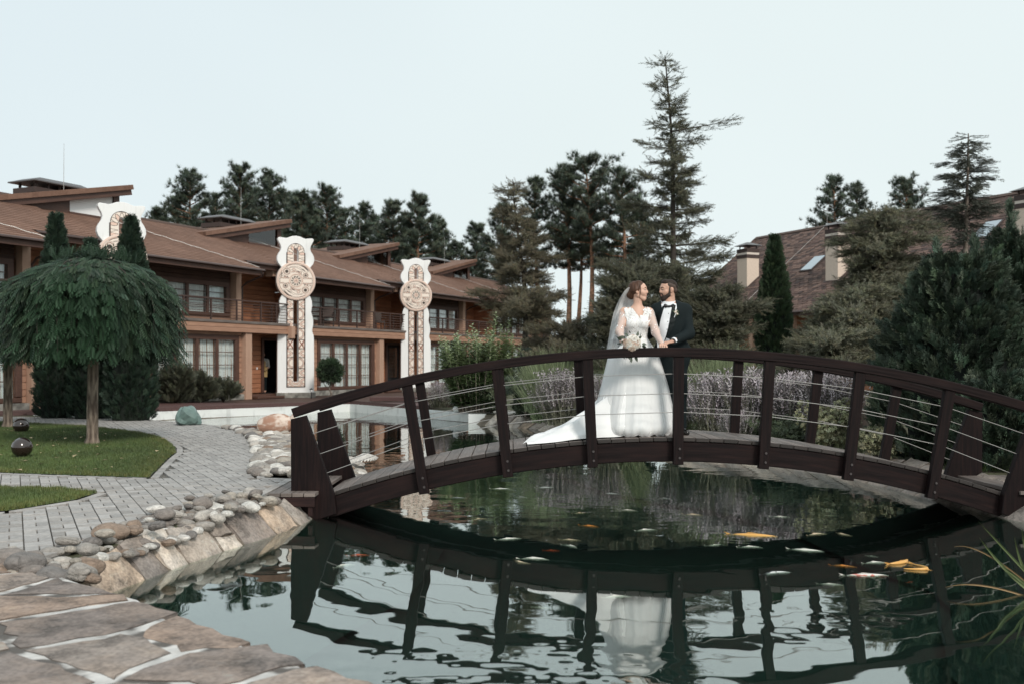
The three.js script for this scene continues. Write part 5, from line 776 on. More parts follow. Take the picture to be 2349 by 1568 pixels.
[[405, 455, 88, 'low pine in the treeline between the two leftmost pines'], [492, 445, 86, 'low pine in the dip left of the tallest dense pine'], [575, 430, 90, 'background pine seen just right of the tallest dense pine top'], [655, 440, 84, 'background pine directly above the middle white pillar left edge'], [715, 470, 90, 'background pine just right of the middle white pillar top'], [790, 480, 88, 'low pine above the third chimney left end'], [865, 500, 86, 'low pine above the third dormer tip'], [935, 490, 90, 'background pine directly behind the rightmost pillar'], [990, 500, 86, 'background pine above the last dormer'], [1045, 560, 84, 'lowest pine at the right end of the roof treeline']].forEach(([px, ty, d, l], i) => pine(l, px, ty, d, 150, ty + 190, { dense: 11, limbs: 34, seed: 1200 + i, group: gB, tuft: 1.3 }));
[
  [1232, 408, 66, 95, 600, 'dark pine rising right behind the brown larch', false], [1300, 385, 64, 100, 610, 'pine left of the tallest red trunked pine', true], [1356, 362, 62, 150, 590, 'tallest red trunked pine, left of the big dark larch', true], [1425, 388, 60, 110, 620, 'red trunked pine touching the big dark larch', true], [1466, 470, 66, 90, 650, 'lower pine hard against the big dark larch trunk', false], [1330, 470, 70, 120, 600, 'pine in the middle of the red trunked group, behind the tallest', false],
].forEach(([px, ty, d, w, b, l, rd], i) => pine(l, px, ty, d, w * 1.35, b + 15, { dense: 13, limbs: 40, seed: 950 + i, round: rd, group: gC, tuft: 1.15 }));
[
  [1908, 406, 84, 105, 540, 'pine behind the ridge above the middle cream chimney'], [1966, 420, 88, 75, 540, 'narrow pine behind the ridge right of the cream chimney pine'], [2086, 410, 86, 110, 520, 'flat topped pine behind the ridge left of the bare trunked fir'],
].forEach(([px, ty, d, w, b, l], i) => pine(l, px, ty, d, w * 1.25, b, { dense: 10, limbs: 34, seed: 980 + i, group: 'pines behind the shingled house', tuft: 1.25 }));

// larch: straight trunk, long level boughs hung with soft needles; prof gives reach in photo pixels left and right at photo heights
function larch(label, px0, py0, d, prof, mat, o = {}) {
  const sc = d / FOC, t = thing(o.name ?? 'larch_tree', label, o.cat ?? 'larch tree', [PX(o.basePx ?? px0, d), 0, -d]); R = rng(o.seed);
  const bx = PX(o.basePx ?? px0, d), top = PY(py0, d), tx = PX(px0, d) - bx, tr = []; for (let i = 0; i <= 10; i++) { const f = i / 10; tr.push(V(tx * Math.pow(f, 1.6) + .05 * Math.sin(f * 9 + px0), top * f, .05 * Math.sin(f * 7))); }
  mesh('trunk', limb(tr, o.tr ?? .13, .012, 8), M.barkDark, t);
  const at = (h) => { const f = clamp(h / top, 0, 1) * 10, i = Math.min(9, Math.floor(f)); return tr[i].clone().lerp(tr[i + 1], f - i); };
  const limbs = [], ms = [], cs = []; const look = (h) => { const py = 834 - (h - EYE) / sc; let i = 0; while (i < prof.length - 2 && prof[i + 1][0] < py) i++; const a = prof[i], b = prof[i + 1], f = clamp((py - a[0]) / (b[0] - a[0]), 0, 1); return [lerp(a[1], b[1], f) * sc, lerp(a[2], b[2], f) * sc, lerp(a[3] ?? 1, b[3] ?? 1, f)]; };
  const low = PY(prof[prof.length - 1][0], d); let h = top - .15, k = 0;
  while (h > low) {
    const [l, r, dn] = look(h); const nb = o.nb ?? 4;
    for (let i = 0; i < nb; i++) {
      const a = k * 2.39996 + gs() * .5; k++; const cx = Math.cos(a), side = cx > 0 ? r : l, back = (l + r) / 2, L = Math.hypot(cx * side, Math.sin(a) * Math.min(back, side * 1.1)) * rr(.35, 1.12) * (.8 + .25 * Math.sin(h * 7 + k)); if (L < .05 || R() < (o.skip ?? 0)) continue;
      const droop = o.droop ?? .12, p0 = at(h + gs() * .05), dir = V(cx, o.rise ?? .12, Math.sin(a)), pts = []; const n = 5; for (let q = 0; q <= n; q++) { const f = q / n; pts.push(p0.clone().addScaledVector(dir, L * f).add(V(gs() * .02 * L, -droop * L * f * f + (o.curl ?? 0) * L * f * f * f + gs() * .015, gs() * .02 * L))); }
      limbs.push(limb(pts, .012 + L * .010, .004, 4));
      const cnt = Math.max(4, Math.round(L / sc * (o.dense ?? .34) * dn)), pad = Math.min(.6, .12 + L * .17) * (o.pad ?? 1);
      for (let q = 0; q < cnt; q++) { const f = Math.pow(R(), .7) * .97 + .03, fi = Math.min(n - 1, Math.floor(f * n)), c = pts[fi].clone().lerp(pts[fi + 1], f * n - fi), s2 = pad * (1 - .45 * f); c.add(V(gs() * s2, gs() * s2 * .6 - s2 * .1, gs() * s2)); const hang = o.hang ?? .35, di = V(gs() * .9 + cx * .6, -hang + gs() * .6, gs() * .9 + Math.sin(a) * .6).normalize(); ms.push(mtx(c, di, R() * 6.3, rr(.7, 1.3) * (o.size ?? .34))); const b = rr(.62, 1.3); cs.push([b * rr(.95, 1.15), b, b * rr(.85, 1.1)]); }
    }
    h -= (o.step ?? .16) * rr(.6, 1.4);
  }
  mesh('branchwork', merge(limbs), M.barkDark, t); inst('crown', G.larch, mat, ms, cs, t); return t;
}
larch('tall dark larch spire with uneven level boughs, the highest tree, behind the couple', 1528, 128, 27, [[128, 10, 12, .3], [165, 45, 35, .3], [190, 30, 30, .4], [205, 100, 30, .4], [225, 60, 40, .5], [250, 45, 45, .7], [290, 60, 60, .8], [298, 50, 195, .5], [318, 125, 150, .5], [335, 95, 60, .6], [370, 60, 70, .9], [392, 125, 85, 1.2], [408, 130, 90, 1.2], [430, 60, 105, 1], [460, 60, 95, 1.1], [475, 130, 100, 1.2], [500, 80, 100, .9], [520, 95, 90, .8], [545, 110, 165, 1], [570, 120, 170, 1.2], [600, 130, 230, 1.5], [630, 140, 230, 1.5], [680, 160, 220, 1.6], [740, 180, 210, 1.6], [790, 170, 200, 1.4]], M.larchDark, { basePx: 1556, seed: 1001, tr: .14, size: .27, dense: .95, nb: 4, step: .2, droop: .02, curl: .05, hang: -.1, pad: 1.15, skip: .22 });
larch('brownish larch with drooping boughs right of the rightmost pillar, crook topped', 1178, 412, 30, [[412, 14, 10, .5], [435, 45, 25, .6], [470, 50, 30, 1], [520, 60, 60, 1.1], [560, 80, 95, 1.1], [600, 105, 120, 1.1], [640, 110, 130, 1.1], [690, 130, 140, 1.2], [705, 185, 120, 1.3], [745, 190, 110, 1.2], [765, 110, 70, .8]], M.larchLeaf, { basePx: 1212, seed: 1003, size: .25, dense: 1.7, nb: 3, step: .2, droop: .12, rise: .2, hang: -.15, pad: 1.5 });
larch('low spreading dark larch whose boughs form the screen left of the bride', 1445, 606, 23.5, [[606, 60, 80, 1.3], [640, 105, 130, 1.5], [690, 110, 130, 1.5], [740, 130, 120, 1.5], [800, 150, 120, 1.4], [850, 140, 120, 1.2]], M.larchDark, { seed: 1005, size: .24, dense: 1.7, nb: 4, step: .17, droop: .08, hang: -.25, pad: 1.5 });
larch('olive larch mound low between the brown larch and the bridge rail', 1300, 735, 25, [[735, 60, 60, 1.3], [770, 95, 95, 1.4], [815, 115, 110, 1.4], [870, 105, 110, 1.2]], M.larchLeaf, { seed: 1007, size: .23, dense: 1.7, nb: 4, step: .15, droop: .1, hang: -.25, pad: 1.5 });
larch('dark brown larch mound right behind the groom', 1640, 655, 22.5, [[655, 45, 55, 1.3], [690, 85, 90, 1.5], [740, 95, 110, 1.5], [800, 100, 110, 1.4], [850, 100, 95, 1.2]], M.larchDark, { seed: 1009, size: .24, dense: 1.7, nb: 4, step: .17, droop: .1, hang: -.2, pad: 1.5 });
larch('grey green weeping larch before the shingle roof, right of the middle chimney', 2010, 478, 27, [[478, 40, 70, .9], [510, 60, 130, 1.1], [560, 95, 190, 1.5], [610, 90, 190, 1.5], [660, 80, 180, 1.3], [700, 70, 170, 1.2]], M.larchGrey, { seed: 1011, size: .27, dense: 1.5, nb: 4, step: .17, droop: .18, hang: 0, pad: 1.5 });
larch('grey green weeping larch mound right of the slim columnar conifer', 1975, 655, 21.5, [[655, 60, 80, 1.3], [690, 125, 130, 1.6], [730, 180, 140, 1.6], [780, 180, 140, 1.6], [830, 150, 130, 1.4]], M.larchGrey, { seed: 1013, size: .25, dense: 1.6, nb: 4, step: .16, droop: .15, hang: -.1, pad: 1.5 });
larch('low grey green weeping larch just above the right half of the handrail', 1905, 752, 19, [[752, 55, 70, 1.2], [780, 110, 140, 1.4], [815, 120, 150, 1.4], [860, 110, 140, 1.2]], M.larchGrey, { seed: 1015, size: .23, dense: 1.6, nb: 4, step: .13, droop: .12, hang: -.15, pad: 1.4 });
// fir with bare lower trunk
{
  const d = 22, t = thing('fir_tree', 'sparse dark fir with a bare grey trunk rising at the right', 'fir tree', [PX(2219, d), 0, -d]); R = rng(1021); const top = PY(306, d), tr = []; for (let i = 0; i <= 8; i++) tr.push(V(.03 * Math.sin(i), top * i / 8, 0)); mesh('trunk', limb(tr, .11, .012, 8), M.barkGrey, t);
  const ms = [], cs = [], lb = []; let k = 0; for (let h = top - .1; h > PY(585, d); h -= rr(.06, .13)) { const f = (top - h) / (top - PY(585, d)), reach = (f < .4 ? .05 + f * 1.15 : .46 + .16 * Math.sin(f * 13)) * (f > .8 ? .6 : 1); for (let i = 0; i < 3; i++) { const a = k++ * 2.4 + gs(), L = reach * rr(.6, 1.25), p0 = V(0, h, 0), p2 = V(Math.cos(a) * L, h + L * rr(-.25, .45), Math.sin(a) * L), p1 = p0.clone().lerp(p2, .5).add(V(0, -.06 * L, 0)); lb.push(limb([p0, p1, p2], .012, .004, 4)); const n = Math.round(L * 60); for (let q = 0; q < n; q++) { const w = .15 + .85 * R(), c = p0.clone().lerp(p2, w).add(V(gs() * .1, gs() * .09, gs() * .1)); ms.push(mtx(c, V(Math.cos(a) + gs() * .9, -.1 + gs() * .3, Math.sin(a) + gs() * .9).normalize(), R() * 6.3, rr(.2, .36))); cs.push(rr(.7, 1.25)); } } }
  mesh('branchwork', merge(lb), M.barkDark, t); inst('crown', G.fir, M.firLeaf, ms, cs, t);
}
// columnar conifers
function column(label, px, topPy, basePy, d, wpx, seed, o = {}) {
  const sc = d / FOC, t = thing('columnar_conifer', label, 'conifer', [PX(px, d), 0, -d]), H = PY(topPy, d), y0 = Math.max(0, PY(basePy, d)), rw = wpx * sc / 2; R = rng(seed);
  const prof = (f) => rw * (o.slim ? (f < .3 ? .86 + .14 * f / .3 : 1 - .97 * Math.pow((f - .3) / .7, 1.45)) : (f < .48 ? 1 - .05 * Math.abs(f - .3) : 1 - .98 * Math.pow((f - .48) / .52, 1.25)));
  mesh('trunk', limb([V(0, 0, 0), V(0, H * .5, 0), V(0, H * .9, 0)], .06, .01, 6), M.barkDark, t);
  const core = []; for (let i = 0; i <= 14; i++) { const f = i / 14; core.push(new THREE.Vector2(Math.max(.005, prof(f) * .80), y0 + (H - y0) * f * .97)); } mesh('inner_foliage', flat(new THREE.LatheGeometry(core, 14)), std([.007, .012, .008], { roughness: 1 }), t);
  const n = Math.round((o.n ?? 2600)), ms = [], cs = []; for (let i = 0; i < n; i++) { const f = Math.pow(R(), .9), a = R() * 6.283, r = prof(f) * (.80 + .2 * R()) * (1 + .07 * Math.sin(a * 3 + f * 9)), c = V(Math.cos(a) * r, y0 + (H - y0) * f, Math.sin(a) * r), di = V(Math.cos(a) * .7 + gs() * .4, .85 + gs() * .3, Math.sin(a) * .7 + gs() * .4).normalize(); ms.push(mtx(c, di, R() * 6.3, rr(.12, .24) * (o.size ?? 1))); const b = rr(.55, 1.35); cs.push([b * rr(.9, 1.2), b, b * rr(.85, 1.1)]); }
  for (let i = 0; i < 26; i++) { ms.push(mtx(V(gs() * .04, H * (.93 + R() * .05), gs() * .04), V(gs() * .2, 1, gs() * .2).normalize(), R() * 6.3, rr(.2, .34))); cs.push(1.1); }
  inst('crown', G.thuja, o.mat ?? M.thujaLeaf, ms, cs, t); return t;
}
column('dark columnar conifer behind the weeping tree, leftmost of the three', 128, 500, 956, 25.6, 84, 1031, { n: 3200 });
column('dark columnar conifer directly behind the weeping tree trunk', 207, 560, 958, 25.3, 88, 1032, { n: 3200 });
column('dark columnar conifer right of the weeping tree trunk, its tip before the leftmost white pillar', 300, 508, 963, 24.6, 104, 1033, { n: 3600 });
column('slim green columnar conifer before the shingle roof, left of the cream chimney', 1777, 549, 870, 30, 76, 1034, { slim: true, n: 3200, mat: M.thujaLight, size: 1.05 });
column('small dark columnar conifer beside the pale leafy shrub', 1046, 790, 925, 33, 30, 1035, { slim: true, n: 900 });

// weeping tree: umbrella of hanging pinnate leaves
function weeping(label, px, basePy, d, rad, topY, seed, nStr, lean, own) {
  const t = thing('weeping_tree', label, 'weeping tree', [PX(px, d), 0, -d]); R = rng(seed);
  mesh('trunk', limb([V(0, -.02, 0), V(.01, .12, 0), V(lean * .3, .6, 0), V(lean, 1.4, .02), V(lean * 1.2, 2.1, 0), V(lean, topY - .35, 0)], .12, .07, 14, false, (f) => f < .08 ? .15 - f * .6 : lerp(.104, .075, f)), M.bark1, t);
  const lb = [], ms = [], cs = [], X = V(), Y = V(), Z = V();
  for (let s = 0; s < nStr; s++) {
    const a = R() * 6.283, reach = rad * Math.pow(R(), .62) * rr(.84, 1.05), hang = lerp(topY * .6, 1.55 + gs() * .10 + .06 * Math.sin(a * 3), sstep(reach / rad, .25, .8)), y0 = topY - .15 - .46 * Math.pow(reach / rad, 4.2) + gs() * .07 + .05 * Math.sin(a * 5);
    const A = V(lean, topY - .35, 0), B = V(lean + Math.cos(a) * reach * .62, topY - .10 - .24 * Math.pow(reach / rad, 2) + gs() * .06, Math.sin(a) * reach * .62), C = V(lean + Math.cos(a) * reach, y0 - .20, Math.sin(a) * reach), D = V(lean + Math.cos(a) * reach * 1.02, Math.min(hang, y0 - .5), Math.sin(a) * reach * 1.02), cv = new THREE.CatmullRomCurve3([A, B, C, D]);
    if (s % 4 === 0) lb.push(limb(cv.getPoints(8), .014, .004, 4));
    const L = cv.getLength(), n = Math.round(L / .12); for (let i = 0; i < n; i++) { const f = lerp(.28, 1, (i + R() * .6) / n), c = cv.getPoint(f), tg = cv.getTangent(f); const out = V(c.x - lean, .25, c.z).normalize(); Y.copy(tg).multiplyScalar(.25).add(V(0, -.42, 0)).addScaledVector(out, .30 + gs() * .3).add(V(gs() * .6, gs() * .25, gs() * .6)).normalize(); Z.copy(out).add(V(gs() * .5, .45 + gs() * .4, gs() * .5)); X.crossVectors(Y, Z).normalize(); Z.crossVectors(X, Y); const sc = rr(.19, .30), m = new THREE.Matrix4().makeBasis(X.clone().multiplyScalar(sc), Y.clone().multiplyScalar(sc), Z.clone().multiplyScalar(sc)); c.add(V(gs() * .04, gs() * .04, gs() * .04)); m.setPosition(c.x, c.y, c.z); const b = rr(.45, 1.5) * (R() < .04 ? 1.5 : 1); ms.push(m); cs.push([b * rr(.9, 1.15), b, b * rr(.85, 1.1)]); }
  }
  for (let i = 0; i < 120; i++) { const a = R() * 6.28, r = rad * .5 * R(); ms.push(mtx(V(lean + Math.cos(a) * r, topY - .16 + R() * .07, Math.sin(a) * r), V(gs(), .5 + R(), gs()).normalize(), R() * 6.3, rr(.16, .26))); cs.push(rr(1, 1.4)); }
  mesh('branchwork', merge(lb), M.barkDark, t);
  if (own) { // the leaves nearest the eye are pieces of their own
    const ord = ms.map((m, i) => [m.elements[14], i]).sort((a, b) => b[0] - a[0]).slice(0, 300), set = new Set(ord.map((q) => q[1])), mats = [.75, .9, 1.05, 1.25].map((k) => phys([.026 * k, .056 * k, .030 * k], { roughness: .5, specularIntensity: .45, side: THREE.DoubleSide }));
    for (const i of set) { const m = mesh('leaf', G.pinnate, mats[i % 4], t); m.matrixAutoUpdate = false; m.matrix.copy(ms[i]); }
    inst('crown', G.pinnate, M.weepLeaf, ms.filter((_, i) => !set.has(i)), cs.filter((_, i) => !set.has(i)), t);
  } else inst('crown', G.pinnate, M.weepLeaf, ms, cs, t);
}
weeping('umbrella shaped weeping tree with hanging feathery leaves standing on the lawn', 210, 1018, 17.1, 1.43, 3.27, 1041, 640, .03, true);
weeping('second weeping tree at the left edge, its trunk behind the two dark globes', 16, 975, 21.6, 1.7, 3.05, 1042, 520, .03, false);

// broad conifer of upright plumes at the right
function plumes(label, px, topPy, basePy, d, wpx, seed, n, leaders) {
  const sc = d / FOC, t = thing('feathery_conifer', label, 'conifer', [PX(px, d), 0, -d]), H = PY(topPy, d), rw = wpx * sc / 2; R = rng(seed);
  mesh('trunk', limb([V(0, 0, 0), V(.02, H * .5, 0), V(0, H * .85, 0)], .09, .02, 7), M.barkDark, t);
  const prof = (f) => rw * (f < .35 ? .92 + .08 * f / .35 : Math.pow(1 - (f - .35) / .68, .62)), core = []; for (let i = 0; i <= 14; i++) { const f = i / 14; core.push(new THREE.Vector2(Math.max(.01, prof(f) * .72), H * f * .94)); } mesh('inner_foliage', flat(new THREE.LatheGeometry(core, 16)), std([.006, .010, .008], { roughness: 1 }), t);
  const ms = [], cs = []; const blob = (c, out, m, sz) => { for (let q = 0; q < m; q++) { const p = c.clone().add(V(gs() * .14, gs() * .16, gs() * .14)).addScaledVector(out, R() * .14), di = V(out.x * .8 + gs() * .55, .55 + R() * .7, out.z * .8 + gs() * .55).normalize(); ms.push(mtx(p, di, R() * 6.3, rr(.14, .27) * sz)); const b = rr(.5, 1.15) + (R() < .24 ? .85 : 0); cs.push([b * rr(.9, 1.25), b, b * rr(.8, 1.05)]); } };
  for (let i = 0; i < n; i++) { const f = Math.pow(R(), .8) * .97, a = R() * 6.283, lump = 1 + .16 * Math.sin(a * 4 + f * 11) + .1 * Math.sin(a * 7 - f * 17), r = prof(f) * rr(.72, 1.0) * lump; blob(V(Math.cos(a) * r, H * f, Math.sin(a) * r), V(Math.cos(a), 0, Math.sin(a)), 9, 1); }
  for (const [dx, hh, m] of leaders) for (let q = 0; q < m; q++) { const f = R(), w = .17 * (1 - f) + .02; ms.push(mtx(V(dx + gs() * w, lerp(H * .72, hh, f), gs() * w), V(gs() * .35, 1, gs() * .35).normalize(), R() * 6.3, rr(.15, .26))); const b = rr(.75, 1.45); cs.push([b * 1.05, b, b * .95]); }
  inst('crown', G.cyp, M.cypLeaf, ms, cs, t);
}
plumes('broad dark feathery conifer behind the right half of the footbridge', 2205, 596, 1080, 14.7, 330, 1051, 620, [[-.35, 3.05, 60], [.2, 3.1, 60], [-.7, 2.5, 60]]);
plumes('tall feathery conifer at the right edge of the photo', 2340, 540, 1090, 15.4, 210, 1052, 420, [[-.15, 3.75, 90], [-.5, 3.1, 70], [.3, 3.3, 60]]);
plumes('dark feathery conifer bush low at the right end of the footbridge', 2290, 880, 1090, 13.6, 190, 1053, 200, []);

// junipers below the window, round clipped tree, cloud pruned pine
function bush(name, label, cat, px, basePy, d, wpx, hpx, seed, geo, mat, o = {}) {
  const sc = d / FOC, t = thing(name, label, cat, [PX(px, d), o.y ?? 0, -d], 0, o.group), W = wpx * sc / 2, H = hpx * sc; R = rng(seed); const ms = [], cs = [], st = [];
  for (let i = 0; i < 9; i++) { const a = R() * 6.28, r = W * rr(.3, .8); st.push(limb([V(0, 0, 0), V(Math.cos(a) * r * .5, H * .4, Math.sin(a) * r * .5), V(Math.cos(a) * r, H * rr(.5, .9), Math.sin(a) * r)], .02, .006, 4)); }
  mesh('stem', merge(st), M.barkDark, t);
  const lumps = []; for (let i = 0; i < (o.lumps ?? 9); i++) lumps.push([gs() * W * .75, H * rr(.2, .75), gs() * W * .6, rr(.35, .6)]);
  for (let i = 0; i < (o.n ?? 900); i++) { const l = lumps[i % lumps.length], v = V(gs(), gs(), gs()).normalize(), k = rr(.6, 1), c = V(l[0] + v.x * W * l[3] * k * .8, Math.max(.02, l[1] + v.y * H * l[3] * .6 * k), l[2] + v.z * W * l[3] * k * .7), di = V(v.x + gs() * .5, Math.abs(v.y) * .6 + .45, v.z + gs() * .5).normalize(); ms.push(mtx(c, di, R() * 6.3, rr(.6, 1.2) * (o.size ?? .25))); const b = rr(.55, 1.35); cs.push([b * rr(.95, 1.15), b, b * rr(.85, 1.1)]); }
  inst('crown', geo, mat, ms, cs, t); return t;
}
bush('juniper_bush', 'dark juniper bush leaning against the lower window, tallest of the three', 'bush', 402, 918, 34.5, 110, 105, 1061, G.jun, M.juniper, { n: 1500, size: .3 });
bush('juniper_bush', 'grey green juniper bush in the middle below the lower window', 'bush', 462, 918, 35.5, 100, 62, 1062, G.jun, M.juniper, { n: 1100, size: .28 });
bush('juniper_bush', 'low juniper bush beside the porch column', 'bush', 512, 918, 36.2, 80, 50, 1063, G.jun, M.juniper, { n: 900, size: .26 });
{
  const d = 40.2, t = thing('clipped_tree', 'small round clipped tree with a twisted stem before the middle house window', 'tree', [PX(757, d), 0, -d]); R = rng(1065); const C = V(0, PY(849, d), 0); mesh('trunk', merge([limb([V(0, 0, 0), V(.05, .2, 0), V(-.04, .4, .03), V(.04, .62, 0), V(0, .9, 0)], .05, .03, 7), limb([V(0, .35, 0), V(-.2, .5, 0), V(-.33, .75, .05)], .025, .01, 5), limb([V(.03, .5, 0), V(.2, .62, 0), V(.3, .85, .05)], .025, .01, 5)]), M.barkGrey, t);
  const ms = [], cs = []; for (let i = 0; i < 1500; i++) { const v = V(gs(), gs(), gs()).normalize(), k = rr(.72, 1.02); const c = V(v.x * .48 * k, C.y + v.y * .46 * k, v.z * .48 * k); ms.push(mtx(c, v.clone().add(V(gs() * .5, .3, gs() * .5)).normalize(), R() * 6.3, rr(.08, .15))); const b = rr(.6, 1.4); cs.push([b * rr(.9, 1.2), b, b]); }
  for (let i = 0; i < 160; i++) { const s = R() < .5 ? -1 : 1; ms.push(mtx(V(s * .32 + gs() * .16, .72 + gs() * .16, gs() * .14), V(gs(), .6, gs()).normalize(), R() * 6.3, rr(.07, .13))); cs.push(rr(.8, 1.5)); }
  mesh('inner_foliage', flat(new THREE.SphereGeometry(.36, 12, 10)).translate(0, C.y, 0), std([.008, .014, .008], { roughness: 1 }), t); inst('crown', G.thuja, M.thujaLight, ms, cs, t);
}
{
  const d = 26, t = thing('cloud_pruned_pine', 'small dark pine clipped into round pads between the leafy shrub and the lavender', 'pine tree', [PX(1205, d), 0, -d]); R = rng(1067); mesh('trunk', merge([limb([V(0, 0, 0), V(.03, .4, 0), V(-.02, .8, 0), V(0, 1.3, 0)], .03, .015, 6), limb([V(0, .55, 0), V(-.3, .75, 0)], .014, .008, 5), limb([V(0, .6, 0), V(.35, .8, 0)], .014, .008, 5)]), M.barkGrey, t);
  const ms = [], cs = []; for (const [x, y, r] of [[0, 1.35, .34], [-.35, .82, .28], [.38, .86, .28], [0, .95, .26], [.08, 1.62, .22]]) for (let i = 0; i < 110; i++) { const v = V(gs(), gs(), gs()).normalize(); ms.push(mtx(V(x + v.x * r * rr(.5, 1), y + v.y * r * .6, v.z * r), v.add(V(0, .6, 0)).normalize(), R() * 6.3, rr(.09, .16))); cs.push(rr(.6, 1.2)); } inst('crown', G.pine, M.pineLeaf, ms, cs, t);
}
// tall leafy shrub with pale shoots
{
  const d = 28.6, t = thing('leafy_shrub', 'tall shrub with pale green upright shoots behind the end of the white basin wall', 'shrub', [PX(1098, d), 0, -d]); R = rng(1071); const ms = [], cs = [], st = [];
  for (let i = 0; i < 150; i++) { const x = rr(-.95, .95), z = gs() * .7, H = rr(1.3, 2.25) + (i < 9 ? .45 : 0) - Math.abs(x) * .25, lx = x * .25 + gs() * .12, pts = [V(x * .6, 0, z * .6), V(x * .8, H * .5, z), V(x + lx, H, z)]; st.push(limb(pts, .012, .004, 4)); for (let k = 0; k < 4; k++) { const f = .12 + k * .22, c = pts[0].clone().lerp(pts[2], f); ms.push(mtx(c, V(lx * .5 + gs() * .1, 1, gs() * .12).normalize(), R() * 6.3, V(2.0, H * .32, 2.0))); const b = lerp(.5, 1.9, Math.pow(f + .25, 1.3)) * rr(.8, 1.2); cs.push([b * lerp(.8, 1.1, f), b, b * lerp(.7, 1.1, f)]); } }
  mesh('stem', merge(st), M.barkGrey, t); inst('crown', G.shoot, M.shrubLeaf, ms, cs, t);
}
bush('broadleaf_bush', 'dark green broadleaf bush at the foot of the pale shooted shrub', 'bush', 1125, 962, 28.2, 90, 70, 1072, G.leaves, M.hedgeLeaf, { n: 700, size: .12 });
bush('broadleaf_bush', 'dark green bush between the cloud pruned pine and the pond slabs', 'bush', 1215, 965, 26.3, 110, 60, 1073, G.leaves, M.hedgeLeaf, { n: 700, size: .12 });
// lavender and other border plants
function lavender(label, px, d, wpx, hpx, seed, n, tone = 1) {
  const sc = d / FOC, t = thing('lavender_clump', label, 'lavender', [PX(px, d), 0, -d]); R = rng(seed); const W = wpx * sc / 2, H = hpx * sc, a = [], ca = [], b = [], cb = [];
  n = Math.round(n * .62); for (let i = 0; i < n; i++) { const x = gs() * W, z = gs() * W * .7, di = V(x / W * .55 + gs() * .2, 1, z / W * .3 + gs() * .2 + .05).normalize(), h = H * rr(.6, 1.05), m = mtx(V(x * .6, 0, z * .6), di, R() * 6.3, h), k = rr(.6, 1.25) * tone; a.push(m); ca.push([k, k * rr(.93, 1.02), k]); b.push(m); cb.push(rr(.6, 1.3)); }
  inst('stems', G.lavStem, M.lavStem, b, cb, t); inst('flower_spikes', G.lavTop, M.lavender, a, ca, t);
}
lavender('grey purple lavender clump right of the groom, behind the first far post', 1632, 18.6, 110, 150, 1081, 330); lavender('grey purple lavender clump between the two crown posts right of the groom', 1722, 18.4, 130, 165, 1082, 420); lavender('grey purple lavender clump behind the third far post', 1812, 18.0, 130, 160, 1083, 420); lavender('grey purple lavender clump beside the dark feathery conifer', 1905, 17.6, 120, 165, 1084, 380); lavender('small lavender sprig patch at the very edge of the deck boards', 1690, 17.5, 120, 80, 1085, 150, .9);
lavender('straggling grey lavender clump left of the bride train', 1290, 22.5, 125, 130, 1086, 300, .85); lavender('small lavender clump at the right corner of the timber terrace', 1008, 31.5, 75, 62, 1087, 220); lavender('lavender stems half hidden behind the bride skirt', 1390, 21.5, 120, 120, 1088, 260, .8); lavender('lavender clump hidden between the bride and the groom', 1545, 19.4, 130, 130, 1089, 300, .9);
function broom(label, px, d, wpx, hpx, seed, n) { const sc = d / FOC, t = thing('broom_shrub', label, 'shrub', [PX(px, d), 0, -d]); R = rng(seed); const W = wpx * sc / 2, H = hpx * sc, ms = [], cs = []; for (let i = 0; i < n; i++) { const x = gs() * W, z = gs() * W * .7; ms.push(mtx(V(x * .7, H * .25 * R(), z), V(x / W * .5 + gs() * .2, 1, gs() * .3).normalize(), R() * 6.3, V(H * .8, H * rr(.6, .95), H * .8))); const k = rr(.7, 1.3); cs.push([k, k, k * .9]); } inst('twigs', G.broom, M.shrubLeaf, ms, cs, t); }
broom('pale green wispy shrub behind the lavender, right of the groom', 1660, 20, 160, 190, 1091, 170); broom('pale green wispy shrub left of the bride, above the grey lavender', 1275, 23.6, 170, 165, 1092, 190); broom('wispy green shrub behind the bride skirt', 1420, 22.8, 150, 150, 1093, 140);
bush('variegated_shrub', 'low shrub with small cream edged leaves under the right railing', 'shrub', 1905, 1010, 15.9, 150, 120, 1095, G.leaves, leafMat([0.30, 0.31, 0.19]), { n: 1500, size: .055, lumps: 16 });
bush('variegated_shrub', 'creeping pale leaved shrub along the slabs left of the dark feathery conifer', 'shrub', 2010, 1050, 14.6, 150, 80, 1096, G.leaves, leafMat([0.24, 0.25, 0.16]), { n: 1100, size: .055, lumps: 14 });
bush('broadleaf_bush', 'low green border bush behind the right pond slabs', 'bush', 1780, 1000, 17.6, 260, 60, 1097, G.leaves, M.hedgeLeaf, { n: 1300, size: .08, lumps: 20 });
bush('broadleaf_bush', 'dark bush closing the border below the slim columnar conifer', 'bush', 1760, 880, 24, 260, 120, 1098, G.leaves, M.hedgeLeaf, { n: 1800, size: .14, lumps: 20 });
bush('broadleaf_bush', 'dark bush in shade behind the groom legs', 'bush', 1600, 900, 23, 220, 130, 1099, G.leaves, M.hedgeLeaf, { n: 1400, size: .14, lumps: 18 });
bush('broadleaf_bush', 'dark bush in shade under the low dark larch', 'bush', 1440, 930, 23.3, 220, 130, 1100, G.leaves, M.hedgeLeaf, { n: 1400, size: .14, lumps: 18 });
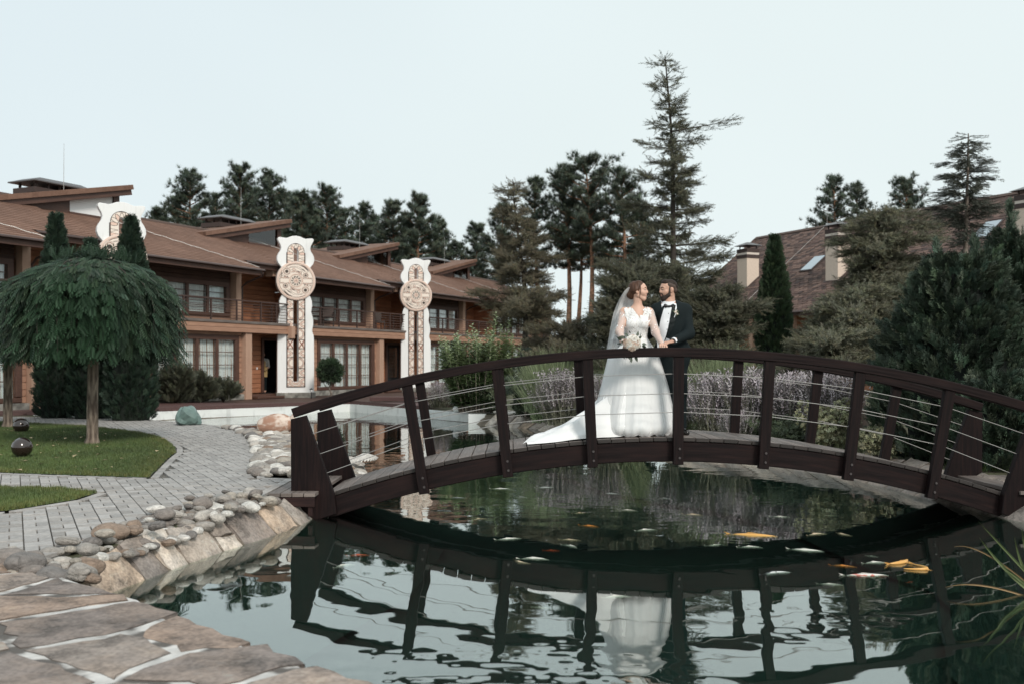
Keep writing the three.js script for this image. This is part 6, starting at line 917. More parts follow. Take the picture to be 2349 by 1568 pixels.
{ // short grass on the far bank
  const strip = [[.9, 26.2], [2.3, 23.8], [3.0, 21.0], [3.4, 19.2], [4.6, 18.0], [5.4, 16.6], [5.9, 15.2], [6.2, 13.5], [6.6, 12], [9, 12.5], [9, 16], [7, 20], [5, 25], [2, 27.5]]; const g = new THREE.Group(); g.name = 'bank_grass'; tag(g, 'short green grass growing on the far bank above the pebbles', 'grass'); g.userData.kind = 'stuff'; scene.add(g); R = rng(1101); const ms = [], cs = []; const blade = (() => { const r = rng(5), p = []; for (let i = 0; i < 10; i++) { const a = r() * 6.28; needle(p, (r() - .5) * .08, 0, (r() - .5) * .08, Math.cos(a) * .4, 1, Math.sin(a) * .4, .06 + r() * .1, .008); } return tris(p); })();
  for (let i = 0; i < 9000; i++) { const x = rr(.5, 9), d = rr(11.5, 27.5); if (!inPoly(x, d, strip)) continue; const k = rr(.5, 1.2); ms.push(mtx(V(x, -.045, -d), V(gs() * .2, 1, gs() * .2).normalize(), R() * 6.3, rr(.7, 1.5))); cs.push([k, k, k * .9]); } inst('grass', blade, M.grassBlade, ms, cs, g);
}
// sword leaved plant in the water
{
  const t = thing('water_iris', 'sword leaved water plant with arching blades at the lower right corner', 'water plant', [3.98, WATER_Y, -7.3]); R = rng(1105);
  const bl = (tip, mid, w, m) => { const c = new THREE.QuadraticBezierCurve3(V(gs() * .06, -.1, gs() * .06), mid, tip); const n = 12, pos = []; for (let i = 0; i < n; i++) { const q = [i / n, (i + 1) / n].map((f) => { const p = c.getPoint(f), tg = c.getTangent(f), s = V().crossVectors(tg, V(0, 0, 1)).normalize().multiplyScalar(w * (f < .5 ? 1 : 1 - Math.pow((f - .5) * 2, 1.6)) / 2 + .0008); return [p.clone().sub(s).add(V(0, 0, .004)), p.clone().add(V(0, 0, -.003)), p.clone().add(s).add(V(0, 0, .004))]; }); for (const [a, b] of [[0, 1], [1, 2]]) for (const k of [q[0][a], q[0][b], q[1][a], q[1][a], q[0][b], q[1][b]]) pos.push(k.x, k.y, k.z); } let g = tris(pos); mesh('leaf', g, m, t); };
  const at = (px, py, d) => P(px, py, d).sub(V(3.98, WATER_Y, -7.3));
  for (const [px, py, mx, my, w, dry] of [[2245, 1195, 2320, 1275, .022], [2247, 1232, 2315, 1330, .034], [2190, 1253, 2250, 1235, .012, 1], [2328, 1232, 2342, 1330, .03], [2345, 1215, 2352, 1300, .03], [2170, 1346, 2250, 1320, .016, 1], [2288, 1432, 2320, 1385, .024], [2365, 1150, 2368, 1280, .034], [2400, 1160, 2385, 1290, .03], [2440, 1220, 2400, 1290, .03], [2300, 1300, 2345, 1330, .026], [2420, 1420, 2400, 1330, .02]]) bl(at(px, py, 7.25 + gs() * .15), at(mx, my, 7.25), w * .72, dry ? M.dryBlade : M.iris);
}
// ---------------------------------------------------------------- garden objects
{
  const lathe = (p, n = 24) => flat(new THREE.LatheGeometry(p.map(([x, y]) => new THREE.Vector2(x, y)), n));
  const orb = (label, px, d, r) => { const y = EYE - (px[1] - 834) * d / FOC, t = thing('globe_lamp', label, 'garden lamp', [PX(px[0], d), 0, -d], 0, 'dark glossy globe lamps on the lawn'); mesh('globe', flat(new THREE.SphereGeometry(r, 48, 32)).translate(0, y, 0), M.orb, t); mesh('lamp_base', lathe([[.0, 0], [.075, 0], [.07, .03], [.05, .05], [.052, y - r * .9], [.085, y - r * .86], [.08, y - r * .8], [0, y - r * .8]]), M.black, t); };
  orb('larger glossy dark globe lamp on the lawn, nearer the path', [49.5, 1025], 14.6, .147); orb('glossy dark globe lamp on the lawn, the farther one by the second trunk', [47.5, 976], 20, .155);
  // rough lump of green glass
  { const t = thing('green_glass_rock', 'rough lump of pale green glass standing where the path meets the basin', 'rock', [PX(427, 22.6), 0, -22.6], .4); let g = new THREE.IcosahedronGeometry(.25, 3); g.deleteAttribute('uv'); g.deleteAttribute('normal'); g = mergeVertices(g, 1e-4); const p = g.attributes.position; for (let i = 0; i < p.count; i++) { const x = p.getX(i), y = p.getY(i), z = p.getZ(i), f = .7 + .5 * vnoise(x * 5 + 9, z * 5 + y * 4 + 9, 64, 64, 3) + .3 * vnoise(x * 13 + 9, z * 13 + y * 11 + 9, 64, 64, 4); p.setXYZ(i, x * f * (1 - y * 1.1), Math.max(-.14, y * f * 1.15), z * f); } g = g.toNonIndexed(); g.computeVertexNormals(); mesh('glass_lump', muv(g.translate(0, .15, 0)), phys([.115, .175, .16], { roughness: .28, clearcoat: .4, clearcoatRoughness: .2, bumpMap: bumpCoarse, bumpScale: .02 }), t); }
  // clay urn lying on the pebbles
  { const t = thing('clay_urn', 'weathered clay urn lying on its side on the pebbles by the water', 'urn', [PX(633, 19.4), .17, -19.4], .12); const out = [[.02, -.36], [.09, -.355], [.13, -.33], [.19, -.22], [.225, -.08], [.225, .06], [.195, .19], [.145, .265], [.15, .30], [.185, .335], [.19, .36], [.165, .36], [.13, .32], [.12, .27], [.17, .18], [.195, .05], [.19, -.1], [.1, -.28], [.0, -.3]]; const m = mesh('urn_body', mv(lathe(out, 40), 0, .02, 0, 0, 0, -Math.PI / 2 + .10), std([1, 1, 1], { map: ctex(512, 512, (u, v) => { const a = fbm(u, v, 9, 14, 6, 601), b = fbm(u, v, 30, 30, 3, 605); return mix3([.34, .185, .125], [.66, .57, .50], sstep(a + .3 * (b - .5), .42, .70) * .8 + b * .12); }), bumpMap: bumpFine, bumpScale: .01, roughness: .9 }), t); mesh('rope_mouth_rim', mv(flat(new THREE.TorusGeometry(.18, .018, 8, 32)), .355, .02 - .036, 0, 0, Math.PI / 2, 0), std([.55, .45, .38], { roughness: .9 }), t); }
  // fluted shells by the foot of the bridge
  const shell = (label, x, d, s, ry) => { const t = thing('fluted_stone', label, 'stone', [x, -.16, -d], ry); mesh('fluted_body', grid(28, 8, (u, v) => { const a = (u - .5) * 2.2, r = v * s * (1 + .05 * Math.cos(u * 28 * Math.PI)), y = .10 * Math.sin(v * 3) * (1 - Math.abs(u - .5)) + .02 * Math.cos(u * 28 * Math.PI) * v; return V(Math.sin(a) * r, y + .08, Math.cos(a) * r); }), M.pebble[3], t); return t; };
  shell('pale fluted stone at the waterline behind the left end of the footbridge', -2.42, 15.2, .36, 1.2); shell('pale fluted stone among the pebbles left of the bridge end board', -2.95, 13.6, .3, -.8);
  // boulder stones at the far corner of the pool
  { const t = thing('path_light', 'small black path lantern beside the middle carved pillar', 'lantern', [PX(714, 40), 0, -40]); mesh('post', lathe([[0, 0], [.025, 0], [.022, .26], [0, .26]], 10), M.black, t); mesh('lantern_glass', lathe([[0, .26], [.035, .26], [.06, .36], [0, .36]], 6), M.white, t); mesh('lantern_cap', lathe([[0, .41], [.085, .36], [.085, .375], [0, .42]], 6), M.black, t); }
  { const t = thing('path_light', 'small black path lantern at the left edge before the house', 'lantern', [PX(5, 31), 0, -31]); mesh('post', lathe([[0, 0], [.04, 0], [.03, .3], [0, .3]], 10), M.black, t); mesh('lantern_cap', lathe([[0, .3], [.16, .3], [.17, .34], [.02, .42], [0, .42]], 8), M.black, t); }
  { const t = thing('white_ornament', 'small white rounded garden ornament on the basin wall', 'ornament', [PX(1050, 29.2), -.03, -29.2]); mesh('ornament_body', lathe([[0, 0], [.1, 0], [.15, .06], [.145, .12], [.1, .165], [.05, .19], [.035, .23], [.02, .29], [.025, .31], [0, .33]], 24), M.white, t); mesh('spout', limb([V(.12, .1, 0), V(.2, .13, 0), V(.24, .18, 0)], .025, .012, 8, true), M.white, t); }
  { const t = thing('notice_board', 'white sign panel at the far right behind the footbridge end', 'sign', [PX(2351, 13.2), 0, -13.2], -.3); mesh('sign_panel', cham(.42, .26, .02, .004, .17, PY(1030, 13.2), 0), M.white, t); mesh('sign_post', limb([V(.17, -.05, -.02), V(.17, .4, -.02)], .02, .02, 8), M.black, t); }
  // wicker chairs on the balconies
  const U = (k, s, y, n) => { const o = UNIT(k); return V(o[0] + s * .43 + n * .903, y, o[2] - s * .903 + n * .43); };
  const chair = (label, k, s, n, ry) => { const q = U(k, s, 3.03, n), t = thing('balcony_chair', label, 'chair', q.toArray(), TH + ry, 'wicker chairs on the balconies'); mesh('seat', cham(.5, .08, .5, .01, 0, .42, 0), M.wicker, t); mesh('backrest', cham(.5, .5, .06, .02, 0, .68, -.24, 0, -.15), M.wicker, t); for (const a of [-.22, .22]) { mesh('armrest', cham(.05, .05, .48, .01, a * 1.1, .62, 0), M.wicker, t); for (const b of [-.22, .22]) mesh('leg', box(.04, .42, .04, a, .2, b), M.wicker, t); } return t; };
  chair('dark wicker chair on the middle house balcony, left one', 2, 2.0, -.5, .9); chair('dark wicker chair on the middle house balcony, right one nearer the post', 2, 3.0, -.5, -.9); chair('dark wicker chair in the balcony corner left of the rightmost pillar', 2, 8.3, -1.3, -.6); chair('dark wicker chair in the balcony corner, deeper inside behind the railing', 2, 7.7, -1.6, .6);
  // koi
  const fishGeo = (bend) => { const n = 16, m = 10, body = grid(m, n, (u, v) => { const x = (v - .5), w = .078 * Math.pow(Math.sin(Math.PI * Math.min(1, .06 + .86 * (1 - v) + .03)), .8) * (v > .9 ? .9 : 1) + .004, a = u * 6.2832; return V(-x * .82 + .05, Math.sin(a) * w * .95, Math.cos(a) * w * .72 + bend * x * x * 1.2); }); const q = (f) => f; const fz = bend * .25 * 1.2; const tail = tris([-.33, 0, fz * .8, -.52, .09, fz * 1.6, -.43, 0, fz * 1.3, -.33, 0, fz * .8, -.43, 0, fz * 1.3, -.52, -.09, fz * 1.6, -.33, .02, fz * .8, -.50, .02, fz * 1.6 + .07, -.42, .01, fz * 1.3, -.33, .02, fz * .8, -.42, .01, fz * 1.3, -.50, .02, fz * 1.6 - .07]); const fin = tris([.2, -.01, .06, .1, -.02, .2, .05, -.01, .06, .2, -.01, -.06, .1, -.02, -.2, .05, -.01, -.06]); const dorsal = tris([.1, .09, .0, -.12, .08, bend * .02, -.06, .105, 0]); return { body: flat(body), tail, fin, dorsal }; };
  const gs3 = [fishGeo(.0), fishGeo(.35), fishGeo(-.35), fishGeo(1.6)];
  const koiTex = (base, spot, thr, sd) => std([1, 1, 1], { map: ctex(128, 128, (u, v) => mix3(base, spot, sstep(fbm(u, v, 3, 5, 3, sd), thr - .03, thr + .03))), roughness: .35 });
  const K = { white: std([.62, .60, .55], { roughness: .35 }), cream: std([.60, .46, .33], { roughness: .35 }), ochre: std([.62, .33, .09], { roughness: .35 }), orange: std([.62, .22, .035], { roughness: .35 }), red: std([.55, .085, .025], { roughness: .35 }), kohaku: koiTex([.66, .62, .58], [.55, .08, .04], .55, 611), black: koiTex([.55, .56, .55], [.03, .035, .04], .5, 615) };
  const list = [[1726, 1228, 118, -8, 'ochre', 0, 'long ochre koi swimming under the crown of the footbridge'], [1721, 1254, 60, -4, 'white', 1, 'white koi just below the long ochre koi'], [1849, 1262, 84, -10, 'white', 0, 'white koi right of the long ochre koi'], [1932, 1225, 54, -28, 'cream', 2, 'pale orange koi left of the sword leaved plant, nearest the far slabs'], [2000, 1275, 32, -18, 'white', 0, 'tiny white koi above the bright orange pair'], [2069, 1294, 66, 18, 'ochre', 2, 'bright golden koi breaking the surface, left one of the pair'], [2127, 1308, 56, -60, 'ochre', 3, 'bright golden koi curled at the surface, right one of the pair'], [1985, 1320, 112, 0, 'kohaku', 0, 'white koi with red patches below the golden pair'], [1775, 1314, 90, 8, 'black', 1, 'black and white koi in the shadow of the footbridge'], [2087, 1334, 26, 12, 'red', 0, 'small red koi below the golden pair'], [2007, 1290, 66, 0, 'white', 1, 'white koi beside the left golden koi'], [1935, 1298, 62, -10, 'orange', 0, 'dim orange koi left of the golden pair'],
    [822, 1273, 55, 4, 'red', 0, 'red koi near the left foot of the footbridge'], [785, 1297, 62, 20, 'white', 1, 'white koi below the left red koi'], [1265, 1262, 40, -4, 'red', 0, 'red koi in the middle of the pond under the deck'], [1226, 1281, 76, -6, 'white', 1, 'white koi just left below the middle red koi'], [1192, 1289, 62, -22, 'cream', 2, 'cream koi left of the middle white koi'], [1311, 1252, 56, -24, 'white', 1, 'white koi right of the middle red koi'], [1166, 1236, 66, 8, 'white', 0, 'white koi above the middle red koi'], [1307, 1238, 52, -5, 'cream', 0, 'pale koi above the middle red koi, right side'], [1135, 1159, 46, 15, 'white', 0, 'white koi under the left half of the deck'], [1402, 1132, 46, -8, 'white', 0, 'white koi below the bride skirt'], [1525, 1143, 42, -15, 'white', 1, 'white koi just left of the groom post reflection'], [1441, 1170, 52, -12, 'white', 0, 'white koi in the middle below the couple'], [1149, 1121, 52, -3, 'white', 0, 'white koi farthest back under the left deck'], [1240, 1393, 46, -8, 'white', 0, 'pale koi amid the bright sky reflection'], [1413, 1368, 72, 3, 'white', 1, 'pale koi in the dark reflection of the deck'], [1195, 1140, 40, -5, 'white', 1, 'small white koi right of the koi under the left deck'], [1330, 1176, 40, 10, 'cream', 0, 'small cream koi left of the couple reflection'], [1050, 1142, 50, -6, 'white', 0, 'white koi under the deck, nearest the left pillar reflection'], [1098, 1190, 44, 14, 'cream', 1, 'cream koi alone below the left third of the deck'], [1250, 1118, 48, 4, 'white', 0, 'white koi farthest back below the train'], [1352, 1206, 52, -12, 'orange', 0, 'orange koi below the bride skirt'], [1480, 1215, 56, 6, 'white', 1, 'white koi below and left of the groom post'], [1590, 1180, 50, -10, 'cream', 0, 'cream koi right of the groom post reflection'], [1640, 1250, 46, 12, 'white', 2, 'white koi left of the long ochre koi'], [1790, 1185, 48, -4, 'white', 0, 'white koi near the far slabs, right of the crown'], [1870, 1225, 60, 10, 'cream', 1, 'cream koi between the long ochre koi and the far slabs'], [1905, 1340, 60, -6, 'white', 0, 'white koi lowest on the right, below the red patched koi']];
  const koiProto = {};
  for (const [px, py, len, deg, mat, gi, label] of list) {
    const yy = WATER_Y - .010, d = (EYE - yy) * FOC / (py - 834), L = len * d / FOC / .95, t = thing('koi_fish', label, 'koi fish', [PX(px, d), yy, -d], deg * Math.PI / 180 * 2.2, 'koi in the pond'), g = gs3[gi];
    mesh('body', g.body, K[mat], t); mesh('tail_fin', g.tail, K[mat], t); mesh('side_fin', g.fin, K[mat], t); mesh('dorsal_fin', g.dorsal, K[mat], t); t.scale.set(L, L * .62, L); if (/surface/.test(label)) { t.scale.multiplyScalar(1.35); t.position.y += .018; }
  }
}
// ---------------------------------------------------------------- people
// bones: [ax,ay,az, bx,by,bz, ra, rb, flatten z]
const B = (a, b, ra, rb = ra, fz = 1) => [a[0], a[1], a[2], b[0], b[1], b[2], ra, rb, fz];
function boneDist(b, x, y, z) { const fz = b[8], az = b[2], pz = az + (z - az) / fz, ez = (b[5] - b[2]) / fz, ex = b[3] - b[0], ey = b[4] - b[1], px = x - b[0], py = y - b[1], qz = pz - az, l2 = ex * ex + ey * ey + ez * ez; const t = l2 > 0 ? clamp((px * ex + py * ey + qz * ez) / l2, 0, 1) : 0; const dx = px - ex * t, dy = py - ey * t, dz = qz - ez * t; return Math.sqrt(dx * dx + dy * dy + dz * dz) - lerp(b[6], b[7], t); }
const smin = (a, b, k) => { const h = Math.max(k - Math.abs(a - b), 0) / k; return Math.min(a, b) - h * h * k * 0.25; };
const sdAt = (bs, x, y, z, k = 0.04) => { let d = 1; for (const b of bs) d = smin(d, boneDist(b, x, y, z), k); return d; };
function sdf(bones, cell, k = 0.04, cut = null) {
  const lo = [1e9, 1e9, 1e9], hi = [-1e9, -1e9, -1e9]; for (const b of bones) for (let i = 0; i < 3; i++) { const r = Math.max(b[6], b[7]); lo[i] = Math.min(lo[i], b[i] - r, b[i + 3] - r); hi[i] = Math.max(hi[i], b[i] + r, b[i + 3] + r); }
  const c = [0, 1, 2].map((i) => (lo[i] + hi[i]) / 2), ext = Math.max(...[0, 1, 2].map((i) => hi[i] - lo[i])) / 2 + cell * 4, N = Math.ceil(ext * 2 / cell) + 2, half = N / 2, mc = new MarchingCubes(N, std([1, 1, 1]), false, false, 240000); mc.isolation = 0;
  const f = mc.field; f.fill(1); const S = ext / half, w = (i, a) => c[a] + (i - half) * S;
  for (const b of bones) { const r = Math.max(b[6], b[7]) + k + 3 * cell, i0 = [], i1 = []; for (let a = 0; a < 3; a++) { i0[a] = Math.max(0, Math.floor((Math.min(b[a], b[a + 3]) - r - c[a]) / S + half)); i1[a] = Math.min(N - 1, Math.ceil((Math.max(b[a], b[a + 3]) + r - c[a]) / S + half)); }
    for (let z = i0[2]; z <= i1[2]; z++) for (let y = i0[1]; y <= i1[1]; y++) for (let x = i0[0]; x <= i1[0]; x++) { const q = x + y * N + z * N * N; f[q] = smin(f[q], boneDist(b, w(x, 0), w(y, 1), w(z, 2)), k); } }
  if (cut) for (let z = 0; z < N; z++) for (let y = 0; y < N; y++) for (let x = 0; x < N; x++) { const q = x + y * N + z * N * N; if (f[q] < .1) f[q] = Math.max(f[q], cut(w(x, 0), w(y, 1), w(z, 2))); }
  for (let i = 0; i < f.length; i++) f[i] = -f[i];
  mc.update(); const n = mc.count, pos = new Float32Array(n * 3); for (let i = 0; i < n; i++) for (let a = 0; a < 3; a++) pos[i * 3 + a] = mc.positionArray[i * 3 + a] * ext + c[a];
  let g = new THREE.BufferGeometry(); g.setAttribute('position', new THREE.BufferAttribute(pos, 3)); g = mergeVertices(g, 1e-5); g.computeVertexNormals();
  let s = 0; const P_ = g.attributes.position, N_ = g.attributes.normal; for (let i = 0; i < P_.count; i += 37) { const e = .004; s += Math.sign(sdAt(bones, P_.getX(i) + N_.getX(i) * e, P_.getY(i) + N_.getY(i) * e, P_.getZ(i) + N_.getZ(i) * e, k) - sdAt(bones, P_.getX(i), P_.getY(i), P_.getZ(i), k)); }
  if (s < 0) { const ix = g.index.array; for (let i = 0; i < ix.length; i += 3) { const t = ix[i]; ix[i] = ix[i + 1]; ix[i + 1] = t; } g.computeVertexNormals(); }
  return flat(g);
}
const surfZ = (bs, x, y, z0 = 0.4, k = 0.04) => { let z = z0; for (let i = 0; i < 60; i++) { const d = sdAt(bs, x, y, z, k); if (d < .0008) break; z -= Math.max(d * .8, .001); if (z < -.4) return null; } return z; };
// bones turned and moved as a block (head, hands)
function place(bones, m) { const v = V(), sc = Math.cbrt(m.determinant()); return bones.map((b) => { const a = v.set(b[0], b[1], b[2]).applyMatrix4(m).toArray(), c = v.set(b[3], b[4], b[5]).applyMatrix4(m).toArray(); return B(a, c, b[6] * sc, b[7] * sc, 1); }); }
const headM = (pos, yaw, pitch, sc = 1) => new THREE.Matrix4().makeRotationFromEuler(new THREE.Euler(pitch, yaw, 0, 'YXZ')).scale(V(sc, sc, sc)).setPosition(...pos);
const HEAD = (male) => [
  B([0, .038, -.035], [0, .042, .018], .074, .070), B([0, .0, -.02], [0, -.01, .03], .070, .064), B([0, .05, .045], [0, .035, .062], .044, .036), B([0, -.03, .045], [0, -.075, .050], .050, .036),
  B([-.045, -.055, .0], [-.018, -.098, .058], .024, .020), B([.045, -.055, .0], [.018, -.098, .058], .024, .020), B([0, -.098, .062], [0, -.092, .070], .021, .018),
  B([0, .030, .085], [0, -.010, .101], .0075, .0095), B([0, -.012, .100], [0, -.017, .106], .0095, .0085), B([-.010, -.023, .092], [.010, -.023, .092], .0075), B([-.036, .026, .072], [.036, .026, .072], male ? .016 : .012),
  B([-.040, -.022, .052], [-.032, -.032, .060], .026), B([.040, -.022, .052], [.032, -.032, .060], .026), B([-.016, -.050, .082], [.016, -.050, .082], .0075), B([-.013, -.063, .080], [.013, -.063, .080], .0080),
  B([-.074, .008, -.010], [-.077, -.024, -.006], .013, .010), B([.074, .008, -.010], [.077, -.024, -.006], .013, .010), B([-.078, .016, -.018], [-.080, -.006, -.020], .009), B([.078, .016, -.018], [.080, -.006, -.020], .009),
  B([0, -.05, -.025], [0, -.12, -.025], male ? .058 : .047, male ? .060 : .047)];
function headParts(t, m, o) { // eyes, brows, lips as small meshes seated on the face
  const H = HEAD(o.male), fz = (x, y) => surfZ(H, x, y, .2, .018) ?? .08;
  const add = (n, g, mat, par = t) => { g = flat(g); g.applyMatrix4(m); return mesh(n, g, mat, par); };
  const bar = (pts, off, c) => sdf(pts.slice(1).map((q, i) => B([pts[i][0], pts[i][1], fz(pts[i][0], pts[i][1]) + off], [q[0], q[1], fz(q[0], q[1]) + off], pts[i][2], q[2])), c, .004);
  for (const s of [-1, 1]) {
    const ez = fz(s * .031, .008), eye = part('eye', t), e = new THREE.SphereGeometry(.0112, 14, 10).translate(s * .031, .008, ez - .0072), ir = new THREE.SphereGeometry(.0062, 10, 8).translate(s * .0315, .0075, ez - .0015);
    add('eyeball', e, std([.72, .69, .66], { roughness: .2 }), eye); add('iris', ir, std([.03, .02, .015], { roughness: .15 }), eye);
    add('lash_line', bar([[s * .018, .0105, .0020], [s * .031, .0150, .0028], [s * .046, .0105, .0022]], .0015, .0014), o.lash, eye); add('eyelid', bar([[s * .020, .0145, .0040], [s * .031, .0185, .0055], [s * .044, .0145, .0040]], .0, .0016), o.skin, eye);
    add('eyebrow', bar([[s * .014, .0325, .0040], [s * .033, .0385, .0044], [s * .052, .0300, .0024]], .0012, .0016), o.brow);
  }
  add('lips', sdf([B([-.017, -.0510, fz(-.017, -.051) + .001], [0, -.0490, fz(0, -.049) + .0005], .0022, .0034), B([0, -.0490, fz(0, -.049) + .0005], [.017, -.0510, fz(.017, -.051) + .001], .0034, .0022), B([-.014, -.0575, fz(-.014, -.0575)], [.014, -.0575, fz(.014, -.0575)], .0033, .0033)], .0015, .004), o.lip);
}
// hand: wrist point, direction to the knuckles, palm-down normal, thumb side (+1 / -1 along right), curl per joint
function HAND(w, fwd, up, thumb, curl, s = 1, spread = .10) {
  const f = V(...fwd).normalize(), u0 = V(...up), r = V().crossVectors(f, u0).normalize(), u = V().crossVectors(r, f).normalize(), W = V(...w), o = []; const pt = (a, b, c) => W.clone().addScaledVector(f, a * s).addScaledVector(r, b * s).addScaledVector(u, c * s);
  const ba = (p, q, x, y) => o.push(B(p.toArray(), q.toArray(), x * s, y * s));
  const L = [.068, .078, .072, .056];
  for (let i = 0; i < 4; i++) { const x = (i - 1.5) * .0195 * -thumb, k = pt(.082 - Math.abs(i - 1.2) * .004, x, .002); ba(pt(.01, x * .6, 0), k, .0135, .0108); let p = k, a = 0, dir = f.clone().addScaledVector(r, (i - 1.5) * spread * -thumb).normalize(); for (let j = 0; j < 3; j++) { a += (Array.isArray(curl) ? curl[j] : curl) + i * .03; const l = L[i] * [.48, .30, .24][j] * s, d = dir.clone().multiplyScalar(Math.cos(a)).addScaledVector(u, -Math.sin(a)).normalize(), q = p.clone().addScaledVector(d, l); ba(p, q, .0096 - j * .0008, .0088 - j * .0009); p = q; } }
  const t0 = pt(.018, thumb * .022, -.004), t1 = pt(.048, thumb * .045, -.010), t2 = pt(.075, thumb * .050, -.018), t3 = pt(.095, thumb * .046, -.022); ba(t0, t1, .014, .011); ba(t1, t2, .0105, .0095); ba(t2, t3, .0095, .008); ba(pt(-.03, 0, 0), pt(.02, 0, 0), .0235, .022); return o;
}
const skinTex = (c, sd) => ctex(256, 256, (u, v) => mix3(c, [c[0] * 1.03, c[1] * .93, c[2] * .9], fbm(u, v, 8, 8, 3, sd) * .8));
const skinMat = (c, sd) => phys([1, 1, 1], { map: skinTex(c, sd), roughness: .52 });
M.skinB = skinMat([.60, .385, .295], 701); M.skinG = skinMat([.52, .32, .24], 705);
const hairTex = (c) => ctex(256, 256, (u, v) => scale3(c, .45 + 1.1 * fbm(u, v, 40, 4, 3, 709))); M.hairB = phys([1, 1, 1], { map: hairTex([.075, .036, .022]), roughness: .5, specularIntensity: .5, bumpMap: gtex(256, 256, (u, v) => fbm(u, v, 40, 4, 3, 709)), bumpScale: .004 }); M.hairG = phys([1, 1, 1], { map: hairTex([.026, .017, .013]), roughness: .6, specularIntensity: .4 }); M.beard = std([.030, .018, .014], { roughness: .8 }); M.fade = std([.062, .040, .031], { roughness: .75 });
M.tulle = phys([.83, .835, .84], { roughness: .85, sheen: .4, sheenRoughness: .6 }); M.tulle.sheenColor.setRGB(.5, .5, .5);
M.lace = std([1, 1, 1], { map: ctex(512, 512, (u, v) => { const a = fbm(u, v, 40, 40, 3, 711), b = fbm(u, v, 16, 16, 3, 715), w = sstep(Math.abs(a - .5) + .25 * Math.abs(b - .5), .03, .09); return mix3([.50, .45, .42], [.86, .86, .86], w); }), bumpMap: rep(bumpFine, 3, 3), bumpScale: .006, roughness: .8 });
M.laceW = std([.84, .84, .84], { roughness: .8 });
M.veil = std([.86, .87, .88], { roughness: .9, transparent: true, opacity: .55, side: THREE.DoubleSide });
M.veilSoft = std([.86, .865, .87], { roughness: .95, transparent: true, opacity: .45, side: THREE.DoubleSide }); M.sleeve = std([.82, .80, .79], { roughness: .9, transparent: true, opacity: .32, side: THREE.DoubleSide });
M.suit = phys([.008, .013, .0145], { roughness: .8, specularIntensity: .3 });
M.lapel = phys([.006, .010, .011], { roughness: .55, specularIntensity: .4 }); M.shirt = std([.78, .80, .83], { roughness: .7 }); M.satin = std([.012, .012, .014], { roughness: .35 }); M.shoe = std([.012, .010, .010], { roughness: .2 });
const ZB = -11.42, ZG = -11.47, DY = 0.573;
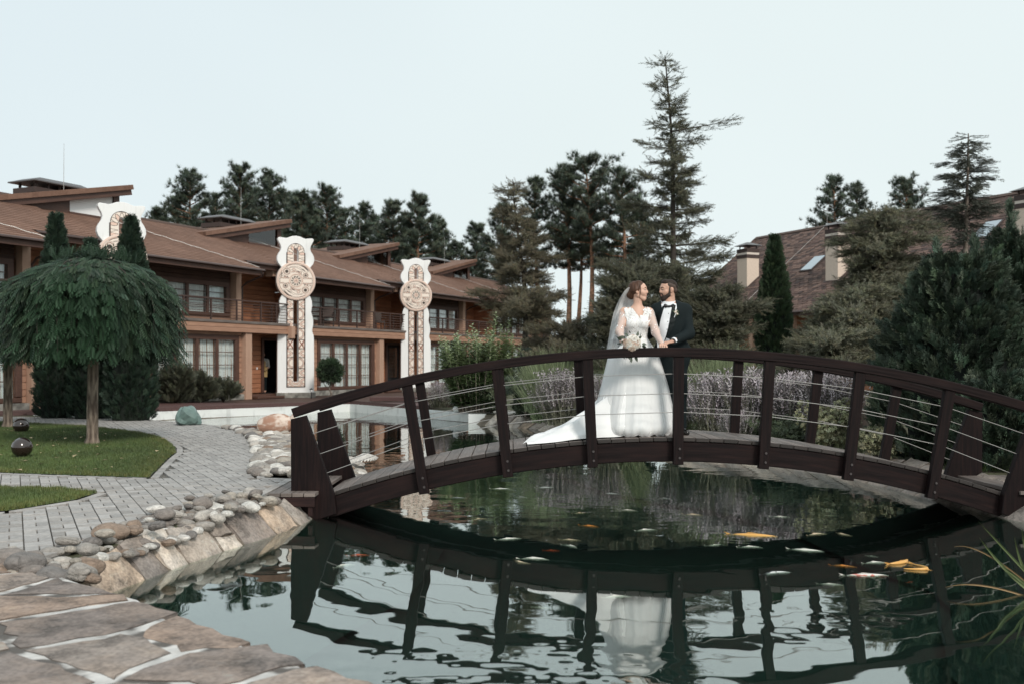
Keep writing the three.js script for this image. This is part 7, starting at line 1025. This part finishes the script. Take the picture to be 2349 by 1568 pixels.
{ // bride
  const t = thing('person', 'person in a long white wedding gown and veil on the bridge, holding a bouquet', 'person', [0, 0, ZB]);
  const torso = [B([1.30, 1.975, -.005], [1.555, 1.975, -.005], .045, .045, .9), B([1.425, 1.90, 0], [1.425, 1.80, 0], .122, .122, .70), B([1.375, 1.835, .058], [1.37, 1.83, .062], .064), B([1.485, 1.835, .058], [1.49, 1.83, .062], .064), B([1.43, 1.73, 0], [1.43, 1.66, 0], .112, .108, .74), B([1.43, 1.56, 0], [1.43, 1.46, 0], .150, .16, .78)];
  const neck = [B([1.435, 1.97, -.012], [1.448, 2.11, -.002], .058, .047)];
  const rA = [B([1.283, 1.965, -.01], [1.224, 1.745, .09], .047, .038), B([1.224, 1.745, .09], [1.240, 1.632, .315], .038, .026)], lA = [B([1.582, 1.965, -.01], [1.632, 1.735, .13], .047, .038), B([1.632, 1.735, .13], [1.655, 1.607, .395], .038, .026)];
  const legs = [B([1.37, 1.46, 0], [1.375, 1.05, 0], .085, .06), B([1.375, 1.05, 0], [1.38, .64, 0], .055, .038), B([1.49, 1.46, 0], [1.485, 1.05, 0], .085, .06), B([1.485, 1.05, 0], [1.48, .64, 0], .055, .038), B([1.38, .62, 0], [1.38, .60, .13], .036, .03), B([1.48, .62, 0], [1.48, .60, .13], .036, .03)];
  const hm = headM([1.456, 2.208, .0], 72 * Math.PI / 180, -.04, .92), head = place(HEAD(false), hm);
  const lh = HAND([1.655, 1.590, .405], [.02, -.08, 1], [0, 1, 0.05], -1, [.18, .75, .45], .95, .12), rh = HAND([1.240, 1.630, .325], [.55, -.05, .75], [-.35, .6, .3], -1, [.7, .8, .5], .95, .04);
  const body = merge([sdf([...torso, ...neck, ...rA, ...lA, ...legs], .012, .05), sdf(head, .0042, .018), sdf(lh, .0036, .007), sdf(rh, .0036, .007)]);
  mesh('body', muv(body, 2), M.skinB, t); headParts(t, hm, { lash: M.hairG, brow: M.hairB, lip: std([.45, .17, .15], { roughness: .4 }), skin: M.skinB });
  // hair swept up into a low bun, one loose strand
  const hb = [B([0, .052, -.050], [0, .058, .002], .079, .074), B([-.050, .015, -.03], [.050, .015, -.03], .048), B([0, .0, -.075], [0, -.02, -.095], .062, .058), B([0, -.045, -.112], [0, -.060, -.100], .040, .036), B([-.03, .105, .0], [.03, .105, .0], .022)];
  const hair = sdf(hb, .005, .03); hair.applyMatrix4(hm); const hr = mesh('hair', muv(hair, 3), M.hairB, t);
  for (const s of [-1, 1]) { const st = limb([V(s * .068, .06, .035), V(s * .078, .01, .035), V(s * .074, -.04, .030), V(s * .079, -.085, .022), V(s * .072, -.125, .024)], .0055, .002, 6); st.applyMatrix4(hm); mesh('hair_strand', st, M.hairB, t); }
  const pearls = []; for (const [x, y, z, r] of [[.05, -.01, -.115, .006], [.055, -.045, -.115, .006], [.02, -.075, -.13, .005], [.072, .062, -.045, .006], [.076, .058, -.034, .006], [.079, .052, -.023, .006], [.079, .056, -.012, .005], [.066, .068, -.056, .007], [.06, .073, -.066, .006]]) pearls.push(flat(new THREE.SphereGeometry(r, 8, 6)).translate(x, y, z)); const pg = merge(pearls); pg.applyMatrix4(hm); stuffPart('hair_pearls', pg, M.laceW, t);
  // bodice with deep neckline
  const tb = torso, rad = (a, y) => { let lo = .03, hi = .32; for (let i = 0; i < 18; i++) { const m = (lo + hi) / 2; if (sdAt(tb, 1.43 + Math.sin(a) * m, y, Math.cos(a) * m, .05) < 0) lo = m; else hi = m; } return lo; };
  const top = (a) => { const f = Math.abs(a) / Math.PI; if (f < .03) return 1.815; if (f < .07) return lerp(1.82, 1.90, (f - .03) / .04); if (f < .55) return 1.93; return lerp(1.93, 1.88, (f - .55) / .45); };
  mesh('bodice', grid(90, 22, (u, v) => { const a = (u - .5) * 2 * Math.PI, y = lerp(1.645, Math.min(top(a), 1.945) + .006 * Math.sin(a * 40), v), r = rad(a, y) + .008 + .002 * Math.sin(a * 57 + y * 300); return V(1.43 + Math.sin(a) * r, y, Math.cos(a) * r); }, (u, v) => [u * 1.6, v * .6]), M.lace, t);
  const all = [...torso, ...neck, ...rA, ...lA], vl = (y) => y < 1.92 ? lerp(1.464, 1.444, Math.max(0, y - 1.826) / .094) : lerp(1.444, 1.375, Math.pow((y - 1.92) / .1, .8)), vr = (y) => y < 1.92 ? lerp(1.466, 1.484, Math.max(0, y - 1.826) / .094) : lerp(1.484, 1.525, Math.pow((y - 1.92) / .1, .8));
  for (const s of [-1, 1]) mesh('lace_yoke', grid(26, 30, (u, v) => { const y = lerp(1.795, 2.045, v), e = (s < 0 ? vl(Math.min(y, 2.02)) : vr(Math.min(y, 2.02))) + .004 * Math.sin(y * 260), o = s < 0 ? lerp(1.325, 1.275, v) : lerp(1.535, 1.592, v), x = lerp(e, o, u), yy = Math.min(y, 2.02 + .012 * Math.sin(x * 150)); const z = surfZ(all, x, yy, .4, .05) ?? -.03; return V(x, yy, z + .009 + .002 * Math.sin(x * 400) * Math.sin(y * 350)); }, (u, v, p) => [p.x * 2, p.y * 2]), M.lace, t); R = rng(721); const ap = [];
  const leafAt = (c, n, sz) => { const q = new THREE.Quaternion().setFromUnitVectors(V(0, 0, 1), n), s = sz, sh = []; for (let i = 0; i < 6; i++) { const a = i / 6 * 6.283, b = (i + 1) / 6 * 6.283, ra = s * (.5 + .5 * Math.abs(Math.sin(a * 1.5 + 1))), rb = s * (.5 + .5 * Math.abs(Math.sin(b * 1.5 + 1))); sh.push(0, 0, .002, Math.cos(a) * ra, Math.sin(a) * ra * 1.4, 0, Math.cos(b) * rb, Math.sin(b) * rb * 1.4, 0); } const g = tris(sh); g.applyQuaternion(q); g.translate(c.x, c.y, c.z); return g; };
  const proj = (p) => { const e = .002; for (let i = 0; i < 12; i++) { const d = sdAt(all, p.x, p.y, p.z, .05), n = V(sdAt(all, p.x + e, p.y, p.z, .05) - d, sdAt(all, p.x, p.y + e, p.z, .05) - d, sdAt(all, p.x, p.y, p.z + e, .05) - d).normalize(); p.addScaledVector(n, -(d - .0045)); p.n = n; } return p; };
  for (const arm of [rA, lA]) for (let i = 0; i < 70; i++) { const b = arm[i % 6 < 5 ? 0 : 1], f = b === arm[1] ? (R() < .5 ? .85 + R() * .1 : R() * .3) : Math.pow(R(), 1.5), a = R() * 6.283, p = proj(V(lerp(b[0], b[3], f) + Math.cos(a) * .06, lerp(b[1], b[4], f), lerp(b[2], b[5], f) + Math.sin(a) * .06)); ap.push(leafAt(p, p.n, rr(.004, .010))); }
  for (let i = 0; i < 90; i++) { const s = R() < .5 ? -1 : 1, p = proj(V(1.43 + s * rr(.08, .16), rr(1.91, 2.0), rr(-.08, .1))); ap.push(leafAt(p, p.n, rr(.006, .012))); }
  for (const arm of [rA, lA]) mesh('sheer_sleeve', muv(sdf(arm.map((b) => { const c = b.slice(); c[6] += .007; c[7] += .006; return c; }), .008, .04), 2), M.sleeve, t);
  stuffPart('lace_applique', merge(ap), M.laceW, t);
  // skirt: gathered layers of tulle, spreading to the deck
  const pf = [[1.66, 1.43, .128], [1.60, 1.43, .165], [1.4546, 1.397, .284], [1.1175, 1.402, .368], [.84, 1.388, .43], [.68, 1.392, .458], [.60, 1.395, .452]];
  const look = (y) => { let i = 0; while (i < pf.length - 2 && pf[i + 1][0] > y) i++; const f = clamp((pf[i][0] - y) / (pf[i][0] - pf[i + 1][0]), 0, 1); return [lerp(pf[i][1], pf[i + 1][1], f), lerp(pf[i][2], pf[i + 1][2], f)]; };
  const skirt = (out, y1, sd) => grid(180, 44, (u, v) => { const a = u * 2 * Math.PI, y = lerp(1.665, y1, v), [cx, rx] = look(y), fv = sstep(v, .03, .9); const fold = 1 + fv * (.030 * Math.sin(a * 9 + sd + 1.2 * Math.sin(a * 2)) + .017 * Math.sin(a * 17 + sd * 2 + v * 2) + .010 * Math.sin(a * 31 + v * 5)) + .012 * Math.sin(a * 60) * (1 - fv); let rz = Math.min(rx * lerp(.82, .93, v), .425); const hem = v > .93 ? 1 - .10 * Math.pow((v - .93) / .07, 2) : 1; const back = Math.cos(a) < 0 ? 1.05 : 1; return V(cx + Math.sin(a) * rx * fold * hem * out, y + (v > .9 ? .014 * Math.sin(a * 13 + sd) : 0), .0 + Math.cos(a) * rz * fold * hem * out * back); });
  mesh('skirt', skirt(1, DY + .012, .4), M.tulle, t); mesh('tulle_overlay', skirt(1.035, DY + .014, 1.3), M.veilSoft, t); mesh('underskirt', skirt(.965, DY + .008, 2.1), M.tulle, t);
  // train spread over the planks towards the left
  const deckY = (x) => DCY + Math.sqrt(RD * RD - (x - BX) * (x - BX));
  mesh('train', grid(110, 72, (u, v) => {
    const s = v * 2 - 1, x = lerp(1.32, .205 + .05 * Math.sin(v * 4.2 + .5) + .035 * Math.sin(v * 13), u), w = lerp(.30, .40, Math.pow(u, .6)) * (1 - .15 * Math.pow(u, 4)), c = lerp(.02, .07, u);
    const ridge = Math.pow(Math.max(0, 1 - s * s), .5), hh = .72 * Math.pow(1 - u, 2) + .035;
    const f1 = .5 + .5 * Math.sin(v * 15 + u * 5 + 1.4 * Math.sin(u * 6)), f2 = .5 + .5 * Math.sin(v * 33 - u * 9 + 2 * Math.sin(v * 5)), f3 = Math.sin(u * 21 + v * 9) * .5 + .5;
    const y = hh * ridge * (.62 + .38 * f1) + (.035 * f1 + .020 * f2 + .012 * f3) * (.4 + .6 * ridge);
    return V(x + .02 * (f2 - .5), deckY(x) + .008 + y, c + s * w + .02 * (f3 - .5)); }), M.tulle, t);
  // veil
  mesh('veil', grid(40, 40, (u, v) => { const s = u * 2 - 1, y = lerp(2.262, 1.50, v), w = lerp(.05, .225, Math.pow(v, .6)), cx = lerp(1.375, 1.325, Math.pow(v, .7)), z = lerp(-.02, -.20, sstep(v, 0, .35)) + .07 * Math.abs(s) * lerp(.3, 1, v) + .018 * Math.sin(u * 38 + v * 3) * v; return V(cx + s * w - .03 * v * (s < 0 ? 1 : .3) - .012 * Math.sin(v * 5), y - .02 * s * s, z); }), M.veil, t);
  mesh('veil', grid(30, 30, (u, v) => { const s = u * 2 - 1, y = lerp(2.25, 1.66, v), w = lerp(.045, .15, Math.pow(v, .6)), cx = lerp(1.372, 1.29, Math.pow(v, .7)), z = lerp(.0, -.14, sstep(v, 0, .35)) + .06 * Math.abs(s) + .015 * Math.sin(u * 30 + v * 4) * v; return V(cx + s * w, y, z); }), M.veil, t);
}
{ // groom
  const t = thing('person', 'person in a dark suit with bow tie standing on the bridge behind the rail', 'person', [0, 0, ZG]);
  const torso = [B([1.680, 1.985, -.01], [1.990, 1.985, -.01], .060, .060, .9), B([1.76, 2.055, -.02], [1.69, 2.0, -.01], .045, .05), B([1.86, 2.055, -.02], [1.97, 2.0, -.01], .045, .052), B([1.835, 1.93, 0], [1.835, 1.80, 0], .158, .155, .70), B([1.835, 1.80, 0], [1.84, 1.62, .005], .150, .145, .72), B([1.845, 1.55, 0], [1.85, 1.46, 0], .155, .15, .72)];
  const neck = [B([1.820, 2.02, -.015], [1.800, 2.13, 0], .065, .060)];
  const lA = [B([2.0, 1.985, -.01], [2.018, 1.722, .11], .058, .046), B([2.018, 1.722, .11], [1.800, 1.628, .345], .045, .030)], rA = [B([1.668, 1.985, -.02], [1.60, 1.74, -.14], .058, .046), B([1.60, 1.74, -.14], [1.47, 1.64, -.17], .044, .032)];
  const legs = [B([1.785, 1.46, 0], [1.795, 1.06, .01], .092, .068), B([1.795, 1.06, .01], [1.80, .66, -.01], .060, .042), B([1.915, 1.46, 0], [1.935, 1.06, .01], .092, .068), B([1.935, 1.06, .01], [1.955, .66, -.01], .060, .042)];
  const hm = headM([1.796, 2.222, .005], -70 * Math.PI / 180, .05, .94), head = place(HEAD(true), hm);
  const lh = HAND([1.795, 1.628, .355], [-.80, -.16, .42], [0, 1, .1], 1, [.15, .25, .2], 1.02, .08), rh = HAND([1.47, 1.64, -.17], [-.9, -.1, .2], [0, .3, -1], 1, .3);
  const body = merge([sdf([...torso, ...neck, ...lA, ...rA, ...legs], .012, .05), sdf(head, .0042, .018), sdf(lh, .0036, .007), sdf(rh, .004, .008)]); mesh('body', muv(body, 2), M.skinG, t);
  headParts(t, hm, { male: true, lash: M.hairG, brow: M.hairG, lip: std([.38, .17, .14], { roughness: .5 }), skin: M.skinG });
  const hg = sdf([B([0, .074, -.040], [0, .084, .026], .058, .050), B([0, .050, -.062], [0, .056, -.050], .066, .062), B([-.026, .098, .040], [.026, .098, .040], .024), B([0, .02, -.082], [0, .03, -.07], .045, .05)], .005, .03); hg.applyMatrix4(hm); mesh('hair', muv(hg, 6), M.hairG, t);
  const fd = sdf([B([-.049, .062, .008], [-.049, .038, -.048], .030, .034), B([.049, .062, .008], [.049, .038, -.048], .030, .034), B([-.069, .022, .012], [-.067, -.025, .015], .0105), B([.069, .022, .012], [.067, -.025, .015], .0105), B([-.045, -.005, -.070], [.045, -.005, -.070], .034), B([0, -.03, -.072], [0, -.005, -.075], .035, .045)], .005, .02); fd.applyMatrix4(hm); mesh('short_sides', muv(fd, 6), M.fade, t);
  const bd = sdf([B([-.066, -.020, .016], [-.058, -.058, .018], .011, .019), B([.066, -.020, .016], [.058, -.058, .018], .011, .019), B([-.052, -.062, .024], [-.020, -.100, .064], .024, .027), B([.052, -.062, .024], [.020, -.100, .064], .024, .027), B([0, -.103, .068], [0, -.122, .062], .030, .026), B([-.017, -.0395, .094], [.017, -.0395, .094], .0060), B([-.023, -.044, .086], [-.026, -.078, .078], .0095), B([.023, -.044, .086], [.026, -.078, .078], .0095), B([-.010, -.080, .086], [.010, -.080, .086], .011), B([-.045, -.06, .045], [-.03, -.08, .065], .014), B([.045, -.06, .045], [.03, -.08, .065], .014)], .004, .014); bd.applyMatrix4(hm); mesh('beard', muv(bd, 6), M.beard, t);
  // clothes follow the body a centimetre out
  const infl = (bs, e) => bs.map((b) => { const c = b.slice(); c[6] += e; c[7] += e; return c; });
  const jk = [...infl(torso, .017), ...infl(lA, .016), ...infl(rA, .016), B([1.775, 1.50, 0], [1.925, 1.50, 0], .15, .15, .78), B([1.765, 1.99, -.03], [1.875, 1.99, -.03], .075, .075, .8), B([1.77, 2.05, -.03], [1.84, 2.05, -.03], .055, .055)];
  mesh('jacket', muv(sdf(jk, .011, .045, (x, y, z) => Math.max(1.405 - y, Math.abs(x - 1.803) < .08 ? y - (2.088 - 1.25 * Math.max(0, z + .01)) : -1)), 2), M.suit, t);
  const tr = [...infl(legs, .016), B([1.79, 1.48, 0], [1.905, 1.48, 0], .155, .155, .82), B([1.80, 1.42, 0], [1.90, 1.42, 0], .14, .14, .85)]; mesh('trousers', muv(sdf(tr, .012, .03, (x, y) => .625 - y), 2), M.suit, t);
  for (const [x, dx] of [[1.80, -.02], [1.957, .03]]) mesh('shoe', muv(sdf([B([x, .625, -.03], [x, .615, .03], .042, .042), B([x, .605, .03], [x + dx, .597, .17], .036, .030, .9)], .006, .03, (x_, y) => DY + .002 - y), 2), M.shoe, t);
  // shirt front, lapels, bow tie, studs, collar
  const sheet = (pl, pr, y0, y1, off, n = 14, m = 26) => grid(n, m, (u, v) => { const y = lerp(y0, y1, v), x = lerp(pl(v), pr(v), u), z = surfZ(jk, x, y, .4, .045) ?? .1; return V(x, y, z + off); });
  mesh('shirt_front', muv(sheet((v) => lerp(1.664, 1.742, Math.pow(v, 1.8)), (v) => lerp(1.735, 1.825, Math.pow(v, .75)) + .03 * sstep(v, .85, 1), 1.555, 2.06, .010), 2), M.shirt, t);
  { const tn = infl([...torso, ...neck], .006); mesh('shirt_yoke', grid(16, 12, (u, v) => { const x = lerp(1.715, 1.892, u), y = lerp(1.95, 2.085 - Math.abs(x - 1.803) * .25, v); return V(x, y, (surfZ(tn, x, y, .4, .045) ?? .06) + .008); }), M.shirt, t); }
  mesh('lapel', sheet((v) => lerp(1.735, 1.828, Math.pow(v, .75)), (v) => lerp(1.742, 1.84, v) + .062 * Math.sin(Math.min(1, v * 1.15) * 2.6), 1.64, 2.05, .013), M.lapel, t);
  mesh('lapel', sheet((v) => lerp(1.664, 1.742, Math.pow(v, 1.8)) - .045 * Math.sin(Math.min(1, v * 1.1) * 2.7), (v) => lerp(1.668, 1.745, Math.pow(v, 1.8)), 1.64, 2.04, .013), M.lapel, t);
  mesh('collar', merge([grid(24, 4, (u, v) => { const a = (u - .5) * 5.6 - .25, r = lerp(.098, .082, v); return V(1.806 + Math.sin(a) * r * 1.02, lerp(2.03, 2.112, v) - .030 * Math.cos(a) * (1 - v * .2) + .0, .0 + Math.cos(a) * r * .98 - .008); })]), M.shirt, t);
  const zb = (surfZ(jk, 1.79, 2.035, .4, .045) ?? .1) + .020; const bow = (s) => sdf([B([1.795 + s * .008, 2.032, zb], [1.795 + s * .042, 2.040, zb - .006], .010, .019), B([1.795 + s * .04, 2.025, zb - .006], [1.795 + s * .048, 2.05, zb - .008], .010, .010)], .003, .01); mesh('bow_tie', merge([bow(1), bow(-1), sdf([B([1.795, 2.032, zb + .004], [1.795, 2.034, zb + .004], .012)], .003, .01)]), M.satin, t);
  const st = []; for (const y of [1.95, 1.86, 1.77]) { const x = lerp(1.76, 1.79, (y - 1.7) / .3), z = surfZ(jk, x, y, .4, .045); st.push(flat(new THREE.SphereGeometry(.005, 8, 6)).translate(x, y, z + .009)); } stuffPart('shirt_stud', merge(st), M.satin, t);
  // cuff and watch
  const wd = V(1.800 - 2.018, 1.628 - 1.722, .345 - .11).normalize(), wq = new THREE.Quaternion().setFromUnitVectors(V(0, 0, 1), wd); const ringAt = (f, r, w, m, n) => { const g = new THREE.CylinderGeometry(r, r, w, 20, 1, true); g.rotateX(Math.PI / 2); g.applyQuaternion(wq); g.translate(lerp(2.018, 1.8, f), lerp(1.722, 1.628, f), lerp(.11, .345, f)); return mesh(n, flat(g), m, t); }; ringAt(.955, .040, .03, M.shirt, 'cuff'); ringAt(1.03, .033, .018, M.steel, 'watch'); const wf = new THREE.CylinderGeometry(.019, .019, .008, 18); wf.translate(lerp(2.018, 1.8, 1.03), lerp(1.722, 1.628, 1.03) + .034, lerp(.11, .345, 1.03) + .01); mesh('watch_face', flat(wf), M.cable, t);
  // buttonhole flowers
  const bt = part('buttonhole', t); const bz = (surfZ(jk, 1.87, 1.95, .4, .045) ?? .1) + .02; for (const [x, y, r] of [[1.862, 1.965, .016], [1.882, 1.945, .013], [1.876, 1.982, .009]]) mesh('flower', flat(new THREE.IcosahedronGeometry(r, 1)).translate(x, y, bz), std([.66, .58, .50], { roughness: .7 }), bt); R = rng(731); for (let i = 0; i < 9; i++) { const a = R() * 6.28, l = rr(.028, .05), x = 1.872, y = 1.962; mesh('leaf', tris([x, y, bz - .006, x + Math.cos(a - .35) * l * .6, y + Math.sin(a - .35) * l * .6, bz + .004, x + Math.cos(a) * l, y + Math.sin(a) * l, bz - .002, x, y, bz - .006, x + Math.cos(a) * l, y + Math.sin(a) * l, bz - .002, x + Math.cos(a + .35) * l * .6, y + Math.sin(a + .35) * l * .6, bz + .004]), leafMat([.10, .13, .08]), bt); } mesh('stem', limb([V(1.868, 1.955, bz), V(1.850, 1.905, bz - .002)], .005, .004, 6), M.shirt, bt);
}
{ // bouquet in the hand over the rail
  const c = V(1.312, 1.592, -10.885), t = thing('bouquet', 'bouquet of cream and blush roses with green leaves held over the handrail', 'bouquet', c.toArray()); R = rng(741);
  const rose = (() => { const l = []; for (let k = 0; k < 4; k++) { const n = 3 + k, r0 = .006 + k * .0062, h = .020 - k * .0018; for (let i = 0; i < n; i++) { const a = i / n * 6.283 + k * .7; l.push(flat(grid(4, 3, (u, v) => { const th = a + (u - .5) * 6.283 / n * 1.35, r = r0 * (.45 + .75 * Math.pow(v, .7)) + .003 * v * v * k; return V(Math.cos(th) * r, h * v - .003 * k * v * v - .004 * Math.pow(Math.abs(u - .5) * 2, 2) * v, Math.sin(th) * r); }))); } } return merge(l); })();
  const cols = [[.72, .66, .58], [.66, .52, .43], [.74, .71, .66], [.60, .43, .35]].map((q) => std(q, { roughness: .75, side: THREE.DoubleSide }));
  const q = new THREE.Quaternion(); for (let i = 0; i < 34; i++) { const a = i * 2.4, f = Math.sqrt((i + .5) / 34), d = V(Math.cos(a) * f * 1.05, Math.sin(a) * f * .95 + .05, Math.sqrt(Math.max(.05, 1.1 - f * f))).normalize(), m = mesh('rose', rose, cols[Math.floor(R() * 4)], t); m.position.copy(d).multiplyScalar(.088 + gs() * .012).multiply(V(1.05, 1.1, .8)); m.quaternion.copy(q.setFromUnitVectors(V(0, 1, 0), d)); m.rotateY(R() * 6); const s = rr(.75, 1.25); m.scale.set(s * .9, s * .9, s * .9); }
  const lm = [[.055, .075, .05], [.10, .12, .09], [.075, .095, .07]].map((k) => std(k, { roughness: .55, side: THREE.DoubleSide })); const lf = grid(4, 5, (u, v) => { const w = .017 * Math.sin(Math.PI * Math.pow(v, .8)) * (u - .5) * 2; return V(w, v * .06, -.006 * Math.pow(v, 2) * 3 + Math.abs(u - .5) * .006); });
  for (let i = 0; i < 44; i++) { const low = i < 16, a = low ? -Math.PI / 2 + gs() * 1.1 : R() * 6.283, d = V(Math.cos(a), Math.sin(a), gs() * .35 + .05).normalize(), m = mesh('leaf', lf, lm[i % 3], t); m.position.copy(d).multiplyScalar(low ? rr(.08, .145) : rr(.085, .125)).add(V(0, 0, low ? .035 : 0)); m.quaternion.copy(q.setFromUnitVectors(V(0, 1, 0), d.clone().add(V(gs() * .5, gs() * .5, gs() * .4)).normalize())); m.rotateY(R() * 6.28); const s = rr(.6, 1.2); m.scale.set(s, s, s); }
  t.scale.setScalar(1.0); const stems = []; for (let i = 0; i < 8; i++) stems.push(limb([V(gs() * .02, -.02, -.02), V(-.06 + gs() * .01, -.03, -.07 + gs() * .01), V(-.13 + gs() * .03, -.06 + gs() * .02, -.12 + gs() * .03)], .0032, .003, 5)); stuffPart('stem', merge(stems), lm[1], t);
  mesh('core', flat(new THREE.IcosahedronGeometry(.075, 2)), lm[0], t);
}
{ // figure in the porch doorway
  const u = UNIT(1), s = 9.55, n = -1.75, x = u[0] + s * .43 + n * .903, z = u[2] - s * .903 + n * .43, t = thing('person', 'person in a pale shirt and yellow apron standing in the open porch doorway', 'person', [x, .18, z], .2);
  const bs = [B([-.16, 1.36, 0], [.16, 1.36, 0], .055, .055), B([0, 1.28, 0], [0, 1.05, 0], .15, .14, .75), B([0, .92, 0], [0, .82, 0], .16, .16, .78), B([0, 1.40, 0], [0, 1.5, 0], .05, .05), B([-.2, 1.34, 0], [-.24, 1.07, .04], .05, .04), B([-.24, 1.07, .04], [-.08, .96, .2], .038, .03), B([.2, 1.34, 0], [.24, 1.07, .04], .05, .04), B([.24, 1.07, .04], [.08, .95, .2], .038, .03), B([-.08, .82, 0], [-.09, .06, 0], .085, .045), B([.08, .82, 0], [.09, .06, 0], .085, .045), B([-.09, .04, 0], [-.09, .03, .12], .04, .03), B([.09, .04, 0], [.09, .03, .12], .04, .03)], h = place(HEAD(false), headM([0, 1.585, .01], 0, .25));
  mesh('body', muv(merge([sdf(bs, .014, .05), sdf(h, .006, .018), sdf(HAND([-.08, .96, .2], [.9, -.1, .3], [0, .5, 1], 1, .3), .005, .008), sdf(HAND([.08, .95, .2], [-.9, -.1, .3], [0, .5, 1], -1, .3), .005, .008)]), 2), M.skinG, t); headParts(t, headM([0, 1.585, .01], 0, .25), { lash: M.hairG, brow: M.hairG, lip: std([.4, .17, .14]), skin: M.skinG });
  const hg = sdf([B([0, .055, -.045], [0, .06, .01], .078, .07), B([0, .0, -.07], [0, -.03, -.06], .065, .06)], .006, .03); hg.applyMatrix4(headM([0, 1.585, .01], 0, .25)); mesh('hair', hg, M.hairG, t);
  const inf = (b, e) => b.map((k) => { const c = k.slice(); c[6] += e; c[7] += e; return c; }); mesh('shirt', muv(sdf(inf([bs[0], bs[1], bs[2], bs[4], bs[6]], .014), .014, .05), 2), std([.45, .46, .44], { roughness: .8 }), t);
  mesh('apron', grid(14, 18, (a, b) => { const y = lerp(.66, 1.32, b), w = b > .62 ? .12 : .19; return V((a - .5) * 2 * w, y, (surfZ(inf(bs, .014), (a - .5) * 2 * w, y, .4, .05) ?? .05) + .012); }), std([.60, .42, .19], { roughness: .85 }), t); mesh('trousers', muv(sdf(inf([bs[8], bs[9]], .014), .014, .03, (a, b) => .08 - b), 2), M.suit, t);
}
// ---------------------------------------------------------------- render
scene.traverse((o) => { if (o.isMesh) { o.castShadow = true; o.receiveShadow = true; } });
const renderer = new THREE.WebGLRenderer({ antialias: true });
renderer.setSize(1024, 683); renderer.shadowMap.enabled = true; renderer.shadowMap.type = THREE.PCFSoftShadowMap;
renderer.toneMapping = THREE.LinearToneMapping; renderer.toneMappingExposure = EXPOSURE;
document.body.appendChild(renderer.domElement);
renderer.render(scene, camera);
